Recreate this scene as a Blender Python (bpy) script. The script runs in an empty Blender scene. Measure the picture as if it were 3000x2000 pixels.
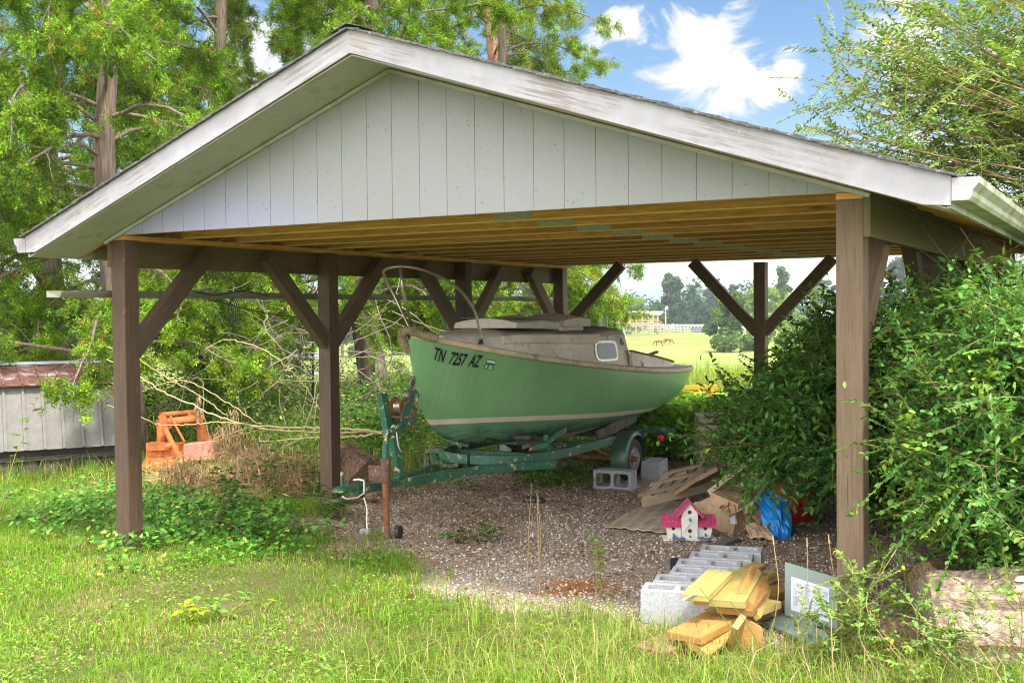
import bpy, bmesh, math, random
import numpy as np
from mathutils import Vector, Matrix
random.seed(7)
RNG = np.random.default_rng(11)
SC = bpy.context.scene
COL = SC.collection
PI = math.pi
# ------------------------------------------------------------------ camera
F, CY, YAW, PITCH, ROLL = 3331.8, 999.1, -.5076, -.026, -.0100
CAM = np.array([1.2701, -6.0185, 1.7431])
def _axes():
    cy, sy = math.cos(YAW), math.sin(YAW)
    f = np.array([sy, cy, 0.]); r = np.array([cy, -sy, 0.]); u = np.array([0, 0, 1.])
    f2 = f*math.cos(PITCH)+u*math.sin(PITCH); u2 = u*math.cos(PITCH)-f*math.sin(PITCH)
    r3 = r*math.cos(ROLL)+u2*math.sin(ROLL); u3 = u2*math.cos(ROLL)-r*math.sin(ROLL)
    return r3, u3, f2
RV, UV_, FV = _axes()
def at(u, v, X=None, Y=None, Z=None, D=None):
    """world point seen at pixel (u,v) of the 3000x2000 frame, on a plane of known X, Y, Z or depth D"""
    d = FV+RV*(u-1500)/F-UV_*(v-CY)/F
    t = (X-CAM[0])/d[0] if X is not None else (Y-CAM[1])/d[1] if Y is not None else (Z-CAM[2])/d[2] if Z is not None else D
    return CAM+d*t
def pix(P):
    d = np.asarray(P)-CAM; z = d@FV
    return 1500+F*(d@RV)/z, CY-F*(d@UV_)/z, z
cd = bpy.data.cameras.new('camera'); cam = bpy.data.objects.new('camera', cd); COL.objects.link(cam)
cd.sensor_width = 36; cd.lens = F/3000*36; cd.clip_end = 9000; cd.clip_start = .1
cam.matrix_world = Matrix([[RV[0], UV_[0], -FV[0], CAM[0]], [RV[1], UV_[1], -FV[1], CAM[1]], [RV[2], UV_[2], -FV[2], CAM[2]], [0, 0, 0, 1]])
SC.camera = cam
# ------------------------------------------------------------------ light
SUN_EL, SUN_AZ = math.radians(60), math.radians(112)     # azimuth clockwise from +Y
sd = bpy.data.lights.new('sun', 'SUN'); so = bpy.data.objects.new('sun', sd); COL.objects.link(so)
sd.energy = 2.0; sd.angle = math.radians(6); sd.color = (1, .94, .82)
sdir = Vector((math.sin(SUN_AZ)*math.cos(SUN_EL), math.cos(SUN_AZ)*math.cos(SUN_EL), math.sin(SUN_EL)))
so.rotation_euler = sdir.to_track_quat('Z', 'Y').to_euler()
SC.view_settings.view_transform = 'Standard'; SC.view_settings.look = 'None'
SC.view_settings.exposure = 1.95; SC.view_settings.gamma = 1
SC.cycles.use_denoising = True; SC.cycles.filter_width = 1.1
SC.cycles.max_bounces = 8; SC.cycles.diffuse_bounces = 5; SC.cycles.transparent_max_bounces = 6
SC.cycles.transmission_bounces = 4; SC.cycles.glossy_bounces = 3

def nrm0(a): return a/np.linalg.norm(a)
class N:
    """small node helper"""
    def __init__(s, nt): s.nt = nt
    def n(s, t, **k):
        x = s.nt.nodes.new(t)
        for a, b in k.items():
            if a.startswith('i_'): x.inputs[int(a[2:]) if a[2:].isdigit() else a[2:]].default_value = b
            else: setattr(x, a, b)
        return x
    def l(s, a, b): s.nt.links.new(a, b)
    def math(s, op, a, b=None, c=None, clamp=False):
        x = s.n('ShaderNodeMath', operation=op, use_clamp=clamp)
        for i, q in enumerate((a, b, c)):
            if q is None: continue
            if isinstance(q, (int, float)): x.inputs[i].default_value = q
            else: s.l(q, x.inputs[i])
        return x.outputs[0]
    def mr(s, v, a, b, c=0., d=1., smooth=False):
        x = s.n('ShaderNodeMapRange'); s.l(v, x.inputs[0])
        if smooth: x.interpolation_type = 'SMOOTHSTEP'
        for i, q in enumerate((a, b, c, d)): x.inputs[i+1].default_value = q
        return x.outputs[0]
    def mix(s, f, a, b, mode='MIX'):
        x = s.n('ShaderNodeMix', data_type='RGBA', blend_type=mode)
        for i, q in ((0, f), (6, a), (7, b)):
            if isinstance(q, (int, float)): x.inputs[i].default_value = q
            elif isinstance(q, tuple): x.inputs[i].default_value = (*q, 1)
            else: s.l(q, x.inputs[i])
        return x.outputs[2]
    def coord(s, kind='Object', scale=(1, 1, 1), loc=(0, 0, 0), rot=(0, 0, 0)):
        t = s.n('ShaderNodeTexCoord'); m = s.n('ShaderNodeMapping')
        m.inputs['Scale'].default_value = scale; m.inputs['Location'].default_value = loc; m.inputs['Rotation'].default_value = rot
        s.l(t.outputs[kind], m.inputs[0]); return m.outputs[0]
    def noise(s, vec, scale, detail=5, rough=.6, dist=0.):
        x = s.n('ShaderNodeTexNoise'); s.l(vec, x.inputs['Vector'])
        x.inputs['Scale'].default_value = scale; x.inputs['Detail'].default_value = detail
        x.inputs['Roughness'].default_value = rough; x.inputs['Distortion'].default_value = dist
        return x.outputs[0]
    def ramp(s, v, *st):
        x = s.n('ShaderNodeValToRGB'); e = x.color_ramp.elements; s.l(v, x.inputs[0])
        while len(e) < len(st): e.new(.5)
        for k, (p, c) in enumerate(st):
            e[k].position = p; e[k].color = (*c, 1) if len(c) == 3 else c
        return x.outputs[0]

# ------------------------------------------------------------------ sky with clouds
W = bpy.data.worlds.new('World'); SC.world = W; W.use_nodes = True
nt = W.node_tree; nt.nodes.clear(); g = N(nt)
sky = g.n('ShaderNodeTexSky', sky_type='NISHITA', sun_disc=False)
sky.sun_elevation = SUN_EL; sky.sun_rotation = SUN_AZ; sky.air_density = 1.0; sky.dust_density = .4; sky.ozone_density = 3.0
tc = g.n('ShaderNodeTexCoord'); sep = g.n('ShaderNodeSeparateXYZ'); g.l(tc.outputs['Generated'], sep.inputs[0])
zc = g.math('MAXIMUM', g.math('ADD', sep.outputs[2], .12), .03)
comb = g.n('ShaderNodeCombineXYZ')
g.l(g.math('DIVIDE', sep.outputs[0], zc), comb.inputs[0]); g.l(g.math('DIVIDE', sep.outputs[1], zc), comb.inputs[1])
def wdir(u, v):
    d = FV+RV*(u-1500)/F-UV_*(v-CY)/F; d /= np.linalg.norm(d); return d
nA = g.noise(comb.outputs[0], 1.1, 9, .58, .7)
dn = g.noise(g.coord('Generated', (1, 1, 1.5), (0, 0, 0), (.2, .9, .3)), 11., 9, .62, 1.1)
tot = None
for (u, v, rad, amp) in [(2060, 120, .040, 1), (2130, 200, .055, 1.1), (2040, 250, .05, 1.), (2240, 230, .03, .9), (2300, 190, .028, .9), (2230, 280, .02, .8), (2150, 60, .03, .9),
                         (1820, 80, .03, .9), (1750, 130, .025, .8), (1900, 170, .04, .7), (2650, 130, .05, .95), (2780, 250, .07, .9), (2900, 420, .08, .8), (20, 290, .05, 1.1), (100, 350, .06, .9), (760, 80, .09, .8), (250, 560, .06, .7), (950, 60, .06, .7)]:
    d = wdir(u, v)
    vm = g.n('ShaderNodeVectorMath', operation='DISTANCE'); g.l(tc.outputs['Generated'], vm.inputs[0]); vm.inputs[1].default_value = tuple(d)
    b = g.mr(vm.outputs['Value'], 0, rad*1.5, amp, 0, True)
    tot = b if tot is None else g.math('MAXIMUM', tot, b)
m1 = g.mr(g.math('ADD', g.math('MULTIPLY', tot, .62), g.math('MULTIPLY', dn, 2.2)), 1.38, 1.72, 0, 1, True)
m2 = g.mr(nA, .60, .78, 0, .8, True)
m2 = g.math('MULTIPLY', m2, g.mr(sep.outputs[2], .45, .6, 0, 1))
cm = g.math('MAXIMUM', m1, m2)
hz = g.mr(sep.outputs[2], -.02, .13, .85, 0, True)
bgS = g.n('ShaderNodeBackground'); bgC = g.n('ShaderNodeBackground'); mx = g.n('ShaderNodeMixShader'); out = g.n('ShaderNodeOutputWorld')
hs_ = g.n('ShaderNodeHueSaturation'); hs_.inputs['Saturation'].default_value = 1.3; hs_.inputs['Value'].default_value = .8; g.l(sky.outputs[0], hs_.inputs['Color'])
g.l(hs_.outputs[0], bgS.inputs[0]); bgS.inputs[1].default_value = .05
bgC.inputs[0].default_value = (1., .985, .96, 1)
# broken cloud deck away from the pasture, added out of view as fill light
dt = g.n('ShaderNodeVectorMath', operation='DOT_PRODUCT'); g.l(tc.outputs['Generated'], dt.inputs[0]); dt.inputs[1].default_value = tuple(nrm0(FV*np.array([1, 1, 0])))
fill_deck = g.mr(g.math('ADD', dt.outputs['Value'], g.math('MULTIPLY', g.math('SUBTRACT', nA, .5), .5)), .35, .70, 1, 0, True)
g.l(g.mr(fill_deck, 0, 1, .27, 1.15), bgC.inputs[1]); cm = g.math('MAXIMUM', cm, g.math('MULTIPLY', fill_deck, g.mr(nA, .25, .5, .6, 1.)))
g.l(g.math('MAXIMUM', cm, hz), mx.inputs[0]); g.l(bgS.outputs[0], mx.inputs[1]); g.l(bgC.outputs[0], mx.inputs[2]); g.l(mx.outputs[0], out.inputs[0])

# ------------------------------------------------------------------ mesh helpers
ORG = {}
def link(o): COL.objects.link(o); return o
def thing(name, label, cat, loc, group=None):
    o = link(bpy.data.objects.new(name, None)); o.empty_display_size = .1
    o.location = Vector(loc); ORG[o.name] = np.array(loc, float)
    o['label'] = label; o['category'] = cat
    if group: o['group'] = group
    return o
def tag(o, label, cat, group=None):
    o['label'] = label; o['category'] = cat
    if group: o['group'] = group
    return o
def kind(o, k): o['kind'] = k; return o
def V(*a): return np.array(a, float)
def nrm(a): a = np.asarray(a, float); return a/max(1e-9, np.linalg.norm(a))
class MB:
    def __init__(s): s.v = []; s.f = []; s.uv = []; s.mi = []
    def add(s, vs, fs, uvs=None, mi=0):
        b = len(s.v); s.v += [tuple(map(float, p)) for p in vs]
        for i, f in enumerate(fs):
            s.f.append(tuple(b+j for j in f)); s.mi.append(mi)
            s.uv.append(uvs[i] if uvs else [(0, 0)]*len(f))
    def frame(s, c, L, ax, ay, az, mi=0, taper=None):
        """box centred c, size L along axes (ax = length axis)"""
        ax, ay, az = map(nrm, (ax, ay, az)); c = np.asarray(c, float); off = random.random()*20
        P = []
        for i in (-.5, .5):
            for j in (-.5, .5):
                for k in (-.5, .5):
                    P.append(c+ax*L[0]*i+ay*L[1]*j+az*L[2]*k)
        lx, ly, lz = L
        F_ = [((0, 1, 3, 2), 'yz'), ((4, 6, 7, 5), 'yz'), ((0, 4, 5, 1), 'xz'), ((2, 3, 7, 6), 'xz'), ((0, 2, 6, 4), 'xy'), ((1, 5, 7, 3), 'xy')]
        fs, uvs = [], []
        for fi, (f, t) in enumerate(F_):
            fs.append(f); q = []
            for vi in f:
                i, j, k = (vi >> 2) & 1, (vi >> 1) & 1, vi & 1
                if t == 'yz': q.append((off+j*ly*.25, off+k*lz))
                elif t == 'xz': q.append((off+i*lx, off+.31+k*lz))
                else: q.append((off+i*lx, off+j*ly))
            uvs.append(q)
        s.add(P, fs, uvs, mi)
    def box(s, c, size, rz=0, mi=0):
        sx, sy, sz = size; ca, sa = math.cos(rz), math.sin(rz)
        A = [V(ca, sa, 0), V(-sa, ca, 0), V(0, 0, 1)]; o = sorted(range(3), key=lambda i: -size[i])
        s.frame(c, [size[i] for i in o], *[A[i] for i in o], mi=mi)
    def b2(s, lo, hi, mi=0):
        lo, hi = np.array(lo, float), np.array(hi, float); s.box((lo+hi)/2, tuple(np.abs(hi-lo)), 0, mi)
    def bar(s, a, b, w, h, up=(0, 0, 1), mi=0):
        """beam a->b, w = sideways, h = along up"""
        a, b = np.asarray(a, float), np.asarray(b, float); x = nrm(b-a); side = nrm(np.cross(up, x)); u = np.cross(x, side)
        s.frame((a+b)/2, (np.linalg.norm(b-a), w, h), x, side, u, mi)
    def tube(s, pts, r, n=8, cap=True, mi=0):
        pts = [np.asarray(p, float) for p in pts]; rr = r if hasattr(r, '__len__') else [r]*len(pts)
        b = len(s.v); prev = None; ring = []; tot = 0
        for i, p in enumerate(pts):
            t = nrm(pts[min(i+1, len(pts)-1)]-pts[max(i-1, 0)])
            if prev is None:
                a = np.cross(t, (0, 0, 1.)); a = nrm(a) if np.linalg.norm(a) > .1 else nrm(np.cross(t, (1., 0, 0)))
            else:
                a = nrm(prev-t*(prev@t))
            prev = a; c = np.cross(t, a)
            for k in range(n):
                an = 2*PI*k/n; s.v.append(tuple(p+(a*math.cos(an)+c*math.sin(an))*rr[i]))
            if i: tot += np.linalg.norm(p-pts[i-1])
            if i:
                for k in range(n):
                    k2 = (k+1) % n
                    s.f.append((b+(i-1)*n+k, b+(i-1)*n+k2, b+i*n+k2, b+i*n+k)); s.mi.append(mi)
                    s.uv.append([(tot-.1, k/n*.3), (tot-.1, (k+1)/n*.3), (tot, (k+1)/n*.3), (tot, k/n*.3)])
        if cap:
            m = len(pts)-1
            s.f.append(tuple(b+k for k in range(n))[::-1]); s.f.append(tuple(b+m*n+k for k in range(n))); s.mi += [mi, mi]
            q = [(.1*math.cos(2*PI*k/n), .1*math.sin(2*PI*k/n)) for k in range(n)]; s.uv += [q, q]
    def loft(s, rings, closed=True, caps=True, mi=0):
        """rings of equal vertex count"""
        b = len(s.v); n = len(rings[0])
        for R_ in rings: s.v += [tuple(map(float, p)) for p in R_]
        for i in range(1, len(rings)):
            for k in range(n if closed else n-1):
                k2 = (k+1) % n
                s.f.append((b+(i-1)*n+k, b+(i-1)*n+k2, b+i*n+k2, b+i*n+k)); s.mi.append(mi)
                s.uv.append([(i-1, k/n), (i-1, k2/n), (i, k2/n), (i, k/n)])
        if caps:
            m = len(rings)-1
            s.f.append(tuple(b+k for k in range(n))[::-1]); s.f.append(tuple(b+m*n+k for k in range(n))); s.mi += [mi, mi]
            s.uv += [[(0, 0)]*n]*2
    def lathe(s, c, axis, prof, n=24, mi=0):
        """prof = [(dist along axis, radius)]"""
        ax = nrm(axis); a = np.cross(ax, (0, 0, 1.)); a = nrm(a) if np.linalg.norm(a) > .1 else V(1, 0, 0); b_ = np.cross(ax, a)
        s.loft([[np.asarray(c)+ax*d+(a*math.cos(2*PI*k/n)+b_*math.sin(2*PI*k/n))*max(r, 1e-4) for k in range(n)] for d, r in prof], True, True, mi)
    def prism(s, poly, d, mi=0):
        """poly = list of 3D points, extruded by vector d"""
        n = len(poly); d = np.asarray(d, float); P = [np.asarray(p, float) for p in poly]
        vs = P+[p+d for p in P]; fs = [tuple(range(n))[::-1], tuple(range(n, 2*n))]+[(i, (i+1) % n, n+(i+1) % n, n+i) for i in range(n)]
        e1 = nrm(P[1]-P[0]); nn = nrm(d); e2 = np.cross(nn, e1)
        q = lambda i: ((vs[i]-P[0])@e1, (vs[i]-P[0])@e2+(vs[i]-P[0])@nn)
        s.add(vs, fs, [[q(i) for i in f] for f in fs], mi)
    def build(s, name, mat, parent=None, smooth=False, bevel=0, autos=False, jit=0):
        me = bpy.data.meshes.new(name); o0 = ORG[parent.name] if parent is not None else np.zeros(3)
        vv = np.array(s.v, float)-o0
        if jit: vv += RNG.normal(0, jit, vv.shape)
        me.from_pydata(vv.tolist(), [], s.f); me.validate(clean_customdata=False)
        if len(me.polygons) == len(s.f):
            uv = me.uv_layers.new(name='UVMap'); flat = np.array([c for q in s.uv for p in q for c in p], 'f')
            if len(flat) == len(me.loops)*2: uv.data.foreach_set('uv', flat)
            me.polygons.foreach_set('material_index', s.mi)
        for m in (mat if isinstance(mat, (list, tuple)) else [mat]): me.materials.append(m)
        bm = bmesh.new(); bm.from_mesh(me); bmesh.ops.recalc_face_normals(bm, faces=bm.faces); bm.to_mesh(me); bm.free()
        o = link(bpy.data.objects.new(name, me))
        if parent is not None: o.parent = parent
        ORG[o.name] = o0
        if smooth: me.polygons.foreach_set('use_smooth', [True]*len(me.polygons))
        if bevel:
            b = o.modifiers.new('b', 'BEVEL'); b.width = bevel; b.segments = 2; b.limit_method = 'ANGLE'; b.angle_limit = math.radians(40)
        if autos:
            me.polygons.foreach_set('use_smooth', [True]*len(me.polygons)); me.set_sharp_from_angle(angle=math.radians(35))
        return o
def copy_tree(o, parent=None):
    c = o.copy(); COL.objects.link(c); c.parent = parent
    for ch in [x for x in bpy.data.objects if x.parent == o]: copy_tree(ch, c)
    return c

# ------------------------------------------------------------------ materials
def mat(name):
    m = bpy.data.materials.new(name); m.use_nodes = True; nt = m.node_tree; nt.nodes.clear(); g = N(nt)
    p = g.n('ShaderNodeBsdfPrincipled'); o = g.n('ShaderNodeOutputMaterial'); g.l(p.outputs[0], o.inputs[0]); g.p = p; g.out = o
    return m, g
def bump(g, h, st=.3, dist=.01, prev=None):
    b = g.n('ShaderNodeBump'); b.inputs['Strength'].default_value = st; b.inputs['Distance'].default_value = dist
    g.l(h, b.inputs['Height']); g.l(b.outputs[0], g.p.inputs['Normal'])
def wood(name, c1, c2, c3, rough=.75, sc=1., crack=.5, grain=38, spots=None):
    """UV based grain: u along the board"""
    m, g = mat(name)
    co = g.coord('UV', (1.6*sc, grain*sc, 1)); co2 = g.coord('UV', (3, 9, 1)); ob = g.coord('Object')
    n1 = g.noise(co, 2., 6, .65, .6); n2 = g.noise(co2, 1.3, 4, .6, 1.2); n3 = g.noise(ob, 2.2, 4)
    c = g.ramp(n1, (.3, c1), (.52, c2), (.72, c3))
    c = g.mix(g.mr(n2, .4, .75, 0, .45), c, c1)
    cr = g.noise(g.coord('UV', (1.1, 60, 1)), 1.5, 3, .5)
    c = g.mix(g.mr(cr, .66, .70, 0, crack), c, tuple(x*.28 for x in c1))
    vo = g.n('ShaderNodeTexVoronoi'); g.l(g.coord('UV', (1.7, 7., 1)), vo.inputs['Vector']); vo.inputs['Scale'].default_value = 1.
    c = g.mix(g.mr(vo.outputs['Distance'], .03, .12, .75, 0), c, tuple(x*.35 for x in c1))
    c = g.mix(g.mr(n3, .35, .7, 0, .35), c, tuple(x*.72 for x in c2))
    oi = g.n('ShaderNodeObjectInfo'); c = g.mix(1., c, g.ramp(oi.outputs['Random'], (0., (.50, .46, .42)), (1., (1.25, 1.25, 1.22))), 'MULTIPLY')
    if spots: c = g.mix(g.mr(g.noise(ob, 9, 7, .8), .62, .68, 0, .7), c, spots)
    g.l(c, g.p.inputs['Base Color']); g.p.inputs['Roughness'].default_value = rough
    bump(g, g.math('ADD', n1, g.math('MULTIPLY', g.mr(cr, .64, .70), -1.)), .35, .004)
    return m
def plain(name, c, rough=.6, metal=0., var=.25, sc=8, dirt=None, dirtc=(.1, .08, .05), b=.1, spec=.5, dsc=3.):
    m, g = mat(name); co = g.coord('Object')
    n = g.noise(co, sc, 6, .65)
    col = g.ramp(n, (.3, tuple(x*(1-var) for x in c)), (.7, tuple(min(1, x*(1+var)) for x in c)))
    if dirt: col = g.mix(g.mr(g.noise(co, dsc, 9, .72), dirt, dirt+.1, 0, .85), col, dirtc)
    g.l(col, g.p.inputs['Base Color']); g.p.inputs['Roughness'].default_value = rough; g.p.inputs['Metallic'].default_value = metal
    g.p.inputs['Specular IOR Level'].default_value = spec
    bump(g, n, b, .004)
    return m
def leafmat(name, rough=.5, trans=.35, spec=.4, yel=(1.25, 1.15, .5)):
    m, g = mat(name)
    a = g.n('ShaderNodeAttribute', attribute_name='tint')
    g.l(a.outputs['Color'], g.p.inputs['Base Color']); g.p.inputs['Roughness'].default_value = rough; g.p.inputs['Specular IOR Level'].default_value = spec
    t = g.n('ShaderNodeBsdfTranslucent'); g.l(g.mix(1., a.outputs['Color'], yel, 'MULTIPLY'), t.inputs[0])
    mx = g.n('ShaderNodeMixShader'); mx.inputs[0].default_value = trans
    g.l(g.p.outputs[0], mx.inputs[1]); g.l(t.outputs[0], mx.inputs[2]); g.l(mx.outputs[0], g.out.inputs[0])
    return m
M = {}
M['leaf'] = leafmat('leaf', .6, .35, .15); M['glossleaf'] = leafmat('glossy_leaf', .42, .3, .30); M['grass'] = leafmat('grass_blade', .6, .4, .12)
M['dry'] = leafmat('dry_leaf', .8, .25, .2, (1.1, 1, .8)); M['far'] = leafmat('far_leaf', .7, .25, .2)
M['post'] = wood('brown_stained_post', (.066, .038, .024), (.098, .060, .038), (.13, .084, .056), .7, 1, .7, 26, (.20, .14, .09))
M['posttan'] = wood('tan_weathered_post', (.14, .09, .06), (.20, .14, .095), (.26, .185, .13), .8, 1, .95, 34)
M['beam'] = wood('dark_green_brown_beam', (.10, .075, .03), (.145, .11, .05), (.18, .14, .07), .7, .7, .2, 14)
M['truss_edge_light'] = plain('truss_edge_painted_light', (.74, .54, .29), .7, 0, .15, 6)  # lighter colour stands in for light catching the bevelled chord edges
M['truss'] = wood('amber_truss_timber', (.36, .165, .04), (.60, .31, .08), (.76, .45, .15), .65, 1, .25, 24)
M['deck'] = wood('roof_deck', (.16, .08, .03), (.25, .14, .05), (.3, .18, .08), .8, .5, .3, 6)
M['brace'] = wood('brown_brace', (.08, .052, .03), (.13, .088, .054), (.17, .12, .077), .75, 1, .5, 26)
M['pine'] = wood('new_yellow_pine', (.31, .20, .05), (.42, .285, .09), (.50, .36, .15), .6, 1.4, .15, 26)
M['pineo'] = wood('orange_pine', (.33, .165, .045), (.44, .24, .07), (.52, .32, .115), .6, 1.4, .15, 26)
M['pineg'] = wood('treated_greenish_pine', (.25, .20, .055), (.35, .285, .095), (.42, .35, .145), .6, 1.2, .15, 22)
M['oldboard'] = wood('old_brown_board', (.20, .11, .06), (.32, .19, .11), (.44, .29, .19), .8, 1, .5, 26)
M['pallet'] = wood('grey_pallet_wood', (.30, .23, .16), (.46, .37, .28), (.56, .46, .36), .85, 1, .5, 24)
M['farwood'] = plain('pale_orange_lumber', (.42, .27, .16), .8, 0, .2)

def m_white():
    m, g = mat('weathered_white_paint'); ob = g.coord('Object')
    st = g.coord('UV', (1.2, 26, 1)); n = g.noise(st, 2, 7, .7, .5); big = g.noise(ob, 1.6, 5, .6)
    c = g.mix(g.mr(g.noise(ob, 5, 5), .3, .7), (.30, .29, .33), (.39, .38, .42))
    bare = g.math('MULTIPLY', g.mr(big, .47, .60), g.mr(n, .46, .56))
    c = g.mix(g.math('MULTIPLY', bare, .85), c, (.20, .165, .145))
    c = g.mix(g.math('MULTIPLY', g.mr(g.noise(ob, 3.5, 6, .7), .56, .75), .35), c, (.34, .24, .19))
    c = g.mix(g.math('MULTIPLY', g.mr(g.noise(ob, 60, 3), .64, .7), .4), c, (.15, .15, .13))
    g.l(c, g.p.inputs['Base Color']); g.p.inputs['Roughness'].default_value = .65; bump(g, n, .25, .003); return m
M['white'] = m_white()
def m_siding():
    m, g = mat('white_plank_siding'); ob = g.coord('Object')
    c = g.mix(g.mr(g.noise(ob, 1.2, 5), .3, .7), (.26, .262, .39), (.30, .302, .445))
    se = g.n('ShaderNodeSeparateXYZ'); g.l(g.coord('Object'), se.inputs[0])
    # greenish algae tone under the rake, with the overhang's shade put into the colour
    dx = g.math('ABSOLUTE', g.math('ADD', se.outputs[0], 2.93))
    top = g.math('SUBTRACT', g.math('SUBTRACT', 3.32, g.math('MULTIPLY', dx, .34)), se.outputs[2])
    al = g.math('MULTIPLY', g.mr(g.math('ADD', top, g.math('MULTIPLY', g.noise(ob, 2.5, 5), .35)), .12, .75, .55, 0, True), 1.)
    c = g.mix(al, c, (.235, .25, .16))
    c = g.mix(g.math('MULTIPLY', g.mr(g.noise(g.coord('Object', (14, 14, .8)), 1.3, 6, .7), .5, .75), .30), c, (.25, .26, .22))
    c = g.mix(g.math('MULTIPLY', g.mr(g.noise(ob, 38, 3, .5), .68, .72), .6), c, (.12, .12, .10))
    g.l(c, g.p.inputs['Base Color']); g.p.inputs['Roughness'].default_value = .55
    bump(g, g.noise(g.coord('Object', (60, 60, 2)), 2, 3), .08, .002); return m
M['siding'] = m_siding()
M['knot'] = plain('grey_knot', (.34, .32, .31), .8, 0, .4, 60)
M['soffit'] = plain('mildewed_white_soffit', (.38, .39, .355), .7, 0, .12, 3, .52, (.26, .27, .17), .05)
M['gutter'] = plain('dirty_white_gutter', (.37, .39, .335), .5, 0, .15, 4, .48, (.21, .24, .10), .05)
M['shingle'] = plain('dark_grey_shingles', (.10, .10, .105), .95, 0, .5, 40, .55, (.3, .3, .3), .9, .2, 30)
M['plate'] = plain('galvanised_truss_plate', (.38, .42, .36), .5, .3, .2, 40)
M['galv'] = plain('dull_aluminium', (.26, .27, .21), .5, .4, .15, 5, .52, (.2, .18, .1))
M['steel'] = plain('stainless_tube', (.55, .53, .42), .28, .85, .15, 12, .55, (.2, .17, .08))
M['rope'] = plain('dirty_rope', (.30, .24, .15), .9, 0, .35, 60, .5, (.12, .1, .06), .6)
M['wrope'] = plain('pale_cord', (.6, .6, .52), .9, 0, .2, 60)
M['hose'] = plain('dark_cable', (.04, .04, .03), .6)
def m_hull():
    m, g = mat('green_painted_hull'); ob = g.coord('Object')
    se = g.n('ShaderNodeSeparateXYZ'); g.l(g.n('ShaderNodeTexCoord').outputs['Object'], se.inputs[0])
    # waterline plane (object origin amidships): z falls .0401 per metre of length
    h = g.math('ADD', se.outputs[2], g.math('MULTIPLY', se.outputs[1], .0401))
    top = g.mix(g.mr(g.noise(ob, 1.4, 6, .6, .6), .35, .7), (.19, .41, .18), (.245, .485, .235))
    bot = g.mix(g.mr(g.noise(ob, 2.5, 7, .7), .35, .65), (.10, .26, .15), (.17, .37, .20))
    scuff = g.mr(g.noise(g.coord('Object', (5, 1.6, 9), (0, 0, 0), (.3, 0, 0)), 1.6, 10, .8), .42, .56)
    scuff = g.math('MULTIPLY', scuff, g.mr(h, .52, .68, .95, 0))
    bot = g.mix(scuff, bot, (.022, .024, .016))
    top = g.mix(g.math('MULTIPLY', g.mr(g.noise(g.coord('Object', (3, 7, .6)), 2, 8, .7), .48, .72), .35), top, (.16, .27, .14))
    top = g.mix(g.math('MULTIPLY', g.mr(g.noise(g.coord('Object', (1, 1.4, 12), (0, 0, 0), (.5, 0, 0)), 5, 8, .8), .64, .68), .5), top, (.42, .55, .40))
    isb = g.math('LESS_THAN', h, .70)
    c = g.mix(isb, top, bot)
    g.l(c, g.p.inputs['Base Color']); g.l(g.mr(isb, 0, 1, .38, .8), g.p.inputs['Roughness'])
    bump(g, g.noise(ob, 5, 5), .08, .01); return m
M['hull'] = m_hull()
M['stripe'] = plain('cream_boot_stripe', (.74, .64, .50), .6, 0, .15, 6, .6, (.25, .2, .12))
M['deckgel'] = plain('dirty_grey_gelcoat', (.76, .70, .62), .75, 0, .2, 3, .54, (.40, .35, .28), .15, .3, 6)
M['decktop'] = plain('grimy_brown_deck', (.30, .25, .20), .85, 0, .4, 6, .5, (.07, .05, .035), .2, .3)
M['rail'] = plain('beige_rub_rail', (.60, .50, .36), .6, 0, .2, 7, .55, (.16, .13, .08))
M['window'] = plain('clouded_window', (.36, .36, .38), .35, 0, .1, 20, .6, (.25, .25, .26))
M['black'] = plain('black_letter', (.015, .015, .02), .5)
M['whitep'] = plain('white_mark', (.75, .75, .72), .6, 0, .05)
M['sticker'] = plain('green_sticker', (.02, .22, .10), .5, 0, .1)
M['trimw'] = plain('worn_teak_trim', (.13, .085, .055), .8, 0, .3, 20)
def m_trailer():
    m, g = mat('chipped_dark_green_paint'); ob = g.coord('Object')
    c = g.mix(g.mr(g.noise(ob, 3, 6), .3, .7), (.016, .082, .045), (.03, .135, .08))
    c = g.mix(g.mr(g.noise(ob, 14, 9, .75), .57, .61, 0, 1), c, (.58, .46, .22))
    c = g.mix(g.mr(g.noise(ob, 9, 8, .8), .66, .70, 0, .9), c, (.18, .08, .03))
    g.l(c, g.p.inputs['Base Color']); g.p.inputs['Roughness'].default_value = .5; bump(g, g.noise(ob, 14, 9, .75), .2, .003); return m
M['trailer'] = m_trailer()
M['fender'] = plain('mossy_green_fender', (.035, .09, .055), .35, 0, .3, 3, .55, (.13, .12, .05), .05, .5, 1.5)
M['rust'] = plain('rusty_steel', (.22, .085, .035), .85, .1, .5, 14, .55, (.10, .06, .04), .4)
M['rustgrey'] = plain('lichen_rust', (.13, .07, .055), .9, 0, .4, 20, .58, (.5, .45, .3), .3, .3, 30)
M['bunk'] = plain('dark_bunk_board', (.10, .085, .06), .9, 0, .3, 10, .5, (.03, .03, .02))
M['tyre'] = plain('tyre_rubber', (.022, .021, .02), .8, 0, .3, 20, .6, (.09, .08, .065))
M['rim'] = plain('dirty_white_rim', (.42, .42, .43), .45, .2, .15, 20, .55, (.2, .13, .08))
M['redlens'] = plain('red_lens', (.65, .035, .015), .25)
M['block'] = plain('grey_concrete_block', (.30, .305, .32), .95, 0, .22, 90, .60, (.18, .18, .18), .5, .2, 60)
M['blockl'] = plain('pale_concrete_block', (.35, .36, .385), .95, 0, .25, 90, .60, (.30, .31, .33), .6, .2, 70)
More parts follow.
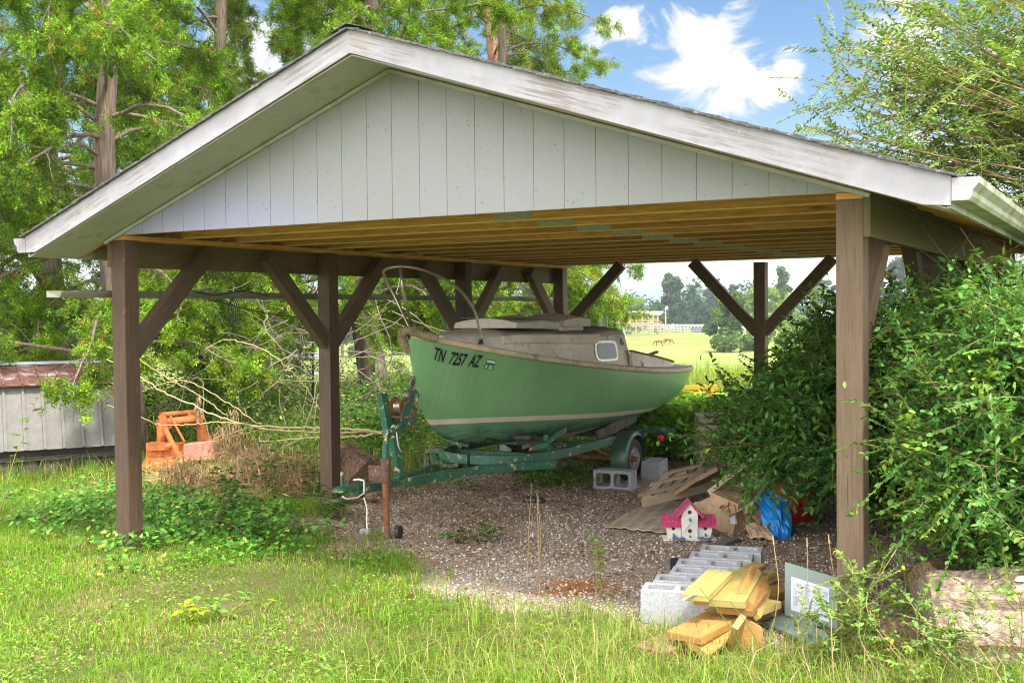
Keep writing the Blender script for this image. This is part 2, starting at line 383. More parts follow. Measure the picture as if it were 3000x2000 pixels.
def m_bark(nm, a, b_, c_):
    m, g = mat(nm); n = g.noise(g.coord('Object', (26, 26, 1.6)), 1.4, 9, .75, .5); n2 = g.noise(g.coord('Object'), 2.5, 6)
    c = g.ramp(n, (.32, c_), (.5, a), (.66, b_)); c = g.mix(g.mr(n2, .5, .7, 0, .5), c, (.24, .23, .20))
    g.l(c, g.p.inputs['Base Color']); g.p.inputs['Roughness'].default_value = .95; bump(g, n, 1., .03); return m
M['bark'] = m_bark('shaggy_cedar_bark', (.20, .14, .11), (.34, .27, .23), (.07, .045, .035))
M['pinebark'] = m_bark('red_pine_bark', (.32, .15, .085), (.45, .27, .19), (.12, .06, .04))
M['greybark'] = plain('grey_twig', (.22, .18, .14), .95, 0, .35, 12)
M['cane'] = plain('tan_cane', (.28, .19, .09), .8, 0, .3, 12)
M['straw'] = plain('bare_yellow_branch', (.50, .37, .19), .75, 0, .2, 9, .6, (.4, .3, .16))
M['orange'] = plain('rusty_orange_paint', (.50, .15, .04), .75, 0, .35, 9, .54, (.22, .09, .04), .3)
M['pink'] = plain('faded_pink_red_paint', (.60, .22, .18), .7, 0, .25, 5, .58, (.35, .15, .08))
M['yellow'] = plain('yellow_machine_paint', (.75, .36, .02), .5, 0, .2, 8, .6, (.3, .13, .03))
M['red'] = plain('red_plastic', (.60, .015, .015), .35, 0, .1, 3)
M['pinklid'] = plain('pink_plastic', (.55, .22, .32), .5, 0, .1)
M['blue'] = plain('blue_plastic_sheet', (.01, .25, .72), .3, 0, .25, 6, None, (0, 0, 0), .3)
M['bluef'] = plain('blue_paint_flake', (.14, .24, .42), .6, 0, .2)
M['card'] = plain('brown_cardboard', (.46, .32, .20), .9, 0, .25, 3, .55, (.18, .12, .075), .3, .2, 2)
M['cardg'] = plain('weathered_grey_cardboard', (.44, .36, .28), .9, 0, .22, 3, .52, (.30, .24, .18), .3, .2, 2)
M['bird_red'] = plain('speckled_red_roof', (.45, .035, .13), .5, 0, .2, 10, .56, (.85, .72, .76), .1, .5, 90)
M['bird_white'] = plain('cream_birdhouse_paint', (.70, .68, .60), .7, 0, .06, 10)
M['teal'] = plain('teal_peg', (.02, .22, .36), .5)
M['hole'] = plain('dark_hole', (.06, .04, .02), .9)
M['panelgrey'] = plain('grey_green_enamel', (.17, .22, .21), .4, .1, .08, 3, .6, (.22, .25, .24))
M['paper'] = plain('faded_paper_label', (.62, .64, .72), .8, 0, .04)
M['ink'] = plain('faded_ink', (.33, .35, .48), .8)
M['barkgrey'] = plain('black_plastic', (.03, .03, .035), .45, 0, .2)
M['angle'] = plain('grey_metal_strip', (.17, .165, .165), .45, .4, .2, 5)
M['rustroof'] = plain('rust_brown_sheet', (.12, .055, .04), .8, .1, .45, 7, .53, (.33, .30, .33), .2, .3, 3)
M['sheet'] = plain('lichen_grey_sheet', (.17, .165, .17), .75, .1, .2, 8, .47, (.14, .135, .10), .2, .3, 55)
M['darkwall'] = plain('dark_board_wall', (.07, .06, .05), .9)
M['farwhite'] = plain('white_board', (.62, .62, .62), .7, 0, .05)
M['farred'] = plain('red_roof', (.38, .15, .12), .8)
M['farblue'] = plain('blue_grey_metal', (.36, .42, .50), .6, 0, .1)
M['horse'] = plain('chestnut_coat', (.15, .05, .02), .6, 0, .2, 3)
M['hillm'] = plain('wooded_hill', (.035, .075, .085), .95, 0, .4, .02)
M['white2'] = plain('ac_white', (.62, .64, .62), .5, 0, .05)

def m_endgrain(name, a, b, scale=30):
    m, g = mat(name)
    w = g.n('ShaderNodeTexWave', wave_type='BANDS'); co = g.coord('Object', (1, 1, 2.6), (0, 0, 0), (0.1, .15, .5)); g.l(co, w.inputs[0])
    w.inputs['Scale'].default_value = scale*.35; w.inputs['Distortion'].default_value = 9; w.inputs['Detail'].default_value = 5; w.inputs['Detail Scale'].default_value = 1.6; w.inputs['Detail Roughness'].default_value = .7
    n = g.noise(g.coord('Object', (3, 3, 14)), 3, 8, .75, 1.2)
    c = g.mix(g.mr(n, .35, .62), a, b); c = g.mix(g.mr(w.outputs[1], .0, .35, .7, 0), c, tuple(x*.35 for x in a))
    g.l(c, g.p.inputs['Base Color']); g.p.inputs['Roughness'].default_value = .9; bump(g, g.math('ADD', n, w.outputs[1]), .8, .012); return m
M['whitelog'] = m_endgrain('bleached_log', (.30, .20, .15), (.56, .43, .34), 22)
M['brownlog'] = m_endgrain('brown_split_log', (.18, .10, .065), (.36, .22, .14), 26)
M['innerlog'] = m_endgrain('tan_cut_wood', (.32, .20, .11), (.46, .31, .19), 26)

# ------------------------------------------------------------------ terrain
def sstep(x): x = np.clip(x, 0, 1); return x*x*(3-2*x)
def terr(X, Y):
    d = np.hypot(np.asarray(X, float)+2, np.asarray(Y, float)-2)
    return -5.6*sstep((d-15)/115.)
_g1 = RNG.random((64, 64))
def vn(X, Y, s=1., o=0):
    """tiling value noise 0..1"""
    x = np.asarray(X)*s+o*7.3; y = np.asarray(Y)*s+o*3.1; xi = np.floor(x).astype(int); yi = np.floor(y).astype(int); fx = sstep(x-xi); fy = sstep(y-yi)
    G = lambda a, b: _g1[a % 64, b % 64]
    return (G(xi, yi)*(1-fx)+G(xi+1, yi)*fx)*(1-fy)+(G(xi, yi+1)*(1-fx)+G(xi+1, yi+1)*fx)*fy
def gravel_amt(X, Y):
    """signed distance-like: >0 inside the gravel bed"""
    X = np.asarray(X); Y = np.asarray(Y)
    yb = np.maximum(-.35, -.35-.58*(X+2))+np.clip(X+.45, 0, 1.2)*1.3
    s = np.minimum(np.minimum(Y-yb, .75-X), np.minimum(X+5.1, 6.4-Y))
    return s+(vn(X, Y, 1.6, 1)-.5)*.7+(vn(X, Y, 5, 2)-.5)*.3
# one sheet, fine near the carport, coarse to the horizon
ax_ = lambda c: np.unique(np.round(np.concatenate([np.arange(-16, 12, .25)+c, c-16-np.geomspace(.5, 5200, 44), c+12+np.geomspace(.5, 5200, 44)]), 3))
gx, gy = ax_(0.), ax_(0.)
GX, GY = np.meshgrid(gx, gy); GZ = terr(GX, GY)+(vn(GX, GY, .9, 5)-.5)*.05*(np.hypot(GX, GY) < 30)*(gravel_amt(GX, GY) < -.1)-.0
nx_, ny_ = len(gx), len(gy); idx = np.arange(nx_*ny_).reshape(ny_, nx_)
fq = np.stack([idx[:-1, :-1], idx[:-1, 1:], idx[1:, 1:], idx[1:, :-1]], -1).reshape(-1, 4)
def m_ground():
    m, g = mat('earth_gravel_grass'); tc = g.n('ShaderNodeTexCoord'); se = g.n('ShaderNodeSeparateXYZ'); ob = tc.outputs['Object']; g.l(ob, se.inputs[0])
    a = g.n('ShaderNodeAttribute', attribute_name='gravel'); gr = g.math('ADD', a.outputs['Fac'], g.math('MULTIPLY', g.math('SUBTRACT', g.noise(ob, 3.5, 7, .7), .5), .55))
    vo = g.n('ShaderNodeTexVoronoi'); g.l(ob, vo.inputs['Vector']); vo.inputs['Scale'].default_value = 80; vo.inputs['Randomness'].default_value = 1
    hs = g.n('ShaderNodeSeparateXYZ'); g.l(vo.outputs['Color'], hs.inputs[0])
    st = g.ramp(hs.outputs[0], (0., (.29, .225, .17)), (.35, (.41, .335, .265)), (.7, (.49, .42, .355)), (1., (.61, .55, .50)))
    st = g.mix(g.mr(vo.outputs['Distance'], .35, .75, 0, .65), st, (.15, .115, .085))
    dirt = g.mix(g.mr(g.noise(ob, 18, 8, .75), .35, .65), (.19, .115, .07), (.34, .23, .155))
    leafy = g.mr(g.noise(ob, 1.3, 6, .65), .45, .65, 0, .75)
    leafy = g.math('MULTIPLY', leafy, g.mr(se.outputs[0], -1.2, -4.2, .6, 1.))
    gcol = g.mix(leafy, st, dirt)
    vm = g.n('ShaderNodeVectorMath', operation='DISTANCE'); g.l(ob, vm.inputs[0]); vm.inputs[1].default_value = (-1.85, .42, 0)
    ora = g.math('MULTIPLY', g.mr(g.math('ADD', vm.outputs['Value'], g.math('MULTIPLY', g.noise(ob, 5, 6, .7), .6)), .42, .62, 1, 0), 1.)
    gcol = g.mix(ora, gcol, g.mix(g.mr(g.noise(ob, 25, 5), .3, .7), (.50, .17, .04), (.30, .13, .05)))
    lawn = g.mix(g.mr(g.noise(ob, 9, 8, .7), .38, .62), (.13, .10, .05), (.09, .13, .025))
    lawn = g.mix(g.mr(g.noise(ob, 1.1, 5, .6), .52, .68, 0, .75), lawn, (.27, .20, .12))
    vm2 = g.n('ShaderNodeVectorMath', operation='DISTANCE'); g.l(ob, vm2.inputs[0]); vm2.inputs[1].default_value = (-7.0, 2.6, 0)
    lawn = g.mix(g.mr(g.math('ADD', vm2.outputs['Value'], g.math('MULTIPLY', g.noise(ob, 3, 6, .7), 1.2)), 1.3, 1.9, .95, 0), lawn, (.42, .20, .11))
    fld = g.mix(g.mr(g.noise(g.coord('Object', (.09, .22, 1)), 1, 7, .65), .35, .65), (.11, .19, .025), (.20, .26, .055))
    fld = g.mix(g.mr(g.noise(ob, .02, 5, .6), .45, .7, 0, .7), fld, (.31, .28, .11))
    ln = g.n('ShaderNodeVectorMath', operation='LENGTH'); g.l(ob, ln.inputs[0])
    lawn = g.mix(g.mr(ln.outputs['Value'], 18, 34), lawn, fld)
    c = g.mix(g.mr(gr, -.22, .16), lawn, gcol)
    g.l(c, g.p.inputs['Base Color']); g.p.inputs['Roughness'].default_value = .95; g.p.inputs['Specular IOR Level'].default_value = .15
    hgt = g.math('ADD', g.math('MULTIPLY', vo.outputs['Distance'], -1.), g.math('MULTIPLY', g.noise(ob, 20, 8, .7), .8))
    b = g.n('ShaderNodeBump'); b.inputs['Distance'].default_value = .02; g.l(hgt, b.inputs['Height']); g.l(b.outputs[0], g.p.inputs['Normal'])
    g.l(g.mr(ln.outputs['Value'], 15, 40, .8, .0), b.inputs['Strength'])
    return m
me = bpy.data.meshes.new('ground'); me.from_pydata(np.stack([GX.ravel(), GY.ravel(), GZ.ravel()], 1).tolist(), [], fq.tolist())
at_ = me.attributes.new('gravel', 'FLOAT', 'POINT'); at_.data.foreach_set('value', np.clip(gravel_amt(GX, GY), -1, 1).ravel().astype('f'))
me.polygons.foreach_set('use_smooth', [True]*len(me.polygons)); me.materials.append(m_ground())
kind(link(bpy.data.objects.new('ground', me)), 'structure')
# far hill
mb = MB(); pts = []
for i in range(60):
    an = math.radians(-75+i*2.2); r = 2600
    h = .52*(150+45*math.sin(i*.55)+30*math.sin(i*1.3+1)+(12*math.sin(i*2.9)))
    c = np.array([math.sin(an), math.cos(an)]); P = [(c[0]*(r+o)+0, c[1]*(r+o), z) for o, z in ((-700, -12), (-350, h*.12), (-120, h*.36), (0, h*.46), (200, h*.4), (700, -12))]
    pts.append(P)
mb.loft(pts, False, False)
kind(mb.build('hill', M['hillm'], smooth=True), 'structure')
# ================================================================== CARPORT
WX, SB, HT, PB = 5.52, 2.44, 2.345, .139        # width, bay, underside of trusses, post size
RX = -2.93                                       # ridge position
YF, YBK = -.45, 7.80                             # front / back rake
XL, XR = -5.90, .49                              # eaves
ZL, ZR, ZP = 2.33, 2.35, 3.46                    # top of rake board at left eave, right eave, ridge
def rz(x): return ZP-(ZP-ZL)*(RX-x)/(RX-XL) if x < RX else ZP-(ZP-ZR)*(x-RX)/(XR-RX)
cp = thing('carport', 'open timber carport with white gable front sheltering the green boat', 'carport', (-2.76, 3.7, 0))
def post(x, y, z0, m, lab=None):
    b = MB(); b.frame((x+PB/2, y+PB/2, (z0+HT-.037)/2), (HT-.037-z0, PB, PB), (0, 0, 1), (1, 0, 0), (0, 1, 0))
    o = b.build('post', m, cp, bevel=.006)
    if lab: o['label'] = lab
    return o
for k in range(4):
    post(-WX, SB*k, -.1, M['post'])
    post(-PB, SB*k, -.1, M['posttan'] if k == 0 else M['brace'], 'pale tan front corner post' if k == 0 else None)
post(-WX/2-PB/2, 3*SB, -.1, M['brace'])
for sx, x0 in ((-1, -WX-.04), (1, .001)):
    b = MB(); b.b2((x0, .0, HT-.235), (x0+.038, 3*SB+PB, HT-.003)); o = b.build('side_beam', M['beam'], cp, bevel=.003)
# flat plates on the post tops and a lip strip outside the right beam
b = MB(); b.b2((-WX, -.0, HT-.036), (-WX+PB+.0, 3*SB+PB, HT-.002)); b.build('top_plate', M['truss'], cp)
b = MB(); b.b2((-PB, .0, HT-.036), (-.001, 3*SB+PB, HT-.002)); b.build('top_plate', M['truss'], cp)
b = MB(); b.b2((.040, .02, HT-.028), (.062, 3*SB+PB, HT+.012)); b.build('beam_strip', M['beam'], cp)
def brace(a, c, w=.089, h=.135):
    b = MB(); b.bar(a, c, w, h, up=(0, 0, 1)); return b.build('brace', M['brace'], cp, bevel=.004)
for x in (-WX+.07, -.07):
    for k in range(4):
        yc = SB*k+PB/2
        if k < 3: brace((x, yc+.05, 1.47), (x, yc+.86, 2.25))
        if k > 0: brace((x, yc-.05, 1.47), (x, yc-.86, 2.25))
yb = 3*SB+PB/2
brace((-WX+PB-.03, yb, 1.50), (-WX+PB+.80, yb, 2.33)); brace((-WX/2-.04, yb, 1.47), (-WX/2-.86, yb, 2.335)); brace((-WX/2+.04, yb, 1.47), (-WX/2+.86, yb, 2.335)); brace((-PB+.03, yb, 1.5), (-PB-.80, yb, 2.33))
# trusses: bottom chord, two rafters, webs, galvanised plates
for i in range(13):
    y = .0195+i*.613 if i < 12 else 3*SB+.07
    t = MB(); t.frame((-WX/2, y, HT+.0445), (WX+.06+.04, .089, .044), (1, 0, 0), (0, 0, 1), (0, 1, 0)); ch = t.build('roof_truss', [M['truss'], M['truss_edge_light']], cp, bevel=.008); ch.modifiers['b'].material = 1
    r = MB()
    r.bar((RX, y, rz(RX)-.105), (XL+.03, y, rz(XL+.03)-.105), .037, .075); r.bar((RX, y, rz(RX)-.105), (XR-.03, y, rz(XR-.03)-.105), .037, .075)
    if i % 1 == 0:
        r.bar((RX-.9, y, HT+.08), (RX-1.2, y, rz(RX-1.2)-.14), .036, .06); r.bar((RX-.9, y, HT+.08), (RX, y, rz(RX)-.14), .036, .06)
        r.bar((RX+.9, y, HT+.08), (RX+1.2, y, rz(RX+1.2)-.14), .036, .06); r.bar((RX+.9, y, HT+.08), (RX, y, rz(RX)-.14), .036, .06)
    r.build('rafter', M['truss'], ch)
    p = MB(); px = at(1357, 639, Y=.0)[0]; p.b2((px-.14+i*.012, y-.0245, HT+.006), (px+.14+i*.012, y-.0222, HT+.08))
    p.build('truss_plate', M['plate'], ch)
# gable siding: separate planks 8 in wide, groove between
def siding(y, name):
    b = MB(); x = -WX-.045; ztop = lambda q: rz(q)-.165
    xs = sorted(set([-WX-.045+.2032*i for i in range(28)]+[RX, .041])); xs = [q for q in xs if q <= .0411]
    if xs[-1] < .04: xs.append(.041)
    for a, c in zip(xs[:-1], xs[1:]):
        if c-a < .015: continue
        g0 = 0 if abs(a-RX) < 1e-6 else .002; a2, c2 = a+g0, c-.002
        zb = HT+.0
        if ztop(a2) < zb+.02 and ztop(c2) < zb+.02: continue
        za, zc2 = max(ztop(a2), zb+.01), max(ztop(c2), zb+.01)
        b.prism([(a2, y, zb), (c2, y, zb), (c2, y, zc2), (a2, y, za)], (0, .0045, 0))
        b.prism([(a2+.018, y-.002, zb+.001), (a2+.024, y-.002, zb+.001), (a2+.024, y-.002, za+(zc2-za)*.1-.004), (a2+.018, y-.002, za-.004)], (0, .002, 0)) if False else None
    xa, xb = RX-(rz(RX)-.165-HT-.01)/((ZP-ZL)/(RX-XL)), RX+(rz(RX)-.165-HT-.01)/((ZP-ZR)/(XR-RX))
    b.prism([(xa, y+.0035, HT+.002), (xb, y+.0035, HT+.002), (RX, y+.0035, ztop(RX)-.001)], (0, .012, 0))
    return b.build(name, M['siding'], cp)
siding(-.020, 'gable_siding'); siding(3*SB+PB+.05, 'gable_siding')
# thin battens where siding meets soffit
b = MB()
b.bar((XL+.36, -.034, rz(XL+.36)-.178), (RX, -.034, rz(RX)-.178), .022, .022); b.bar((RX, -.034, rz(RX)-.178), (.04, -.034, rz(.04)-.178), .022, .022)
b.build('soffit_batten', M['soffit'], cp)
# rake boards (fascia), slightly wavy shingle edge
FH = .145
def rake(y, name):
    for xa, xb in ((XL, RX), (RX, XR)):
        b = MB(); x0, x1 = xa, xb
        vertsL = [(x0, rz(x0)), (x1, rz(x1))]
        if xb == XR: poly = [(x0, y, rz(x0)-.002), (x1, y, rz(x1)-.002), (x1, y, rz(x1)-FH*.94), (x1-.12, y, rz(x1-.12)-FH-.022), (x0, y, rz(x0)-FH)]
        else: poly = [(x0, y, rz(x0)-.002), (x1, y, rz(x1)-.002), (x1, y, rz(x1)-FH), (x0+.10, y, rz(x0+.1)-FH-.01), (x0, y, rz(x0)-FH*.8)]
        e = nrm(V(x1-x0, 0, rz(x1)-rz(x0)))
        b.prism(poly, (0, .02, 0))
        b.build(name, M['white'], cp)
        # knots and nail heads are modelled on the right board
rake(YF, 'rake_board'); rake(YBK-.02, 'rake_board')
for (u, v, r) in ((2166, 384, .010), (2408, 466, .006), (2689, 522, .014), (2632, 542, .006), (1940, 369, .010), (1786, 298, .005)):
    p = at(u, v, Y=YF); b = MB(); b.lathe((p[0], YF-.0012, p[2]), (0, 1, 0), [(0, r), (.002, r)], 12); b.build('knot', M['knot'], cp)
# soffits under the rake
for xa, xb in ((XL+.02, RX), (RX, XR-.02)):
    d = rz(xa), rz(xb)
    for y0, y1 in ((YF+.021, -.021), (3*SB+PB+.07, YBK-.021)):
        b = MB(); b.prism([(xa, y0, d[0]-.158), (xb, y0, d[1]-.158), (xb, y0, d[1]-.150), (xa, y0, d[0]-.150)], (0, y1-y0, 0))
        b.build('soffit', M['soffit'], cp)
# roof deck and shingles
for xa, xb, sgn in ((XL-.0, RX, -1), (RX, XR, 1)):
    b = MB(); b.prism([(xa, YF+.021, rz(xa)-.062), (xb, YF+.021, rz(xb)-.062), (xb, YF+.021, rz(xb)-.046), (xa, YF+.021, rz(xa)-.046)], (0, YBK-YF-.042, 0))
    b.build('roof_deck', M['deck'], cp)
    # shingles in courses with ragged tabs
    b = MB(); L = abs(xb-xa)+.03; nco = int(L/.14)+1
    xe = xa-.03 if sgn < 0 else xb+.03
    for k in range(nco):
        for yy in np.arange(YF-.03, YBK+.02, .31):
            y0, y1 = yy+RNG.uniform(0, .006), min(yy+.305, YBK+.03)
            s0 = k*.14; s1 = min(s0+.21, L)
            X0 = xe+s0*(1 if sgn < 0 else -1); X1 = xe+s1*(1 if sgn < 0 else -1)
            li = .005+RNG.uniform(0, .008) if yy < 0 else .006
            z0, z1 = rz(np.clip(X0, -99, 99))+.010+li*.7, rz(X1)+.004
            if (X0-RX)*sgn < 0 or (X1-RX)*sgn < -.001: X1 = RX; z1 = rz(RX)+.012
            if (X0-RX)*sgn < 0: continue
            b.prism([(X0, y0, z0), (X1, y0, z1), (X1, y0, z1-.009), (X0, y0, z0-.014)], (0, y1-y0, 0))
    b.build('shingles', M['shingle'], cp)
b = MB()
for yy in np.arange(YF-.03, YBK, .15):
    b.prism([(RX-.12, yy, rz(RX-.12)+.028), (RX, yy, ZP+.034), (RX+.12, yy, rz(RX+.12)+.028), (RX, yy, ZP+.024)], (0, .16, 0))
b.build('ridge_cap', M['shingle'], cp)
# eave boards and K gutters
for sg, xe in ((-1, XL), (1, XR)):
    ze = rz(xe); b = MB()
    b.b2((min(xe, xe-.02*sg), YF+.022, ze-.15), (max(xe, xe-.02*sg), YBK-.022, ze-.03)); b.build('eave_board', M['gutter'], cp)
    x1 = xe+.003*sg; zt = ze-.012
    prof = [(0, 0), (0, -.105), (.075, -.105), (.088, -.085), (.090, -.06), (.118, -.028), (.122, 0), (.112, 0), (.108, -.022), (.082, -.056), (.078, -.084), (.072, -.097), (.006, -.097), (.006, 0)]
    b = MB(); b.prism([(x1+a*sg, YF+.0, zt+c) for a, c in prof], (0, YBK-YF, 0))
    gt = b.build('gutter', M['gutter'], cp)
    b = MB(); b.prism([(x1+a*sg, YF-.004, zt+c) for a, c in prof[:7]], (0, .003, 0)); b.build('gutter_end_cap', M['white'], cp)
# downspout at the far left
b = MB(); b.tube([(-6.02, 7.3, 2.2), (-6.0, 7.3, 2.08), (-5.72, 7.32, 1.92), (-5.66, 7.34, 1.7), (-5.66, 7.34, .2)], .035, 8)
b.build('downspout', M['gutter'], cp, smooth=True)
# long aluminium gutter length strung along the left side outside the posts
gl = thing('gutter_length', 'long dull metal gutter length strung along outside the left posts', 'gutter', (-5.75, 3.5, 1.9))
b = MB(); X = -5.72
b.prism([(X, -.42, 1.93), (X+.085, -.36, 1.93), (X+.085, -.36, 1.915), (X+.07, -.36, 1.882), (X, -.42, 1.882)], (0, 7.9, 0)); b.build('trough', M['galv'], gl)
b = MB(); b.b2((X+.001, -.2, 1.9305), (X+.084, 7.3, 1.9345)); b.build('lip', M['angle'], gl)
for y in (SB+.07, 2*SB+.07, 3*SB+.07):
    b = MB(); b.tube([(-5.54, y, 2.10), (-5.56, y, 2.0), (-5.6, y, 1.935)], .006, 6); b.build('hanger', M['hose'], gl)
rp = thing('rope_coil', 'dark rope coil hanging from the long metal gutter between left posts', 'rope', (-5.64, 2.0, 1.9))
b = MB(); c = at(672, 905, X=-5.62)
for q in range(5):
    b.tube([(-5.62+.004*q, c[1]+.01*q+(.035+.012*q)*math.cos(a)*.8, c[2]-.03+(.085+.012*q)*math.sin(a)) for a in np.linspace(0, 2*PI, 22)], .0035, 5, False)
b.tube([(-5.62, c[1]+y, 1.93+.02*math.sin(y*9)) for y in np.linspace(-.5, .5, 20)], .005, 5)
b.tube([(-5.64, c[1]-.2+2.6*t, 1.87-.16*math.sin(PI*t)) for t in np.linspace(0, 1, 14)], .005, 5)
b.build('coil', M['hose'], rp, smooth=True)

# ================================================================== BOAT
BX, BY = -4.1, 4.4
bt = thing('sailboat', 'small green sailboat with cream stripe on a trailer under the carport', 'boat', (BX, BY, 0))
Y0, Y1 = 1.86, 7.05; LB = Y1-Y0
def interp(t, tab):
    xs, ys = zip(*tab); return float(np.interp(t, xs, ys))
def smooth_tab(tab, n=160):
    xs = np.linspace(0, 1, n); ys = np.array([interp(x, tab) for x in xs])
    for _ in range(40): ys[1:-1] = (ys[:-2]+2*ys[1:-1]+ys[2:])/4
    return lambda t: float(np.interp(t, xs, ys))
beam_ = smooth_tab([(0, .03), (.06, .25), (.12, .42), (.2, .60), (.3, .76), (.42, .89), (.55, .95), (.68, .93), (.8, .85), (.9, .74), (1, .56)])
sheer_ = smooth_tab([(0, 1.56), (.1, 1.44), (.2, 1.345), (.32, 1.26), (.45, 1.185), (.6, 1.125), (.75, 1.085), (.9, 1.06), (1, 1.05)])
STEM = [(1.86, 1.56), (1.89, 1.39), (1.92, 1.23), (1.96, 1.12), (2.01, .97), (2.08, .86), (2.17, .77), (2.28, .69), (2.45, .62), (2.71, .56), (3.12, .51), (3.6, .49), (4.2, .48), (4.9, .50), (5.5, .515), (6.0, .54), (6.45, .575), (6.8, .62), (7.05, .69)]
# sections are swept: each row s (0 keel..1 sheer) starts at the stem/keel profile
def keel_pt(q):      # q 0..1 from stem head down and aft along the profile to the transom foot
    d = [0]
    for a, c in zip(STEM[:-1], STEM[1:]): d.append(d[-1]+math.hypot(a[0]-c[0], a[1]-c[1]))
    d = np.array(d)/d[-1]; return float(np.interp(q, d, [p[0] for p in STEM])), float(np.interp(q, d, [p[1] for p in STEM]))
def section(t):
    """t along length; returns function s-> (halfwidth, y, z) on the hull side"""
    ysh = Y0+LB*t; zs = sheer_(t); b = beam_(t)
    yk = ysh; zk = float(np.interp(yk, [p[0] for p in STEM], [p[1] for p in STEM])) if t > 0 else 1.5
    return ysh, zs, b, zk
def hull_pt(t, w, side):
    """w: 0 keel .. 1 sheer by height fraction"""
    ysh, zs, b, zk = section(t)
    z = zk+(zs-zk)*w
    full = sstep(np.array(t/.45)); full = float(full)
    p_bow = .78*w**.85+.22*w**2.2
    p_mid = (1-(1-w)**2.5)**(1/2.05)
    fr = p_bow*(1-full)+p_mid*full
    k = .6+.4*min(1, t/.05)
    st = max(0, (t-.8)/.2)
    x = b*fr
    # transom rakes: upper part carries further aft
    y = ysh+(.16*w-.1)*st*1.0
    return V(BX+side*x, y, z)
ts = [0, .004, .01, .02, .035, .055, .08]+list(np.linspace(.11, 1, 30)); ws = list(np.linspace(0, 1, 26)**1.25)
b = MB(); rings = []
for t in ts:
    rings.append([hull_pt(t, w, -1) for w in ws[::-1]]+[hull_pt(t, w, 1) for w in ws[1:]])
b.loft(rings, False, False)
b.loft([[V(*p) for p in rings[-1]], [V(BX, rings[-1][0][1]+.02*(p[2]-.8), p[2]) for p in rings[-1]]], False, False)
hull = b.build('hull', M['hull'], bt, smooth=True)
sm = hull.modifiers.new('s', 'SOLIDIFY'); sm.thickness = .01; sm.offset = -1
# boot stripe: thin band that follows the hull surface
b = MB()
for side in (1, -1):
    up, lo = [], []
    for t in np.concatenate([np.linspace(.032, .12, 14), np.linspace(.13, .995, 60)]):
        ysh, zs, bb, zk = section(t)
        for lst, zz in ((up, .913), (lo, .866)):
            z = zz-.0401*ysh; w = (z-zk)/(zs-zk); w = min(max(w, 0.0), 1); p = hull_pt(t, w, side); n_ = nrm(V(side*1., -.35*(1-min(1, t*3)), -.35*(1-w))); lst.append(p+n_*.004)
    b.loft([up, lo], False, False)
b.build('waterline_stripe', M['stripe'], bt, smooth=True)
# rub rail at the sheer
for side in (1, -1):
    b = MB(); R_ = []
    for t in np.linspace(0, 1, 50):
        p = hull_pt(t, 1, side); o = V(side, 0, 0)*1.
        R_.append([p+o*(-.02)+V(0, 0, .022), p+o*.016+V(0, 0, .022), p+o*.026+V(0, 0, .008), p+o*.026+V(0, 0, -.018), p+o*.014+V(0, 0, -.030), p+o*(-.02)+V(0, 0, -.03)])
    b.loft(R_); b.build('rub_rail', M['rail'], bt, smooth=True)
b = MB(); a, c = hull_pt(1, 1, -1), hull_pt(1, 1, 1); b.bar(a+V(0, .01, 0), c+V(0, .01, 0), .05, .05); b.build('transom_cap', M['rail'], bt, bevel=.01)
# deck
b = MB(); R_ = []
for t in np.linspace(.0, 1, 44):
    l, r_ = hull_pt(t, 1, -1), hull_pt(t, 1, 1); w = (r_-l)[0]
    R_.append([l+(r_-l)*f+V(0, 0, .018+.055*w/1.9*(1-(2*f-1)**2)) for f in np.linspace(0, 1, 9)])
b.loft(R_, False, False); b.build('deck', M['deckgel'], bt, smooth=True)
# trunk cabin
YC0, YC1 = 2.35, 4.92
def cab(y):
    q = (y-YC0)/(YC1-YC0); t = (y-Y0)/LB; sh = sheer_(t)+.03
    hw = max(.06, min(beam_(t)-.17, .70))*min(1, .45+1.6*max(q, 0)**.6) if q < .4 else min(beam_(t)-.17, .70)
    top = interp(q, [(0, .02), (.1, .10), (.25, .185), (.45, .25), (.7, .315), (1, .40)])
    return hw, sh, sh+top
b = MB(); R_ = []
for y in list(np.linspace(YC0, YC1-.06, 26))+[YC1]:
    hw, z0, z1 = cab(y); ring = []
    h = z1-z0; ti = .16*h
    ys = lambda z: y+(0 if y < YC1-.001 else 0)
    ring += [V(BX-hw-.02, y, z0-.06), V(BX-hw, y, z0)]
    for f in (0.5, .85): ring.append(V(BX-hw+ti*f, y, z0+h*f))
    for f in np.linspace(.04, .96, 9): ring.append(V(BX-(hw-ti)*(1-2*f), y, z0+h*(.97+.03*math.sin(PI*f))+.045*(1-(2*f-1)**2)))
    for f in (.85, .5): ring.append(V(BX+hw-ti*f, y, z0+h*f))
    ring += [V(BX+hw, y, z0), V(BX+hw+.02, y, z0-.06)]
    if y == YC1: ring = [p+V(0, -.10*(p[2]-z0)/max(h, .01)+.04, 0) for p in ring]
    R_.append(ring)
b.loft(R_, True, True); b.build('cabin', M['deckgel'], bt, autos=True)
# grimy roof skin
b = MB(); R_ = []
for y in np.linspace(YC0+.5, YC1-.13, 20):
    hw, z0, z1 = cab(y); h = z1-z0; ti = .16*h
    top = [V(BX-(hw-ti-.01)*(1-2*f), y, z0+h*(.97+.03*math.sin(PI*f))+.045*(1-(2*f-1)**2)+.008) for f in np.linspace(.0, 1, 13)]
    R_.append(top+[p-V(0, 0, .012) for p in top[::-1]])
b.loft(R_, True, True); b.build('cabin_roof', M['decktop'], bt, smooth=True)
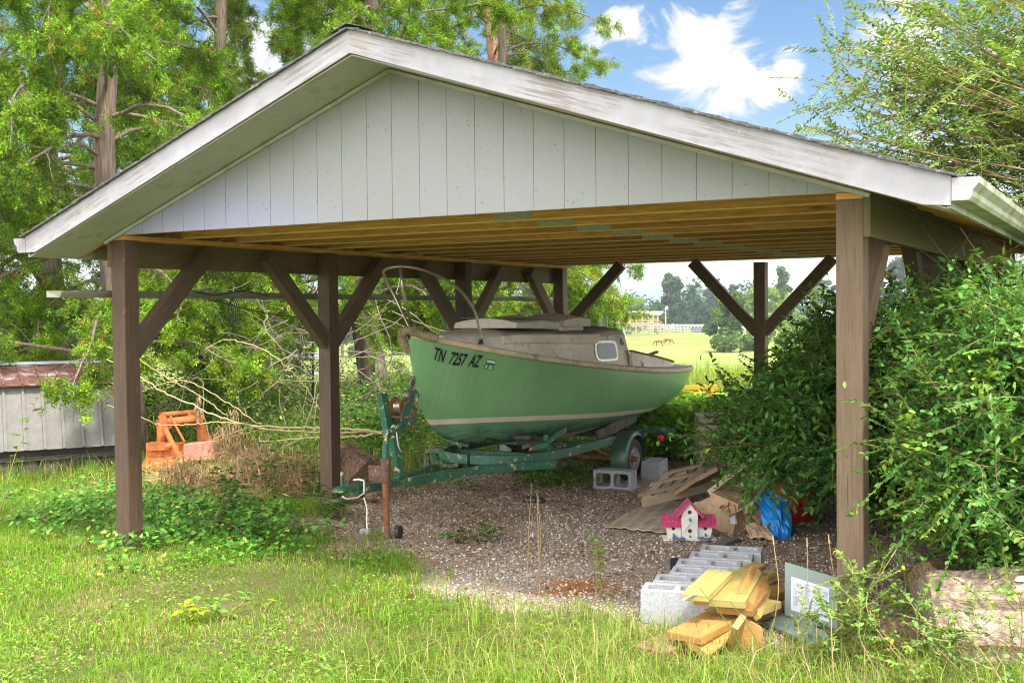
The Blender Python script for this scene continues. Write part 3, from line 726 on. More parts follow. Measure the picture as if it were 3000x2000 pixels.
# moulded shoulder along the upper side
for side in (1, -1):
    b = MB(); R_ = []
    for y in np.linspace(2.8, 4.25, 18):
        hw, z0, z1 = cab(y); h = z1-z0; q = (y-2.8)/1.45; o = .022*math.sin(PI*min(1, q*1.0+.05))**.5 if q < .97 else .004; zt = z0+h*.93; zb = zt-.075-.02*q
        fx = lambda z: hw-.16*(z-z0)
        R_.append([V(BX+side*(fx(zt)-.03), y, zt+.012), V(BX+side*(fx(zt)+o), y, zt), V(BX+side*(fx(zb)+o+.006), y, zb+.01), V(BX+side*(fx(zb)-.02), y, zb-.012)])
    b.loft(R_, True, True); b.build('side_moulding', M['deckgel'], bt, autos=True)
# hatches
def hatch(c, w, l, h, tilt, nm, cap):
    b = MB(); cy, cz = c[1], c[2]; ct, st_ = math.cos(tilt), math.sin(tilt)
    def P(x, y, z): return V(c[0]+x, cy+y*ct-z*st_, cz+y*st_+z*ct)
    R_ = []
    for f in np.linspace(-1, 1, 9):
        x = f*w/2; cr = .05*(1-f*f)
        R_.append([P(x, -l/2, 0), P(x, l/2, 0), P(x, l/2-.015, h+cr*.6), P(x, l*.1, h+cr+.012), P(x, -l/2+.02, h*.75+cr*.8)])
    b.loft(R_, True, True); return b.build(nm, cap, bt, bevel=.008)
h1 = hatch((BX+.14, 3.30, 1.585), .66, .86, .065, -.03, 'fore_hatch', M['deckgel'])
b = MB(); b.bar((BX+.14, 2.95, 1.692), (BX+.14, 3.66, 1.672), .60, .006); b.build('hatch_top', M['decktop'], bt)
h2 = hatch((BX+.14, 4.12, 1.590), .60, .80, .075, .0, 'sliding_hatch', M['deckgel'])
b = MB(); b.box((BX+.46, 3.95, 1.575), (.10, .46, .04)); b.build('hatch_runner', M['deckgel'], bt, bevel=.006)
# cabin window
for side in (1, -1):
    def fr(y, z):
        hw, z0, z1 = cab(y); return V(BX+side*(hw-.16*(z-z0)+.001), y, z)
    yc, zc_, hl, hh = 4.34, 1.345, .275, .102
    for nm, gr, of, mt in (('window_frame', 1.0, .004, M['steel']), ('window', .82, .009, M['window'])):
        b = MB(); P = []
        for a in np.linspace(0, 2*PI, 33)[:-1]:
            cx_, sx_ = math.cos(a), math.sin(a); e = .42 if cx_ < 0 else .28
            yy = yc+hl*gr*np.sign(cx_)*abs(cx_)**e; zz = zc_+hh*(gr if gr == 1 else .78)*np.sign(sx_)*abs(sx_)**.5-.02*(yy-yc)
            P.append(fr(yy, zz)+V(side*of, 0, 0))
        b.prism(P, (side*.006, 0, 0)); b.build(nm, mt, bt)
# bolt holes above and beside the window
b = MB()
for y, z in ((4.15, 1.475), (4.42, 1.475), (4.68, 1.475), (3.7, 1.45), (3.2, 1.46)):
    hw, z0, z1 = cab(y); b.lathe((BX+hw-.16*(z-z0)+.003, y, z), (1, 0, 0), [(0, .009), (.004, .007)], 8)
b.build('bolt', M['black'], bt)
# small dark emblem aft of the window
b = MB(); hw, z0, z1 = cab(4.8)
pz = 1.43; X_ = BX+hw-.16*(pz-z0)+.006
for (y, z, w, h) in ((4.77, 1.41, .10, .024), (4.76, 1.43, .06, .022), (4.75, 1.452, .024, .022), (4.78, 1.395, .06, .01)): b.box((X_, y, z), (.004, w, h))
b.build('emblem', M['black'], bt, jit=.0015)
# cockpit coaming with wooden capping
for side in (1, -1):
    b = MB(); c_ = MB(); R_, C_ = [], []
    for y in np.linspace(4.86, 6.45, 16):
        t = (y-Y0)/LB; x = min(.74, beam_(t)-.17); z0 = sheer_(t)+.02; q = (y-4.86)/1.59; zt = z0+.10*(1-q)+.065-.01*q
        o = side
        R_.append([V(BX+o*(x+.01), y, z0-.02), V(BX+o*(x-.005), y, zt), V(BX+o*(x-.03), y, zt), V(BX+o*(x-.03), y, z0-.02)])
        C_.append([V(BX+o*(x+.012), y, zt), V(BX+o*(x+.008), y, zt+.018), V(BX+o*(x-.04), y, zt+.018), V(BX+o*(x-.042), y, zt)])
    b.loft(R_, True, True); b.build('coaming', M['deckgel'], bt, autos=True)
    c_.loft(C_, True, True); c_.build('coaming_cap', M['trimw'], bt, autos=True)
b = MB(); b.b2((BX-.58, 6.43, 1.07), (BX+.58, 6.46, 1.12)); b.build('coaming', M['deckgel'], bt)
b = MB(); b.bar((BX+.05, 6.3, 1.12), (BX+.18, 6.95, 1.24), .05, .03); b.build('tiller', M['trimw'], bt, bevel=.008)
b = MB(); b.lathe((BX+.36, 6.85, 1.09), (0, 0, 1), [(0, .02), (.02, .012), (.03, .02)], 8); b.bar((BX+.36, 6.79, 1.118), (BX+.36, 6.91, 1.118), .014, .014); b.build('cleat', M['black'], bt)
b = MB(); b.lathe((BX+.74, 5.12, 1.145), (0, 0, 1), [(0, .022), (.03, .016), (.045, .024), (.05, .01)], 10); b.build('deck_fitting', M['steel'], bt, smooth=True)
b = MB()
for k in range(3):
    p = hull_pt((4.95+.06*k-Y0)/LB, .93, 1); b.lathe(p+V(.001, 0, 0), (1, 0, 0), [(0, .008), (.006, .006)], 8)
b.build('rivet', M['whitep'], bt)
# pulpit
def spline(P, n=8):
    P = [np.array(p, float) for p in P]; out = []
    P2 = [2*P[0]-P[1]]+P+[2*P[-1]-P[-2]]
    for i in range(1, len(P2)-2):
        for k in range(n):
            t = k/n; a, b_, c, d = P2[i-1:i+3]
            out.append(.5*((2*b_)+(-a+c)*t+(2*a-5*b_+4*c-d)*t*t+(-a+3*b_-3*c+d)*t**3))
    out.append(P[-1]); return out
b = MB()
hoop = [at(1409, 1000, X=-3.80), at(1404, 960, X=-3.80), at(1385, 900, X=-3.82), at(1335, 838, X=-3.87), at(1255, 795, X=-3.97), at(1185, 780, X=-4.1), at(1140, 784, X=-4.22), at(1124, 796, X=-4.32), at(1132, 822, X=-4.36), at(1165, 885, X=-4.30), at(1202, 962, X=-4.16)]
b.tube(spline(hoop), .0125, 8); b.tube([at(1173, 782, X=-4.1), at(1180, 850, X=-4.1), at(1208, 962, X=-4.12)], .0125, 8)
b.build('pulpit_rail', M['steel'], bt, smooth=True)
b = MB(); p = at(1409, 1000, X=-3.80); b.lathe(p-V(0, 0, .02), (0, 0, 1), [(0, .024), (.012, .022), (.03, .017), (.05, .015)], 12); b.build('rail_foot', M['black'], bt)
# padded rope wrap round the stem head
b = MB(); P = [at(1200, 1030, X=-4.13), at(1182, 1000, X=-4.14)+V(0, -.01, 0), at(1180, 978, X=-4.13), at(1194, 966, X=-4.08), at(1225, 976, X=-4.03), at(1283, 991, X=-3.90)]
S_ = spline(P, 14); rr = [.034+.0045*(i % 2) for i in range(len(S_))]
rr[-1] = .03; rr[0] = .02; b.tube(S_, rr, 12); b.build('rope_fender', M['rope'], bt)
# registration letters on the starboard bow
def text_on_hull(txt, t0, t1, w_base, size, m, nm, shear=.10, font_w=.8, lift=.006):
    cu = bpy.data.curves.new('txt', 'FONT'); cu.body = txt; cu.size = 1; cu.shear = shear; cu.resolution_u = 3
    cu.offset = .03
    ob = bpy.data.objects.new('txt', cu); COL.objects.link(ob); dg = bpy.context.evaluated_depsgraph_get()
    me0 = bpy.data.meshes.new_from_object(ob.evaluated_get(dg)); bpy.data.objects.remove(ob)
    bm = bmesh.new(); bm.from_mesh(me0); bmesh.ops.triangulate(bm, faces=bm.faces)
    bmesh.ops.subdivide_edges(bm, edges=[e for e in bm.edges if e.calc_length() > .25], cuts=2); bm.to_mesh(me0); bm.free()
    co = np.array([v.co[:] for v in me0.vertices]); w = co[:, 0].max()-co[:, 0].min(); x = (co[:, 0]-co[:, 0].min())/w
    out = []
    for (xx, yy) in zip(x, co[:, 1]):
        t = t0+(t1-t0)*xx; wv = w_base(t)+yy*size/(section(t)[1]-section(t)[3])
        p = hull_pt(t, wv, 1); p2 = hull_pt(t+.01, wv, 1); p3 = hull_pt(t, wv+.02, 1); n_ = nrm(np.cross(p2-p, p3-p)); n_ = n_ if n_[0] > 0 else -n_
        out.append(p+n_*lift)
    bb = MB(); bb.add(out, [tuple(p.vertices) for p in me0.polygons]); return bb.build(nm, m, bt)
def t_at(u, v):     # hull station seen at a pixel
    best = None
    for t in np.linspace(.02, .3, 281):
        for w in np.linspace(.5, 1, 101):
            a, c, _ = pix(hull_pt(t, w, 1)); d = (a-u)**2+(c-v)**2
            if best is None or d < best[0]: best = (d, t, w)
    return best[1:]
ta, wa = t_at(1268, 1049); tb, wb = t_at(1403, 1073)
wbf = lambda t: wa+(wb-wa)*(t-ta)/(tb-ta)
text_on_hull('TN  7257  AZ', ta, tb, wbf, .115*1.25, M['black'], 'registration_number')
tc_, wc_ = t_at(1416, 1078)[0], t_at(1416, 1078)[1]; td_, wd_ = t_at(1442, 1080)[0], t_at(1442, 1052)[1]
def patch(t0, t1, w0, w1, m, nm, lift):
    b = MB(); R_ = []
    for t in np.linspace(t0, t1, 4):
        row = []
        for w in np.linspace(w0, w1, 4):
            p = hull_pt(t, w, 1); p2 = hull_pt(t+.01, w, 1); p3 = hull_pt(t, w+.02, 1); n_ = nrm(np.cross(p2-p, p3-p)); row.append(p+(n_ if n_[0] > 0 else -n_)*lift)
        R_.append(row)
    b.loft(R_, False, False); return b.build(nm, m, bt)
patch(tc_, td_, wc_, wd_, M['sticker'], 'year_sticker', .004); patch(tc_+.001, td_-.001, wc_+(wd_-wc_)*.70, wc_+(wd_-wc_)*.92, M['whitep'], 'sticker_band', .006)
text_on_hull('15', tc_+.002, td_-.002, lambda t: wc_+(wd_-wc_)*.10, .040, M['whitep'], 'sticker_year', 0, lift=.0075)

# ================================================================== TRAILER
tr = thing('boat_trailer', 'rusty dark green boat trailer carrying the green sailboat', 'trailer', (-4.05, 3.6, 0))
TX = -4.05
b = MB()
FZ = .46
kink = [(-3.93, 2.22), (-3.60, 2.52), (-3.42, 2.95), (-3.36, 3.4), (-3.36, 5.75)]
def rect_path(b, pts, w, h):
    R_ = []
    for i, p in enumerate(pts):
        p = np.array(p, float); t = nrm(np.array(pts[min(i+1, len(pts)-1)], float)-np.array(pts[max(i-1, 0)], float)); s_ = nrm(np.cross((0, 0, 1), t)); u = V(0, 0, 1)
        R_.append([p-s_*w/2-u*h/2, p+s_*w/2-u*h/2, p+s_*w/2+u*h/2, p-s_*w/2+u*h/2])
    b.loft(R_, True, True)
TP0, TP1, TP2 = at(1180, 1398, Z=.40), at(1400, 1362, Z=.40), at(1625, 1346, Z=.40)
for sd_ in (1, -1):
    X = lambda x: TX+sd_*(x-TX)
    b = MB(); pts = spline([(X(-4.04), 2.74, .417), (X(-3.80), 2.79, .417), (X(-3.62), 2.93, .417), (X(-3.52), 3.2, .417)], 4)+[V(X(-3.48), 3.6, .417), V(X(-3.48), 5.5, .425)]
    rect_path(b, pts, .05, .085); b.build('side_rail', M['trailer'], tr, bevel=.006)
    b = MB(); rect_path(b, [(X(TP0[0]+.01), TP0[1], .363), (X(TP1[0]), TP1[1], .363), (X(TP2[0]), TP2[1], .363)], .05, .072); b.build('tongue_rail', M['trailer'], tr, bevel=.006)
b = MB(); b.b2((TX-.035, 1.02, .34), (TX+.035, 1.72, .41)); b.build('tongue', M['trailer'], tr, bevel=.005)
for y, z in ((3.35, .39), (4.1, .42), (5.1, .42), (5.47, .43)):
    b = MB(); b.b2((TX-.53, y-.03, z-.03), (TX+.53, y+.03, z+.03)); b.build('cross_member', M['trailer'], tr, bevel=.005)
# coupler
b = MB(); cy0 = .78
R_ = []
for y, w, h, z in ((cy0, .015, .02, .40), (cy0+.015, .045, .05, .40), (cy0+.05, .06, .075, .40), (cy0+.12, .06, .08, .40), (cy0+.2, .045, .075, .40), (cy0+.34, .042, .07, .40)):
    R_.append([V(TX+w*math.cos(a), y, z+h/2*math.sin(a)*(1 if math.sin(a) > 0 else .6)) for a in np.linspace(0, 2*PI, 17)[:-1]])
b.loft(R_); b.build('coupler', M['trailer'], tr, smooth=True)
b = MB(); b.bar((TX-.01, cy0+.10, .43), (TX-.01, cy0+.10, .54), .02, .015, up=(0, 1, 0)); b.build('coupler_latch', M['trailer'], tr)
b = MB(); b.tube([(TX+.065, cy0+.28, .45), (TX+.07, cy0+.27, .36), (TX+.06, cy0+.2, .335), (TX+.06, cy0+.06, .345), (TX+.055, cy0+.02, .37)], .007, 6)
b.tube([(TX+.05, cy0+.3, .45), (TX, cy0+.3, .458), (TX-.05, cy0+.3, .45)], .009, 6); b.build('safety_wire', M['wrope'], tr, smooth=True)
b = MB(); b.tube([(TX+.05, cy0+.2, .335), (TX+.05, cy0+.3, .335)], .012, 8); b.build('plug', M['black'], tr)
# jack
jx, jy = -3.86, 1.17
b = MB(); b.tube([(jx, jy, .0), (jx, jy, .45)], .027, 14); jk = b.build('jack_post', M['rust'], tr, autos=True)
b = MB(); b.tube([(jx, jy, .43), (jx, jy, .62)], .037, 14); b.b2((jx-.15, jy-.02, .44), (jx-.02, jy+.02, .56)); b.build('jack_sleeve', M['rustgrey'], tr, bevel=.004)
b = MB(); b.tube([(jx, jy, .60), (jx, jy, .72)], .026, 12); b.tube([(jx, jy, .72), (jx+.02, jy, .80), (jx+.05, jy, .84)], .022, 10); b.tube([(jx+.04, jy-.05, .83), (jx+.04, jy+.06, .83)], .028, 12)
b.build('jack_head', M['trailer'], tr, autos=True)
b = MB(); b.lathe((jx, jy, .0), (0, 0, 1), [(0, .045), (.02, .04), (.05, .03), (.1, .028)], 14); b.build('jack_foot', M['rustgrey'], tr, smooth=True)
b = MB(); b.lathe((jx+.10, jy+.02, .05), (1, .2, 0), [(-.015, .02), (-.015, .055), (.015, .055), (.015, .02)], 18); b.build('jack_wheel', M['tyre'], tr, autos=True)
# winch post and winch
wf = V(-4.02, 1.50, .42)
b = MB(); top = at(1119, 1152, X=-4.12); lowp = at(1150, 1325, X=-4.05)
b.bar(lowp+V(0, 0, -.02), top, .055, .085, up=(0, 1, 0)); b.build('winch_post', M['trailer'], tr, bevel=.004)
b = MB(); b.frame(top+nrm(top-lowp)*.001, (.002, .047, .072), top-lowp, (1, 0, 0), (0, 1, 0)); b.build('post_mouth', M['black'], tr)
b = MB(); b.bar(at(1152, 1280, X=-3.99), at(1172, 1392, X=-3.99), .05, .075, up=(0, 1, 0)); b.bar(at(1152, 1275, X=-3.99), at(1215, 1205, X=-3.99), .04, .06, up=(0, 1, 0)); b.build('winch_stand', M['trailer'], tr, bevel=.004)
b = MB(); b.bar(at(1213, 1207, X=-3.98), at(1223, 1152, X=-3.98), .03, .03, up=(0, 1, 0)); b.bar(at(1180, 1215, X=-4.1), at(1200, 1160, X=-4.1), .03, .03, up=(0, 1, 0)); b.build('bow_stop_arm', M['trailer'], tr, bevel=.004)
for u in (1196, 1213):
    b = MB(); p = at(u, 1158, X=-4.04); b.lathe(p, (1, 0, 0), [(-.03, .02), (-.025, .045), (0, .052), (.025, .045), (.03, .02)], 16); b.build('bow_roller', M['angle'], tr, smooth=True)
wc = at(1172, 1190, X=-4.02)
b = MB(); b.lathe(wc+V(-.055, 0, 0), (1, 0, 0), [(0, .078), (.006, .08), (.012, .045), (.095, .045), (.10, .08), (.107, .078)], 22); b.build('winch_drum', M['rust'], tr, autos=True)
b = MB()
for k in range(6): b.tube([wc+V(-.03+.012*k, .05*math.cos(a), .05*math.sin(a)) for a in np.linspace(0, 2*PI, 18)], .006, 5, False)
b.build('winch_cable', M['steel'], tr, smooth=True)
for dx in (-.085, .068):
    b = MB(); b.prism([wc+V(dx, y, z) for y, z in ((-.10, -.10), (-.02, -.16), (.10, -.15), (.13, -.03), (.07, .07), (-.03, .04))], (.008, 0, 0))
    b.build('winch_plate', M['trailer'], tr)
b = MB()
for y, z in ((.04, -.05), (.03, -.11), (-.05, -.08), (.07, .02)): b.tube([wc+V(-.12, y, z), wc+V(.12, y, z)], .009, 8)
for u, v in ((1138, 1271), (1140, 1293)): p = at(u, v, X=-4.03); b.tube([p-V(.06, 0, 0), p+V(.06, 0, 0)], .007, 6)
b.build('winch_bolt', M['rust'], tr)
b = MB(); b.tube(spline([wc+V(0, .05, .02), at(1203, 1135, X=-4.06), at(1207, 1118, X=-4.08), at(1213, 1108, X=-4.1)], 5), .007, 6)
for k in range(3):
    p = at(1206+k*3, 1128-k*9, X=-4.07); b.tube([p+V(0, .02*math.cos(a), .028*math.sin(a)) for a in np.linspace(0, 2*PI, 12)], .006, 5, False)
b.build('shackle', M['angle'], tr, smooth=True)
b = MB(); b.tube(spline([at(1124, 1258, X=-4.0)+V(.02, 0, 0), at(1140, 1262, X=-3.97), at(1153, 1245, X=-3.96), at(1162, 1270, X=-3.95), at(1166, 1300, X=-3.95), at(1174, 1322, X=-3.96)], 6), .006, 6); b.build('tie_cord', M['wrope'], tr, smooth=True)
# keel pads, bunks, bolster
b = MB(); b.bar((TX-.28, 3.3, .58), (TX+.35, 3.3, .575), .14, .03); b.build('keel_pad', M['bunk'], tr)
for sd_ in (1, -1):
    b = MB(); b.bar((TX+sd_*.33, 3.2, .50), (TX+sd_*.38, 5.6, .57), .10, .035, up=(-sd_*.35, 0, 1)); b.build('bunk', M['bunk'], tr, bevel=.003)
    b = MB(); b.bar((TX+sd_*.47, 4.45, .47), (TX+sd_*.47, 5.45, .60), .03, .12, up=(0, 0, 1)); b.build('side_bunk', M['bunk'], tr, bevel=.003)
    b = MB(); b.bar((TX+sd_*.47, 3.35, .42), (TX+sd_*.47, 3.35, .60), .05, .05, up=(0, 1, 0))
    b.prism([(TX+sd_*.55, 3.2, .55), (TX+sd_*.60, 3.28, .63), (TX+sd_*.60, 3.5, .66), (TX+sd_*.55, 3.58, .64), (TX+sd_*.33, 3.45, .52), (TX+sd_*.33, 3.25, .50)], (0, 0, -.05)); b.build('bolster', M['trailer'], tr, bevel=.004)
b = MB(); b.tube([(TX-.6, 4.84, .21), (TX+.6, 4.84, .21)], .026, 10); b.build('axle', M['rust'], tr)
for sd_ in (1, -1):
    b = MB(); b.tube(spline([(TX+sd_*.5, 4.3, .37), (TX+sd_*.52, 4.6, .27), (TX+sd_*.52, 5.0, .26), (TX+sd_*.52, 5.35, .37)], 5), .022, 8)
    b.build('leaf_spring', M['rust'], tr)
WR = .21; wy = 4.83; KS = WR/.325
for sd_ in (1, -1):
    wx = TX+sd_*.665; c = V(wx, wy, WR)
    b = MB(); n = 64
    prof = [(-.075, .19), (-.085, .23), (-.085, .28), (-.07, .315), (-.05, .325), (-.045, .315), (-.04, .325), (-.016, .325), (-.011, .315), (-.006, .325), (.016, .325), (.021, .315), (.026, .325), (.05, .325), (.07, .315), (.085, .28), (.085, .23), (.075, .19)]
    R_ = []
    for k in range(n+1):
        a = 2*PI*k/n; R_.append([c+V(d*.78, r*KS*math.cos(a), r*KS*math.sin(a))+(V(0, math.cos(a), math.sin(a))*(.004 if k % 2 and r > .31 else 0)) for d, r in prof])
    b.loft(R_, False, False); ty = b.build('wheel', M['tyre'], tr, autos=True)
    b = MB(); b.lathe(c+V(sd_*.0, 0, 0), (sd_, 0, 0), [(-.02, .03), (-.01, .06), (.02, .075), (.03, .095), (.015, .11), (.028, .12), (.058, .1275), (.062, .124), (.035, .115), (.015, .105)], 40); b.build('rim', M['rim'], ty, autos=True)
    b = MB(); b.lathe(c, (sd_, 0, 0), [(-.03, .04), (.03, .038), (.035, .03), (.085, .027), (.09, .022)], 20)
    for k in range(5): b.lathe(c+V(0, +.052*math.cos(k*1.257), .052*math.sin(k*1.257)), (sd_, 0, 0), [(0, .008), (.03, .008)], 6)
    b.build('hub', M['rust'], ty, autos=True)
    b = MB(); R_ = []
    for a in np.linspace(-.25, 1.0, 26)*PI:
        rr_ = .292; cc = V(0, -math.cos(a), math.sin(a)); p = V(0, wy, WR)+cc*rr_; 
        ring = []
        for x, dr in ((-.085, -.006), (-.05, 0), (.04, 0), (.07, -.012), (.088, -.04), (.082, -.04), (.066, -.016), (.038, -.006), (-.05, -.006), (-.083, -.012)):
            q = p+cc*dr; ring.append(V(wx+sd_*x, q[1], q[2]))
        if a < 1.0*PI+.01 and a > -.1*PI: R_.append(ring)
    b.loft(R_, True, True); b.build('fender', M['fender'], tr, autos=True)
    b = MB(); b.bar((TX+sd_*.56, wy+.1, .43), (TX+sd_*.62, wy, .49), .03, .02); b.build('fender_bracket', M['trailer'], tr)
# rear light bar with lamps
for sd_ in (1, -1):
    b = MB(); b.b2((TX+sd_*.5, 5.40, .43), (TX+sd_*.93, 5.44, .49)); b.build('light_bar', M['trailer'], tr)
    b = MB(); b.lathe((TX+sd_*.80, 5.40, .38), (0, -1, 0), [(0, .055), (.03, .06), (.04, .05)], 18); l_ = b.build('lamp', M['black'], tr, autos=True)
    b = MB(); b.lathe((TX+sd_*.80, 5.36, .38), (0, -1, 0), [(0, .042), (.012, .038), (.02, .02)], 18); b.build('lens', M['redlens'], l_, smooth=True)
# ================================================================== CLUTTER
def quadbox(b, P4, th):  # P4 top corners, thickness down
    b.prism([np.array(p, float) for p in P4], (0, 0, -th))
# --- cinder blocks
def block_mb(L=.39, Wd=.19, H=.19, upright=True):
    """hollow two-cell block, cells along local z; base at z=0"""
    b = MB(); t = .032; L2, W2 = L/2, Wd/2
    outer = [(-L2, -W2), (L2, -W2), (L2, W2), (-L2, W2)]
    cells = []
    for x0, x1 in ((-L2+t, -t*.55), (t*.55, L2-t)):
        c = .018; y0, y1 = -W2+t, W2-t
        cells.append([(x0+c, y0), (x1-c, y0), (x1, y0+c), (x1, y1-c), (x1-c, y1), (x0+c, y1), (x0, y1-c), (x0, y0+c)])
    bm = bmesh.new()
    for z in (0, H):
        ov = [bm.verts.new((*p, z)) for p in outer]; es = [bm.edges.new((ov[i], ov[(i+1) % 4])) for i in range(4)]
        for c in cells:
            cv = [bm.verts.new((*p, z)) for p in c]; es += [bm.edges.new((cv[i], cv[(i+1) % 8])) for i in range(8)]
        bmesh.ops.triangle_fill(bm, use_beauty=True, edges=es)
    bm.verts.ensure_lookup_table(); n = 4+16
    def side(i0, k):
        for i in range(k): bm.faces.new([bm.verts[i0+i], bm.verts[i0+(i+1) % k], bm.verts[n+i0+(i+1) % k], bm.verts[n+i0+i]])
    side(0, 4); side(4, 8); side(12, 8)
    bmesh.ops.recalc_face_normals(bm, faces=bm.faces)
    me = bpy.data.meshes.new('cinder_block'); bm.to_mesh(me); bm.free(); return me
bme = block_mb(); bme.materials.append(M['blockl'])
bme2 = bme.copy(); bme2.materials.clear(); bme2.materials.append(M['block'])
def block(me, loc, rot, label, grp=None):
    o = link(bpy.data.objects.new('cinder_block', me)); o.location = loc; o.rotation_euler = rot
    bv = o.modifiers.new('b', 'BEVEL'); bv.width = .005; bv.segments = 2; bv.limit_method = 'ANGLE'
    tag(o, label, 'cinder block', grp); return o
n0 = at(1876, 1725, Z=.19); n1 = at(2037, 1609, Z=.19); fr_ = at(2211, 1617, Z=.19)
row_dir = nrm((n1-n0)*V(1, 1, 0)); ldir = nrm((fr_-n1)*V(1, 1, 0)); rot = math.atan2(ldir[1], ldir[0]); step = np.linalg.norm((n1-n0)[:2])/5
ords = ['nearest pale cinder block of the row, its front face in the grass', 'second pale cinder block from the grass, in the row beside the lumber', 'third pale cinder block from the grass, partly under the new boards', 'fourth pale cinder block from the grass, in the row of hollow blocks', 'fifth pale cinder block from the grass, shifted slightly to the right', 'farthest pale cinder block of the row, next to the grey metal strip']
for k in range(6):
    jx_ = (0, .0, .03, .0, .02, .03)[k]
    c = n0+row_dir*step*k+ldir*(.195+jx_)+V(-ldir[1], ldir[0], 0)*.095
    block(bme, (c[0], c[1], .0), (0, 0, rot+(0, .01, -.01, .015, 0, -.01)[k]), ords[k], 'cinder blocks in a row beside the lumber')
p = at(1752, 1427, Z=0); q = at(1843, 1432, Z=0); r2 = math.atan2((q-p)[1], (q-p)[0])+.0
mid = (p+at(1848, 1432, Z=0))/2+V(.0, .095, 0)
block(bme2, (mid[0], mid[1], .095), (PI/2, 0, r2), 'grey cinder block on its side, openings facing out, chocking the trailer wheel', 'cinder blocks chocking the trailer wheel')
c = at(1900, 1402, Z=0)
block(bme2, (c[0]+.02, c[1]+.12, .0), (0, 0, .15+PI/2), 'grey cinder block standing upright just behind the trailer wheel', 'cinder blocks chocking the trailer wheel')
c = at(1300, 1362, Z=0); block(bme2, (c[0], c[1], .1), (PI/2, 0, .4), 'grey cinder block in the weeds behind the front of the trailer frame')
# --- metal strip
b = MB(); a = at(2150, 1578, Z=.02); c = at(1985, 1652, Z=.03); b.bar(a, c, .09, .035); o = b.build('metal_strip', M['angle'])
tag(o, 'long grey metal strip lying on the gravel beside the birdhouse', 'metal strip')
b = MB(); e = at(1979, 1650, Z=.035); b.box(e, (.07, .03, .075), .5); b2_ = b.build('end_cap', M['black'], o)
# --- lumber pile
def rp(x, y): return 1800+x/3.92, 1580+y/3.92
def board(n, f, z0, z1, w, th, m, label, roll=0., slope=None):
    a = at(*rp(*n), Z=z0); c = at(*rp(*f), Z=z1); d = nrm(c-a); side = nrm(np.cross(d, (0, 0, 1))); up = np.cross(side, d)
    up2 = up*math.cos(roll)+side*math.sin(roll); s2 = np.cross(d, up2)
    b = MB(); b.frame((a+c)/2-up2*th/2, (np.linalg.norm(c-a), w, th), d, s2, up2)
    o = b.build('board', m, None, bevel=.004); tag(o, label, 'board', 'boards in the lumber pile'); return o, a, d, s2, up2
bo, a1, d1, s1, u1 = board((925, 620), (1215, 345), .30, .31, .14, .038, M['pineg'], 'short yellow-green board with a green tag, topmost at the left of the lumber pile')
board((1060, 680), (1262, 440), .255, .265, .14, .036, M['pineo'], 'orange board end directly beneath the topmost left board')
bb, a3, d3, s3, u3 = board((1290, 690), (1500, 345), .26, .27, .19, .04, M['pineg'], 'widest yellow-green board with wavy grain on top of the lumber pile')
board((1555, 690), (1685, 400), .235, .25, .14, .036, M['pineo'], 'narrow orange board leaning against the right side of the widest top board', .9)
board((1600, 765), (1735, 445), .20, .22, .14, .036, M['pine'], 'yellow board edge just right of the leaning orange board', 1.0)
board((1380, 785), (1560, 560), .21, .22, .19, .036, M['pineo'], 'orange board with a blue tag under the widest top board')
board((1215, 850), (1700, 660), .145, .155, .24, .038, M['pineg'], 'long golden board crossing beneath the upper pile')
board((1260, 900), (1760, 700), .095, .10, .2, .045, M['oldboard'], 'dark brown board at the base under the crossing golden board')
board((800, 1080), (1245, 845), .135, .15, .20, .04, M['pineo'], 'large clean orange board sloping in the grass in front of the pile')
board((400, 1255), (790, 1075), .06, .07, .2, .07, M['oldboard'], 'weathered red-brown board end sticking out nearest the camera')
board((960, 1220), (1330, 960), .085, .12, .14, .04, M['pineo'], 'orange board lying half hidden in grass right of the weathered board', .5)
board((1330, 1200), (1395, 915), .04, .20, .10, .036, M['pine'], 'thin yellow board edge tucked behind the pointed board', .9)
board((1500, 330), (1665, 262), .26, .27, .09, .03, M['pine'], 'small pale offcut poking up behind the lumber pile')
board((1700, 400), (1805, 345), .20, .21, .07, .03, M['pineg'], 'thin upper offcut at the back right of the pile')
board((1725, 440), (1850, 378), .17, .18, .07, .03, M['pine'], 'thin lower offcut at the back right of the pile')
board((1740, 480), (1905, 460), .12, .13, .12, .04, M['oldboard'], 'brown offcut lying flat behind the pile')
board((1730, 610), (1890, 525), .12, .13, .14, .06, M['pineo'], 'stubby orange offcut between the pile and the grey metal panel')
board((1850, 690), (1950, 640), .07, .075, .14, .05, M['pineg'], 'short golden offcut touching the grey metal panel')
# pointed board standing on end
P = [at(*rp(x, y), Y=at(*rp(1560, 1290), Z=0)[1]+o_) for x, y, o_ in ((1415, 1300, 0), (1425, 890, .05), (1440, 855, .055), (1700, 1010, .04), (1720, 1180, .02), (1690, 1300, 0))]
b = MB(); b.prism(P, (-.02, .035, .0)); o = b.build('board', M['pineo'], bevel=.003); tag(o, 'orange board with a pointed end standing up at the front of the pile', 'board', 'boards in the lumber pile')
def tagmb(name, parent, c, d, s, u, L, w, m1, m2):
    b = MB(); b.frame(c, (L, w, .001), d, s, u); t_ = b.build(name, m1, parent)
    b = MB(); b.frame(c+u*.0015+d*L*.1, (L*.5, w*.6, .001), d, s, u); b.build('tag_print', m2, t_)
cc = at(*rp(855, 650), Y=a1[1]-.02); tagmb('price_tag', bo, cc, RV*.9+UV_*.45, -FV, -RV*.4+UV_*.9 if False else -FV+UV_*.2, .08, .028, M['whitep'], M['sticker'])
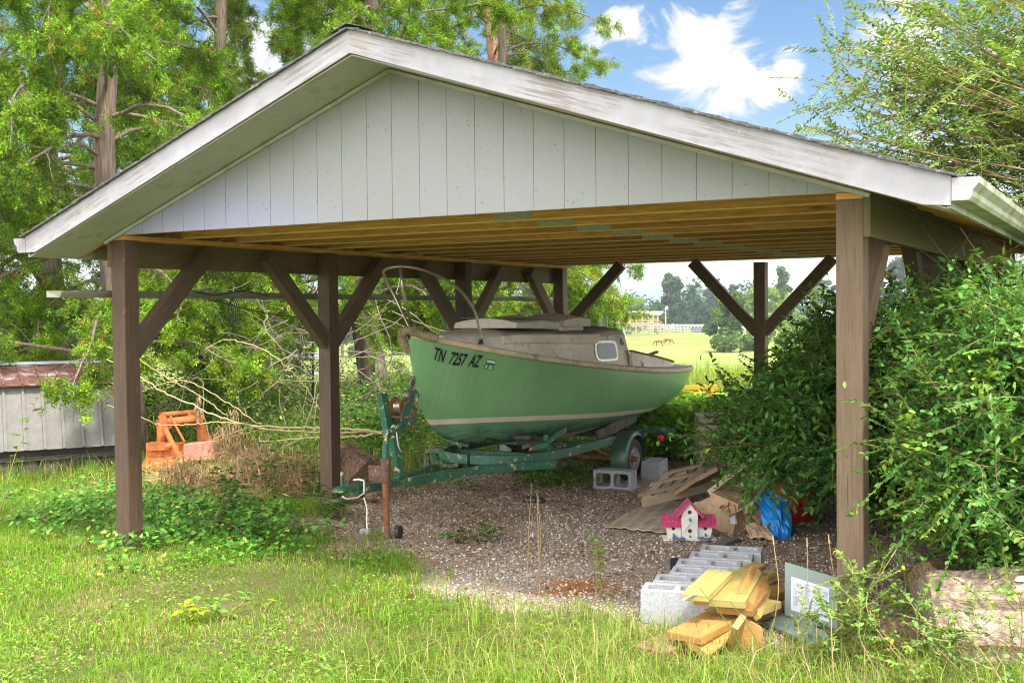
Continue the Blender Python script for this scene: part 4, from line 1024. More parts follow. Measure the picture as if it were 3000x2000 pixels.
# note: tag planes face the viewer side of the pile
# --- leaning grey panel with paper labels
pn = thing('electrical_cover', 'grey-green metal panel door with paper labels leaning by the front right post', 'metal panel', (-.4, .2, 0))
TLp, BLp = at(2299, 1643, D=6.35), at(2298, 1800, D=6.28)
wv = nrm(V(.93, .36, 0)*1.); wv = nrm(at(2458, 1692, D=6.2)-TLp); TRp = TLp+wv*.42; BRp = BLp+wv*.42
nn = nrm(np.cross(BLp-TLp, wv)); nn = nn if nn@FV > 0 else -nn
b = MB(); b.prism([TLp, TRp, BRp, BLp], nn*.018); b.build('sheet', M['panelgrey'], pn, bevel=.003)
def onp(s_, t_): return TLp+wv*.42*s_+(BLp-TLp)*t_
def lab(s0, s1, t0, t1, m, nm, off, par):
    b = MB(); b.prism([onp(s0, t0)-nn*off, onp(s1, t0)-nn*off, onp(s1, t1)-nn*off, onp(s0, t1)-nn*off], nn*.0006); return b.build(nm, m, par)
pa = lab(.09, .60, .24, .86, M['paper'], 'paper_label', .002, pn); pb = lab(.68, .97, .44, .78, M['paper'], 'paper_label', .002, pn)
b = MB()
def rule(s0, s1, t0, t1):
    b.prism([onp(s0, t0)-nn*.004, onp(s1, t0)-nn*.004, onp(s1, t1)-nn*.004, onp(s0, t1)-nn*.004], nn*.0005)
for k in range(15): rule(.12, .57, .29+k*.036, .2925+k*.036)
for s_ in (.12, .25, .40, .50, .57): rule(s_, s_+.003, .29, .80)
for k in range(60):
    s_ = random.choice([.13, .27, .41, .51])+random.random()*.02; t_ = .30+random.randrange(14)*.036; rule(s_, s_+random.uniform(.02, .08), t_, t_+.012)
b.build('label_print', M['ink'], pa)
b = MB()
for k in range(8): rule(.70, .94, .47+k*.035, .475+k*.035)
b.build('label_print', M['ink'], pb)
tr2 = at(2215, 1815, Z=.02); b = MB(); P = [at(2208, 1808, Z=.03), at(2330, 1800, Z=.05), at(2440, 1860, Z=.05), at(2385, 1885, Z=.03)]
b.prism(P, (0, 0, -.02)); o = b.build('metal_tray', M['panelgrey'], bevel=.002); tag(o, 'flat grey-green metal tray lying in the grass below the leaning panel', 'metal tray')
# --- birdhouse
bc = at(2016, 1585, Z=0)+V(-.04, .12, 0); bh = thing('birdhouse', 'white triple birdhouse with speckled red roofs on the gravel', 'birdhouse', bc)
bw = nrm(at(2090, 1590, Z=0)-at(1941, 1590, Z=0)); bw[2] = 0; bw = nrm(bw); bd = V(-bw[1], bw[0], 0)
def BP(x, y, z): return bc+bw*x+bd*y+V(0, 0, z)
def bbox(b, x0, x1, y0, y1, z0, z1): b.frame(BP((x0+x1)/2, (y0+y1)/2, (z0+z1)/2), (x1-x0, y1-y0, z1-z0), bw, bd, (0, 0, 1))
b = MB(); bbox(b, -.20, .20, -.10, .09, 0, .012); b.build('base', M['bird_white'], bh, bevel=.002)
for s_ in (-1, 1):
    x0, x1 = sorted((s_*.065, s_*.175)); b = MB(); b.prism([BP(x0+(.015 if s_ < 0 else 0)*1, -.06, .012), BP(x1-(.015 if s_ > 0 else 0), -.06, .012), BP(x1, -.06, .11), BP(x0, -.06, .11)], bd*.13)
    w_ = b.build('wing_box', M['bird_white'], bh)
    b = MB(); x0, x1 = sorted((s_*.06, s_*.205)); b.prism([BP(x0, -.085, .100), BP(x0, .01, .185), BP(x0, .09, .11)], bw*(x1-x0)); b.build('wing_roof', M['bird_red'], bh, bevel=.002)
    b = MB(); b.lathe(BP(s_*.12, -.0605, .088), -bd, [(0, .014), (.001, .014)], 16); b.build('entrance_hole', M['hole'], w_)
    b = MB(); b.lathe(BP(s_*.12, -.06, .045), -bd+V(0, 0, -.25), [(0, .008), (.03, .009), (.034, .007)], 10); b.build('perch', M['teal'], w_)
b = MB(); b.prism([BP(-.06, -.085, .012), BP(.06, -.085, .012), BP(.06, -.085, .205), BP(0, -.085, .285), BP(-.06, -.085, .205)], bd*.15); tw = b.build('tower', M['bird_white'], bh)
b = MB(); b.prism([BP(-.055, -.088, .06), BP(0, -.088, .125), BP(.055, -.088, .06), BP(.055, -.088, .072), BP(0, -.088, .139), BP(-.055, -.088, .072)], -bd*.006); b.build('zigzag_trim', M['bird_white'], tw)
for s_ in (-1, 1):
    b = MB(); b.prism([BP(0, -.105, .305), BP(s_*.105, -.105, .182), BP(s_*.095, -.105, .172), BP(0, -.105, .285)], bd*.19); b.build('tower_roof', M['bird_red'], bh)
for z in (.215, .095):
    b = MB(); b.lathe(BP(0, -.0905 if z < .2 else -.0855, z-(.02 if z < .1 else 0)), -bd, [(0, .015), (.001, .015)], 16); b.build('entrance_hole', M['hole'], tw)
b = MB(); b.lathe(BP(0, -.085, .165), -bd+V(0, 0, -.25), [(0, .008), (.03, .009), (.034, .007)], 10); b.lathe(BP(0, -.085, .035), -bd, [(0, .008), (.03, .009)], 10); b.build('perch', M['teal'], tw)
b = MB()
for (x, y) in ((-.14, -.16), (.06, -.17)):
    G = [[BP(x+.035*i+RNG.normal(0, .006), y+.03*j, .012+.02*abs(math.sin(i*1.7+j))) for j in range(4)] for i in range(4)]
    b.loft(G, False, False)
o = b.build('paint_scrap', M['bluef']); tag(o, 'crumpled blue scraps lying in front of the birdhouse base', 'scrap')

def crumple(name, m, poly, label, cat, amp=.02, n=10, th=.006, par=None):
    """poly: 4 world corners; a bent crumpled sheet"""
    A, B_, C_, D_ = [np.array(p, float) for p in poly]; nn = nrm(np.cross(B_-A, D_-A)); b = MB(); G = []
    for i in range(n+1):
        row = []
        for j in range(n+1):
            s_, t_ = i/n, j/n; p = (A*(1-s_)+B_*s_)*(1-t_)+(D_*(1-s_)+C_*s_)*t_
            row.append(p+nn*amp*(math.sin(i*1.9+j*.7+p[0]*9)+.6*math.sin(j*2.3-i*1.1+p[2]*13))+RNG.normal(0, amp*.12, 3))
        G.append(row)
    b.loft(G, False, False); o = b.build(name, m, par)
    so_ = o.modifiers.new('s', 'SOLIDIFY'); so_.thickness = th
    if label: tag(o, label, cat)
    return o
# --- cardboard, pallets, boxes
rq = lambda x, y: (1750+x/3.618, 1300+y/3.618)
crumple('cardboard_sheet', M['cardg'], [at(*rq(60, 870), Z=.02), at(*rq(720, 940), Z=.02), at(*rq(1330, 640), Z=.05), at(*rq(590, 590), Z=.05)], 'big grey flattened cardboard sheet on the gravel, its tip nearest the trailer', 'cardboard', .006, 14)
crumple('cardboard_sheet', M['cardg'], [at(*rq(540, 560), Z=.08), at(*rq(800, 560), Z=.12), at(*rq(990, 330), Z=.24), at(*rq(720, 345), Z=.14)], 'crooked brown cardboard sheet sticking up behind the pallet', 'cardboard', .02, 8)
def DP(x, y, D): return at(*rq(x, y), D=D)
crumple('cardboard_flap', M['card'], [DP(740, 925, 9.02), DP(1240, 900, 9.02), DP(1270, 545, 9.25), DP(830, 690, 9.3)], 'brown box side panel standing behind the birdhouse', 'cardboard', .006, 8)
def pallet(a, c, wdir_, label, ny=3):
    t = thing('pallet', label, 'pallet', a); d = nrm(c-a); L = np.linalg.norm(c-a); w = nrm(wdir_); up = nrm(np.cross(d, w)); up = up if up[2] > 0 else -up; Wd = .75
    for k in range(3):
        b = MB(); q = a+w*(.03+(Wd-.06)*k/2)+up*.05; b.frame(q+d*L/2, (L, .038, .08), d, w, up)
        b.build('stringer', M['pallet'], t, bevel=.004)
    for k in range(6):
        b = MB(); x = .06+(L-.12)*k/5; b.frame(a+d*x+w*Wd/2+up*.10, (Wd, .09, .018), w, d, up); b.build('slat', M['pallet'], t, bevel=.003)
    for k in (0, 1, 2):
        b = MB(); q = a+w*(.03+(Wd-.06)*k/2)+up*.118; b.frame(q+d*L/2, (L+.04, .09, .018), d, w, up); b.build('top_board', M['pallet'], t, bevel=.003)
    return t
a = at(*rq(470, 690), Z=.10); c = at(*rq(1250, 500), Z=.20)
pallet(a, c, V(-.1, 1., .12), 'grey wooden pallet tilted on flattened cardboard behind the birdhouse')
b = MB(); b.bar(at(*rq(1235, 500), Z=.28), at(*rq(1750, 110), Z=.62), .14, .04); o = b.build('plank', M['pallet']); tag(o, 'pale grey plank leaning up from the pallet into the shrub', 'plank')
b = MB(); b.bar(at(*rq(640, 430), Z=.2), at(*rq(960, 300), Z=.32), .09, .05); o = b.build('plank', M['oldboard']); tag(o, 'short brown plank end propped above the pallet', 'plank')
def carton(c, sz, rz_, tilt, m, label, par=None):
    b = MB(); R3 = Matrix.Rotation(rz_, 3, 'Z')@Matrix.Rotation(tilt, 3, 'Y'); ax = [np.array(R3.col[i]) for i in range(3)]
    n = 7; L = sz
    for fa, fb, fc in ((0, 1, 2), (1, 2, 0), (0, 2, 1)):
        for s_ in (-1, 1):
            G = []
            for i in range(n):
                G.append([np.array(c)+ax[fa]*L[fa]*(i/(n-1)-.5)+ax[fb]*L[fb]*(j/(n-1)-.5)+ax[fc]*s_*L[fc]/2*(1-.10*math.sin(PI*i/(n-1))*math.sin(PI*j/(n-1))*RNG.uniform(.6, 1.4)) for j in range(n)])
            b.loft(G, False, False)
    o = b.build('cardboard_box', m); tag(o, label, 'cardboard box'); return o
c = DP(1410, 800, 9.0); c[2] = .14; bx1 = carton(c, (.28, .22, .27), -.35, .22, M['card'], 'crushed brown cardboard box with a white label beside the birdhouse')
b = MB(); q = DP(1442, 785, 8.83); b.frame(q, (.085, .05, .001), UV_-RV*.03, RV, -FV); b.build('box_label', M['paper'], bx1)
crumple('cardboard_flap', M['card'], [DP(1560, 850, 8.8), DP(1620, 1000, 8.6), DP(1880, 1000, 8.5), DP(1780, 850, 8.75)], 'torn corrugated cardboard flap under the blue plastic', 'cardboard', .012, 6)
crumple('cardboard_flap', M['card'], [DP(1290, 650, 8.85), DP(1400, 745, 8.78), DP(1680, 690, 8.75), DP(1560, 560, 9.0)], 'folded brown flaps sticking up from the crushed box', 'cardboard', .03, 7)
crumple('cardboard_flap', M['card'], [DP(1560, 700, 8.9), DP(1560, 900, 8.8), DP(1760, 880, 8.8), DP(1740, 640, 8.9)], 'crumpled orange-brown cardboard between the crushed box and blue bag', 'cardboard', .03, 7)
for (x0, y0, x1, y1, za, zb_, w_, m_, lb) in ((820, 520, 1150, 300, .22, .40, .1, 'oldboard', 'dark brown plank lying across the rear of the pallet'), (1000, 430, 1330, 250, .28, .46, .13, 'pallet', 'broad grey board slanting above the pallet'), (1350, 480, 1560, 330, .3, .42, .09, 'oldboard', 'short dark board wedged above the crushed box'), (600, 500, 900, 330, .14, .25, .12, 'card', 'curled strip of cardboard above the left end of the pallet')):
    b = MB(); b.bar(at(*rq(x0, y0), Z=za), at(*rq(x1, y1), Z=zb_), w_, .02 if m_ == 'card' else .035); o = b.build('scrap_board', M[m_], bevel=.004); tag(o, lb, 'board')
# blue plastic bag
b = MB(); R_ = []
for k, (x, y, w_) in enumerate(((1760, 530, 60), (1830, 600, 120), (1880, 700, 130), (1900, 800, 135), (1930, 900, 110), (1940, 980, 95), (1945, 1030, 60))):
    cc = at(*rq(x, y), Y=2.72-.04*k); w3 = w_/3.618*9/F
    R_.append([cc+RV*w3*math.cos(a_)*(1+.25*math.sin(a_*5+k))+FV*w3*.6*math.sin(a_)*(1+.3*math.sin(a_*7+k*2))+V(0, 0, .02*math.sin(a_*4+k)) for a_ in np.linspace(0, 2*PI, 29)[:-1]])
b.loft(R_, True, True); o = b.build('plastic_bag', M['blue'], jit=.004); tag(o, 'crumpled bright blue plastic bag hanging in front of the red bin', 'bag')
# red bin with pink lid
rc = at(2318, 1532, Z=0)+V(.0, .16, 0); rb = thing('red_bin', 'bright red plastic bin with pink lid half hidden under the shrub', 'bin', rc)
b = MB(); b.lathe(rc, (0, 0, 1), [(0, .12), (.01, .135), (.25, .165), (.33, .175), (.335, .19), (.35, .19), (.355, .17)], 30); b.build('body', M['red'], rb, autos=True)
b = MB(); b.lathe(rc+V(0, 0, .352), (0, 0, 1), [(0, .19), (.02, .2), (.05, .17), (.06, .02)], 30); b.build('lid', M['pinklid'], rb, autos=True)
b = MB(); b.tube([rc+V(.19*math.cos(a_), .19*math.sin(a_), .30-.06*math.sin((a_-3.6)*1.6)) for a_ in np.linspace(3.6, 5.5, 16)], .008, 6); b.build('handle', M['red'], rb)
# tall wrapped box at the rear, grey crate and yellow machine
c = at(2040, 1378, Z=0)+V(.25, .25, 0)
tb = carton((c[0], c[1], .31), (.62, .5, .60), .45, -.04, M['cardg'], 'tall sagging grey cardboard box behind the trailer wheel under the shrub')
b = MB(); b.box((c[0]+.30, c[1]+.75, .42), (.6, .4, .8), .3); b.box((c[0]+.30, c[1]+.75, .83), (.64, .44, .03), .3)
for k in (-.2, 0, .2): b.box((c[0]+.30+k*.95, c[1]+.545+k*.3, .42), (.03, .015, .74), .3)
o = b.build('crate', M['farwhite'], bevel=.01); tag(o, 'pale grey crate standing behind the tall sagging cardboard box', 'crate')
ym = thing('yellow_machine', 'rusty yellow machine frame seen past the boat stern', 'machine', at(2040, 1250, D=15.5)*V(1, 1, 0))
def YP(u, v, o=0): return at(u, v, D=15.4+o)
b = MB(); b.bar(YP(1975, 1136), YP(2100, 1132), .06, .06); b.bar(YP(1978, 1160), YP(2100, 1156), .05, .05); b.build('frame_rail', M['yellow'], ym, bevel=.004)
b = MB(); b.prism([YP(2008, 1132), YP(2045, 1132), YP(2045, 1172), YP(2008, 1165)], FV*.3); b.build('housing', M['yellow'], ym, bevel=.01)
for u in (1990, 2024, 2078):
    b = MB(); b.bar(YP(u, 1130, .1), YP(u+3, 1265, .1), .07, .07, up=(0, 1, 0)); b.build('leg', M['yellow'], ym, bevel=.004)
# --- logs
def log(name, a, c, ra, rb_, label, m, me_, rag=.12, n=20, cap=None):
    b = MB(); a, c = np.array(a, float), np.array(c, float); ax = nrm(c-a); e1 = nrm(np.cross(ax, (0, 0, 1.))); e2 = np.cross(e1, ax); R_ = []; nn = 40
    ph = RNG.uniform(0, 6, 8)
    for i in range(n+1):
        t = i/n; r = ra+(rb_-ra)*t; ring = []
        for k in range(nn):
            an = 2*PI*k/nn; rr = r*(1+rag*(math.sin(an*2+ph[0]+t*1.2)*.6+math.sin(an*3+ph[1]-t*2)*.5+.3*math.sin(an*7+ph[2]+t*1.5)+.20*math.sin(an*17+ph[3]+t*3)+.16*math.sin(an*11+ph[5]-t*7)+.10*math.sin(t*23+an*4))+.04*math.sin(t*9+ph[4]+an))
            ring.append(a+(c-a)*t+(e1*math.cos(an)+e2*math.sin(an))*rr+ax*(.05*r*math.sin(an*3+ph[5])*(1 if i in (0, n) else 0)))
        R_.append(ring)
    t_ = b.loft(R_, True, False); o = b.build(name, m, None, autos=True); tag(o, label, 'log')
    for R0, nm in ((R_[0], 'cut_end'), (R_[-1], 'cut_end')):
        b = MB(); ce = sum(R0)/nn; b.loft([R0, [ce+(p-ce)*.6 for p in R0], [ce+(p-ce)*.02 for p in R0]], True, False); b.build(nm, me_, o)
    return o
lg = log('driftwood_log', (.30, .02, .16), (1.35, .42, .17), .25, .30, 'huge bleached log with swirling pale grain lying in the lower right grass', M['whitelog'], M['whitelog'], .2)
b = MB()
for k in range(9):
    a_ = 1.35+.35*math.sin(k*1.7); p = V(.85+.06*math.sin(k*2.1)+k*.012, .2, .16)+V(0, -.12, .245)+V(RNG.normal(0, .05), RNG.normal(0, .03), RNG.normal(0, .004)); b.lathe(p, (0, -.4, 1), [(0, .03), (.004, .02)], 7)
b.build('lichen_patch', M['whitep'], lg, jit=.006)
log('split_log', (.07, .0, .06), (.42, .05, .075), .09, .10, 'small weathered log stub against the left end of the huge bleached log', M['brownlog'], M['innerlog'], .12)
log('round_log', (.24, .38, .26), (.44, 1.0, .25), .105, .12, 'tan-ended log resting behind the top left of the bleached log', M['brownlog'], M['innerlog'], .08)
log('stump', (-.30, .62, .0), (-.30, .62, .17), .13, .12, 'low sawn stump behind the grey metal panel', M['brownlog'], M['innerlog'], .06)
log('stump', (-.22, .95, .0), (-.22, .95, .26), .12, .11, 'taller sawn stump hidden behind the front right post', M['brownlog'], M['innerlog'], .06)
a = at(998, 1345, D=11.1); c = at(1075, 1440, D=10.9); c[2] = .14
log('stump', a, c, .20, .24, 'thick brown log leaning on the second left post by the trailer coupler', M['brownlog'], M['innerlog'], .12)
log('wood_block', at(1010, 1458, Z=.05), at(1105, 1455, Z=.05), .05, .05, 'short piece of wood on the ground under the trailer coupler', M['brownlog'], M['innerlog'], .1)
p = at(1070, 1556, Z=.02); b = MB(); b.box(p, (.09, .06, .05), .4); o = b.build('stone', M['blockl'], bevel=.02); tag(o, 'small pale stone lying in front of the trailer coupler', 'stone')
b = MB(); b.tube(spline([at(1066, 1455, X=-3.95), at(1075, 1490, X=-3.93), at(1074, 1520, X=-3.93), at(1076, 1548, X=-3.92)], 5), .006, 5); o = b.build('cord', M['wrope']); tag(o, 'frayed pale cord hanging from the trailer coupler to the ground', 'cord')
p = at(1565, 1470, Z=.0); G = []
b = MB(); 
for q in range(3):
    cc = p+V(.06*q-.06, RNG.normal(0, .01), .02); b.loft([[cc+V((.05+.01*math.sin(k*2+q))*math.cos(a_)*math.cos(f), .05*math.sin(a_)*math.cos(f), .035*math.sin(f)+RNG.normal(0, .004)) for k, a_ in enumerate(np.linspace(0, 2*PI, 13)[:-1])] for f in np.linspace(-1.4, 1.4, 7)])
o = b.build('plastic_scrap', M['barkgrey']); tag(o, 'crumpled black plastic scrap on the gravel under the boat', 'plastic scrap')
# black wire basket/stroller frame behind the right post
b = MB(); c0 = at(2580, 1530, Z=0)
for k in range(6): b.tube(spline([c0+V(0, .3, .05+.07*k), c0+V(.16, .28, .08+.07*k), c0+V(.26, .3, .15+.06*k)], 5), .006, 5)
b.tube([c0+V(-.02, .3, .0), c0+V(.0, .3, .5)], .01, 6); b.tube([c0+V(.2, .28, .0), c0+V(.28, .3, .5)], .01, 6)
o = b.build('wire_basket', M['barkgrey']); tag(o, 'black wire basket mostly hidden by leaves behind the front right post', 'basket')

# ================================================================== LEFT BACKGROUND OBJECTS
# orange loader attachment
lo = thing('loader_bucket', 'rusty orange tractor loader bucket frame left of the second post', 'machinery', (-8.3, 3.6, 0))
D0 = 13.1
def L(u, v, o=0): return at(u, v, D=D0+o)
b = MB(); b.tube([L(469, 1236), L(474, 1352)], .045, 12); b.build('upright', M['orange'], lo, autos=True)
b = MB(); b.tube([L(585, 1225, .5), L(590, 1300, .5)], .045, 12); b.build('upright', M['orange'], lo, autos=True)
b = MB(); b.tube([L(462, 1240), L(590, 1224, .5)], .05, 12); b.build('cross_tube', M['orange'], lo, autos=True)
b = MB(); b.tube([L(470, 1214, .1), L(562, 1206, .5)], .03, 10); b.build('upper_tube', M['orange'], lo, autos=True)
for (x0, y0, x1, y1, o_) in ((471, 1213, 495, 1257, .0), (564, 1204, 590, 1234, .4), (586, 1240, 620, 1300, .5), (548, 1240, 566, 1205, .4)):
    b = MB(); b.bar(L(x0, y0, o_), L(x1, y1, o_), .02, .08, up=RV); b.build('link_plate', M['orange'], lo)
b = MB(); b.tube([L(498, 1217, -.05), L(540, 1292, -.05), L(528, 1298, -.05)], .014, 8); b.build('control_rod', M['orange'], lo)
b = MB(); b.tube([L(482, 1253, -.1), L(523, 1333, -.1)], .03, 10); b.build('cylinder', M['orange'], lo, autos=True)
b = MB(); b.bar(L(437, 1306, -.05), L(500, 1304, -.05), .08, .09); b.tube([L(488, 1306, -.12), L(505, 1302, -.12)], .03, 10); b.build('pivot', M['orange'], lo)
b = MB(); R_ = []
for s_, o_ in ((0, 0), (1, .35)):
    pass
prof = [(0, .26), (-.02, .16), (.02, .06), (.16, .0), (.42, -.02), (.62, .0), (.62, .03), (.40, .02), (.18, .05), (.05, .10), (.02, .18), (.03, .26)]
o0 = L(430, 1362)*V(1, 1, 0)+V(0, 0, .02); wv2 = nrm(RV*V(1, 1, 0)+V(.1, .1, 0)); dv2 = -V(-wv2[1], wv2[0], 0)
b.prism([o0+dv2*y*.8+V(0, 0, z) for y, z in prof], wv2*.44); b.build('bucket', M['orange'], lo, autos=True)
b = MB(); b.prism([L(537, 1300, -.1), L(624, 1293, .1), L(628, 1346, .1), L(538, 1352, -.1)], FV*.25); b.build('pink_panel', M['pink'], lo, bevel=.01)
# low metal shed on the left
sh = thing('metal_shed', 'low ribbed metal shed with rusty roof at the left edge', 'shed', (-9.8, 2.6, 0))
A_, B_ = V(-9.66, 2.22, 0), V(-9.06, 3.1, 0); dv = nrm(B_-A_); pv = V(-dv[1], dv[0], 0); A0 = A_-dv*1.9; LW = np.linalg.norm(B_-A_)+1.9+.05
def SP(s_, p_, z): return A0+dv*s_+pv*p_+V(0, 0, z)
b = MB(); b.prism([SP(0, -.10, .27), SP(LW, -.10, .27), SP(LW, .22, .96), SP(0, .22, .96)], pv*.02); b.build('wall_sheet', M['sheet'], sh)
b = MB(); 
for k in range(int(LW/.2)+1):
    s_ = k*.2+.05; b.bar(SP(s_, -.115, .275), SP(s_, .205, .955), .03, .018, up=tuple(-pv))
b.build('wall_rib', M['sheet'], sh)
b = MB(); b.prism([SP(-.05, .13, .97), SP(LW+.05, .13, .97), SP(LW+.05, 1.3, 1.16), SP(-.05, 1.3, 1.16)], (0, 0, .012)); b.build('roof', M['rustroof'], sh)
b = MB()
for k in range(int(LW/.2)+1):
    s_ = k*.2+.05; b.bar(SP(s_, .13, .988), SP(s_, 1.3, 1.178), .025, .022)
b.build('roof_rib', M['rustroof'], sh)
b = MB(); b.bar(SP(-.05, 1.3, 1.18), SP(LW+.05, 1.3, 1.18), .2, .03); b.build('ridge_cap', M['farblue'], sh)
b = MB(); b.prism([SP(0, .05, 0), SP(LW, .05, 0), SP(LW, .05, .30), SP(0, .05, .30)], pv*1.3); b.build('base_wall', M['darkwall'], sh)
b = MB(); b.bar(SP(0, -.02, .17), SP(LW, -.02, .17), .03, .05)
for k in range(14): b.bar(SP(.1+k*.22, -.0, .0), SP(.1+k*.22, -.0, .15), .015, .19, up=tuple(dv))
b.build('skirt_board', M['darkwall'], sh)
# open shed further back
s2 = thing('open_shed', 'open-fronted farm shed with blue-grey metal wall far behind the brush pile', 'shed', at(800, 1110, D=38))
def S2(u, v, o=0): return at(u, v, D=38+o)
b = MB(); b.prism([S2(620, 1086), S2(748, 1082), S2(745, 1074), S2(622, 1079)], FV*4); b.prism([S2(740, 1082), S2(880, 1040), S2(930, 1050, 1), S2(930, 1042, 1), S2(878, 1032), S2(742, 1074)], FV*4); b.build('roof', M['farblue'], s2)
b = MB(); b.prism([S2(745, 1088), S2(940, 1088), S2(940, 1080), S2(745, 1080)], FV*.2); b.build('lintel', M['pallet'], s2)
for u in (633, 745, 812):
    b = MB(); b.bar(S2(u, 1080), S2(u, 1160), .12, .12, up=(0, 1, 0)); b.build('shed_post', M['pallet'], s2)
b = MB(); b.prism([S2(845, 1088), S2(935, 1088), S2(935, 1136), S2(845, 1136)], FV*.1); b.build('metal_wall', M['farblue'], s2)
b = MB(); b.prism([S2(640, 1084, 3.5), S2(845, 1084, 3.5), S2(845, 1165, 3.5), S2(640, 1165, 3.5)], FV*.1); b.build('back_wall', M['darkwall'], s2)
ac = thing('air_conditioner', 'white window air conditioner unit set in front of the open shed', 'air conditioner', S2(690, 1165, -.3))
b = MB(); b.prism([S2(669, 1134, -.4), S2(716, 1134, -.4), S2(716, 1160, -.4), S2(669, 1162, -.4)], FV*.4); b.build('casing', M['white2'], ac, bevel=.01)
b = MB()
for k in range(5): b.prism([S2(674, 1139+k*4, -.41), S2(698, 1139+k*4, -.41), S2(698, 1140.5+k*4, -.41), S2(674, 1140.5+k*4, -.41)], FV*.005)
b.build('grille', M['ink'], ac)
b = MB(); b.bar(S2(669, 1164, -.3), S2(716, 1163, -.3), .05, .05)
for u in (670, 692, 715): b.bar(S2(u, 1163, -.3), S2(u, 1180, -.3), .04, .04, up=(0, 1, 0))
b.build('stand', M['darkwall'], ac)
# wire fence across the back
wf_ = thing('wire_fence', 'woven wire fence on rusty steel posts behind the carport', 'fence', (-3, 9.4, 0))
b = MB(); FY = lambda x: 9.4+.05*(x+3)
for z in (.12, .27, .42, .58, .76, .95, 1.12):
    b.tube([(x, FY(x), z+.02*math.sin(x*1.3)) for x in np.arange(-15, 5, 1.)], .0022, 4, False)
for x in np.arange(-15, 5, .16): b.tube([(x, FY(x), .1), (x, FY(x), 1.12)], .0018, 3, False)
b.build('wire_mesh', M['galv'], wf_)
for x in (-12.3, -10.9, -9.7, -8.9, -8.4, -5.6, -2.4, .8):
    b = MB(); zt = RNG.uniform(1.15, 1.75); b.bar((x, FY(x)-.03, -.2), (x+RNG.normal(0, .05), FY(x)-.03, zt), .035, .02, up=(0, 1, 0)); b.build('fence_post', M['rust'] if RNG.random() < .4 else M['fender'], wf_)

# ================================================================== FAR FIELD
DS = 330.
st = thing('viewing_stand', 'roofed timber viewing stand with outside stairs across the pasture', 'stand', at(1875, 972, D=DS))
def T(u, v, o=0): return at(u, v, D=DS+o)
b = MB(); b.prism([T(1795, 920), T(1936, 921), T(1942, 913), T(1815, 912.5)], V(0, 0, .25)); b.prism([T(1795, 920), T(1936, 921), T(1936, 917.5), T(1795, 917)], FV*8); b.build('roof', M['farwhite'], st)
b = MB(); b.prism([T(1795, 947.5), T(1928, 947.5), T(1928, 943), T(1795, 943)], FV*8); b.build('deck', M['farwood'], st)
for u in (1812, 1828, 1846, 1864, 1882, 1899, 1913, 1927):
    for o in (0, 8):
        b = MB(); b.bar(T(u, 918, o), T(u, 973, o), .3, .3, up=(0, 1, 0)); b.build('stand_post', M['farwood'], st)
b = MB()
for v in (932, 935.5, 939): b.bar(T(1800, v), T(1928, v), .12, .14)
b.build('railing', M['farwood'], st)
b = MB()
for a_, c_ in ((1882, 1899), (1899, 1882)): b.bar(T(a_, 950, 4), T(c_, 970, 4), .15, .15)
b.build('cross_brace', M['farwood'], st)
b = MB()
for o in (0, 1.6): b.bar(T(1928, 945, o), T(1963, 974, o), .2, .5); b.bar(T(1928, 935, o), T(1966, 967, o), .12, .15)
for k in range(14): f_ = k/13; p = T(1928+35*f_, 945+29*f_, .8); b.frame(p, (.35, 1.8, .1), RV, FV, (0, 0, 1))
for k in range(6): f_ = k/5; b.bar(T(1928+37*f_, 936+32*f_, 0), T(1928+37*f_, 946+29*f_, 0), .1, .1, up=(0, 1, 0))
b.build('stairs', M['farwood'], st)
# dark vehicle under the stand
cv = thing('parked_car', 'dark vehicle parked under the viewing stand', 'car', T(1857, 972, 2))
b = MB(); b.prism([T(x, y, 2) for x, y in ((1838, 968), (1838, 962), (1846, 961), (1850, 957), (1866, 957), (1873, 961), (1879, 963), (1880, 968))], FV*1.8); b.build('body', M['black'], cv, bevel=.1)
b = MB(); b.prism([T(x, y, 1.95) for x, y in ((1848, 961), (1851.5, 958), (1857, 958), (1857, 961))], FV*.04); b.prism([T(x, y, 1.95) for x, y in ((1858.5, 961), (1858.5, 958), (1865, 958), (1870, 961))], FV*.04); b.build('window', M['window'], cv)
for u in (1845, 1873): b = MB(); b.lathe(T(u, 968, 2), -FV, [(-.3, .36), (.05, .36)], 14); b.build('wheel', M['tyre'], cv)
# utility pole
up_ = thing('utility_pole', 'pale utility pole with a transformer beside the viewing stand stairs', 'utility pole', T(1950, 970, 6))
b = MB(); b.tube([T(1950, 970, 6), T(1950, 897, 6)], [.22, .15], 8); b.build('pole', M['pallet'], up_)
b = MB(); b.bar(T(1944, 903, 6), T(1957, 903, 6), .15, .15); b.lathe(T(1954, 906, 5.6), (0, 0, 1), [(0, .3), (1.0, .3)], 10); b.build('crossarm', M['farwhite'], up_)
up2_ = thing('utility_pole', 'short grey utility pole in front of the white barn, right of the post', 'utility pole', at(2619, 925, D=260))
b = MB(); b.tube([at(2619, 925, D=260), at(2619, 880, D=260)], [.2, .14], 8); b.build('pole', M['pallet'], up2_); b = MB(); b.bar(at(2614, 885, D=260), at(2624, 885, D=260), .12, .12); b.build('crossarm', M['pallet'], up2_)
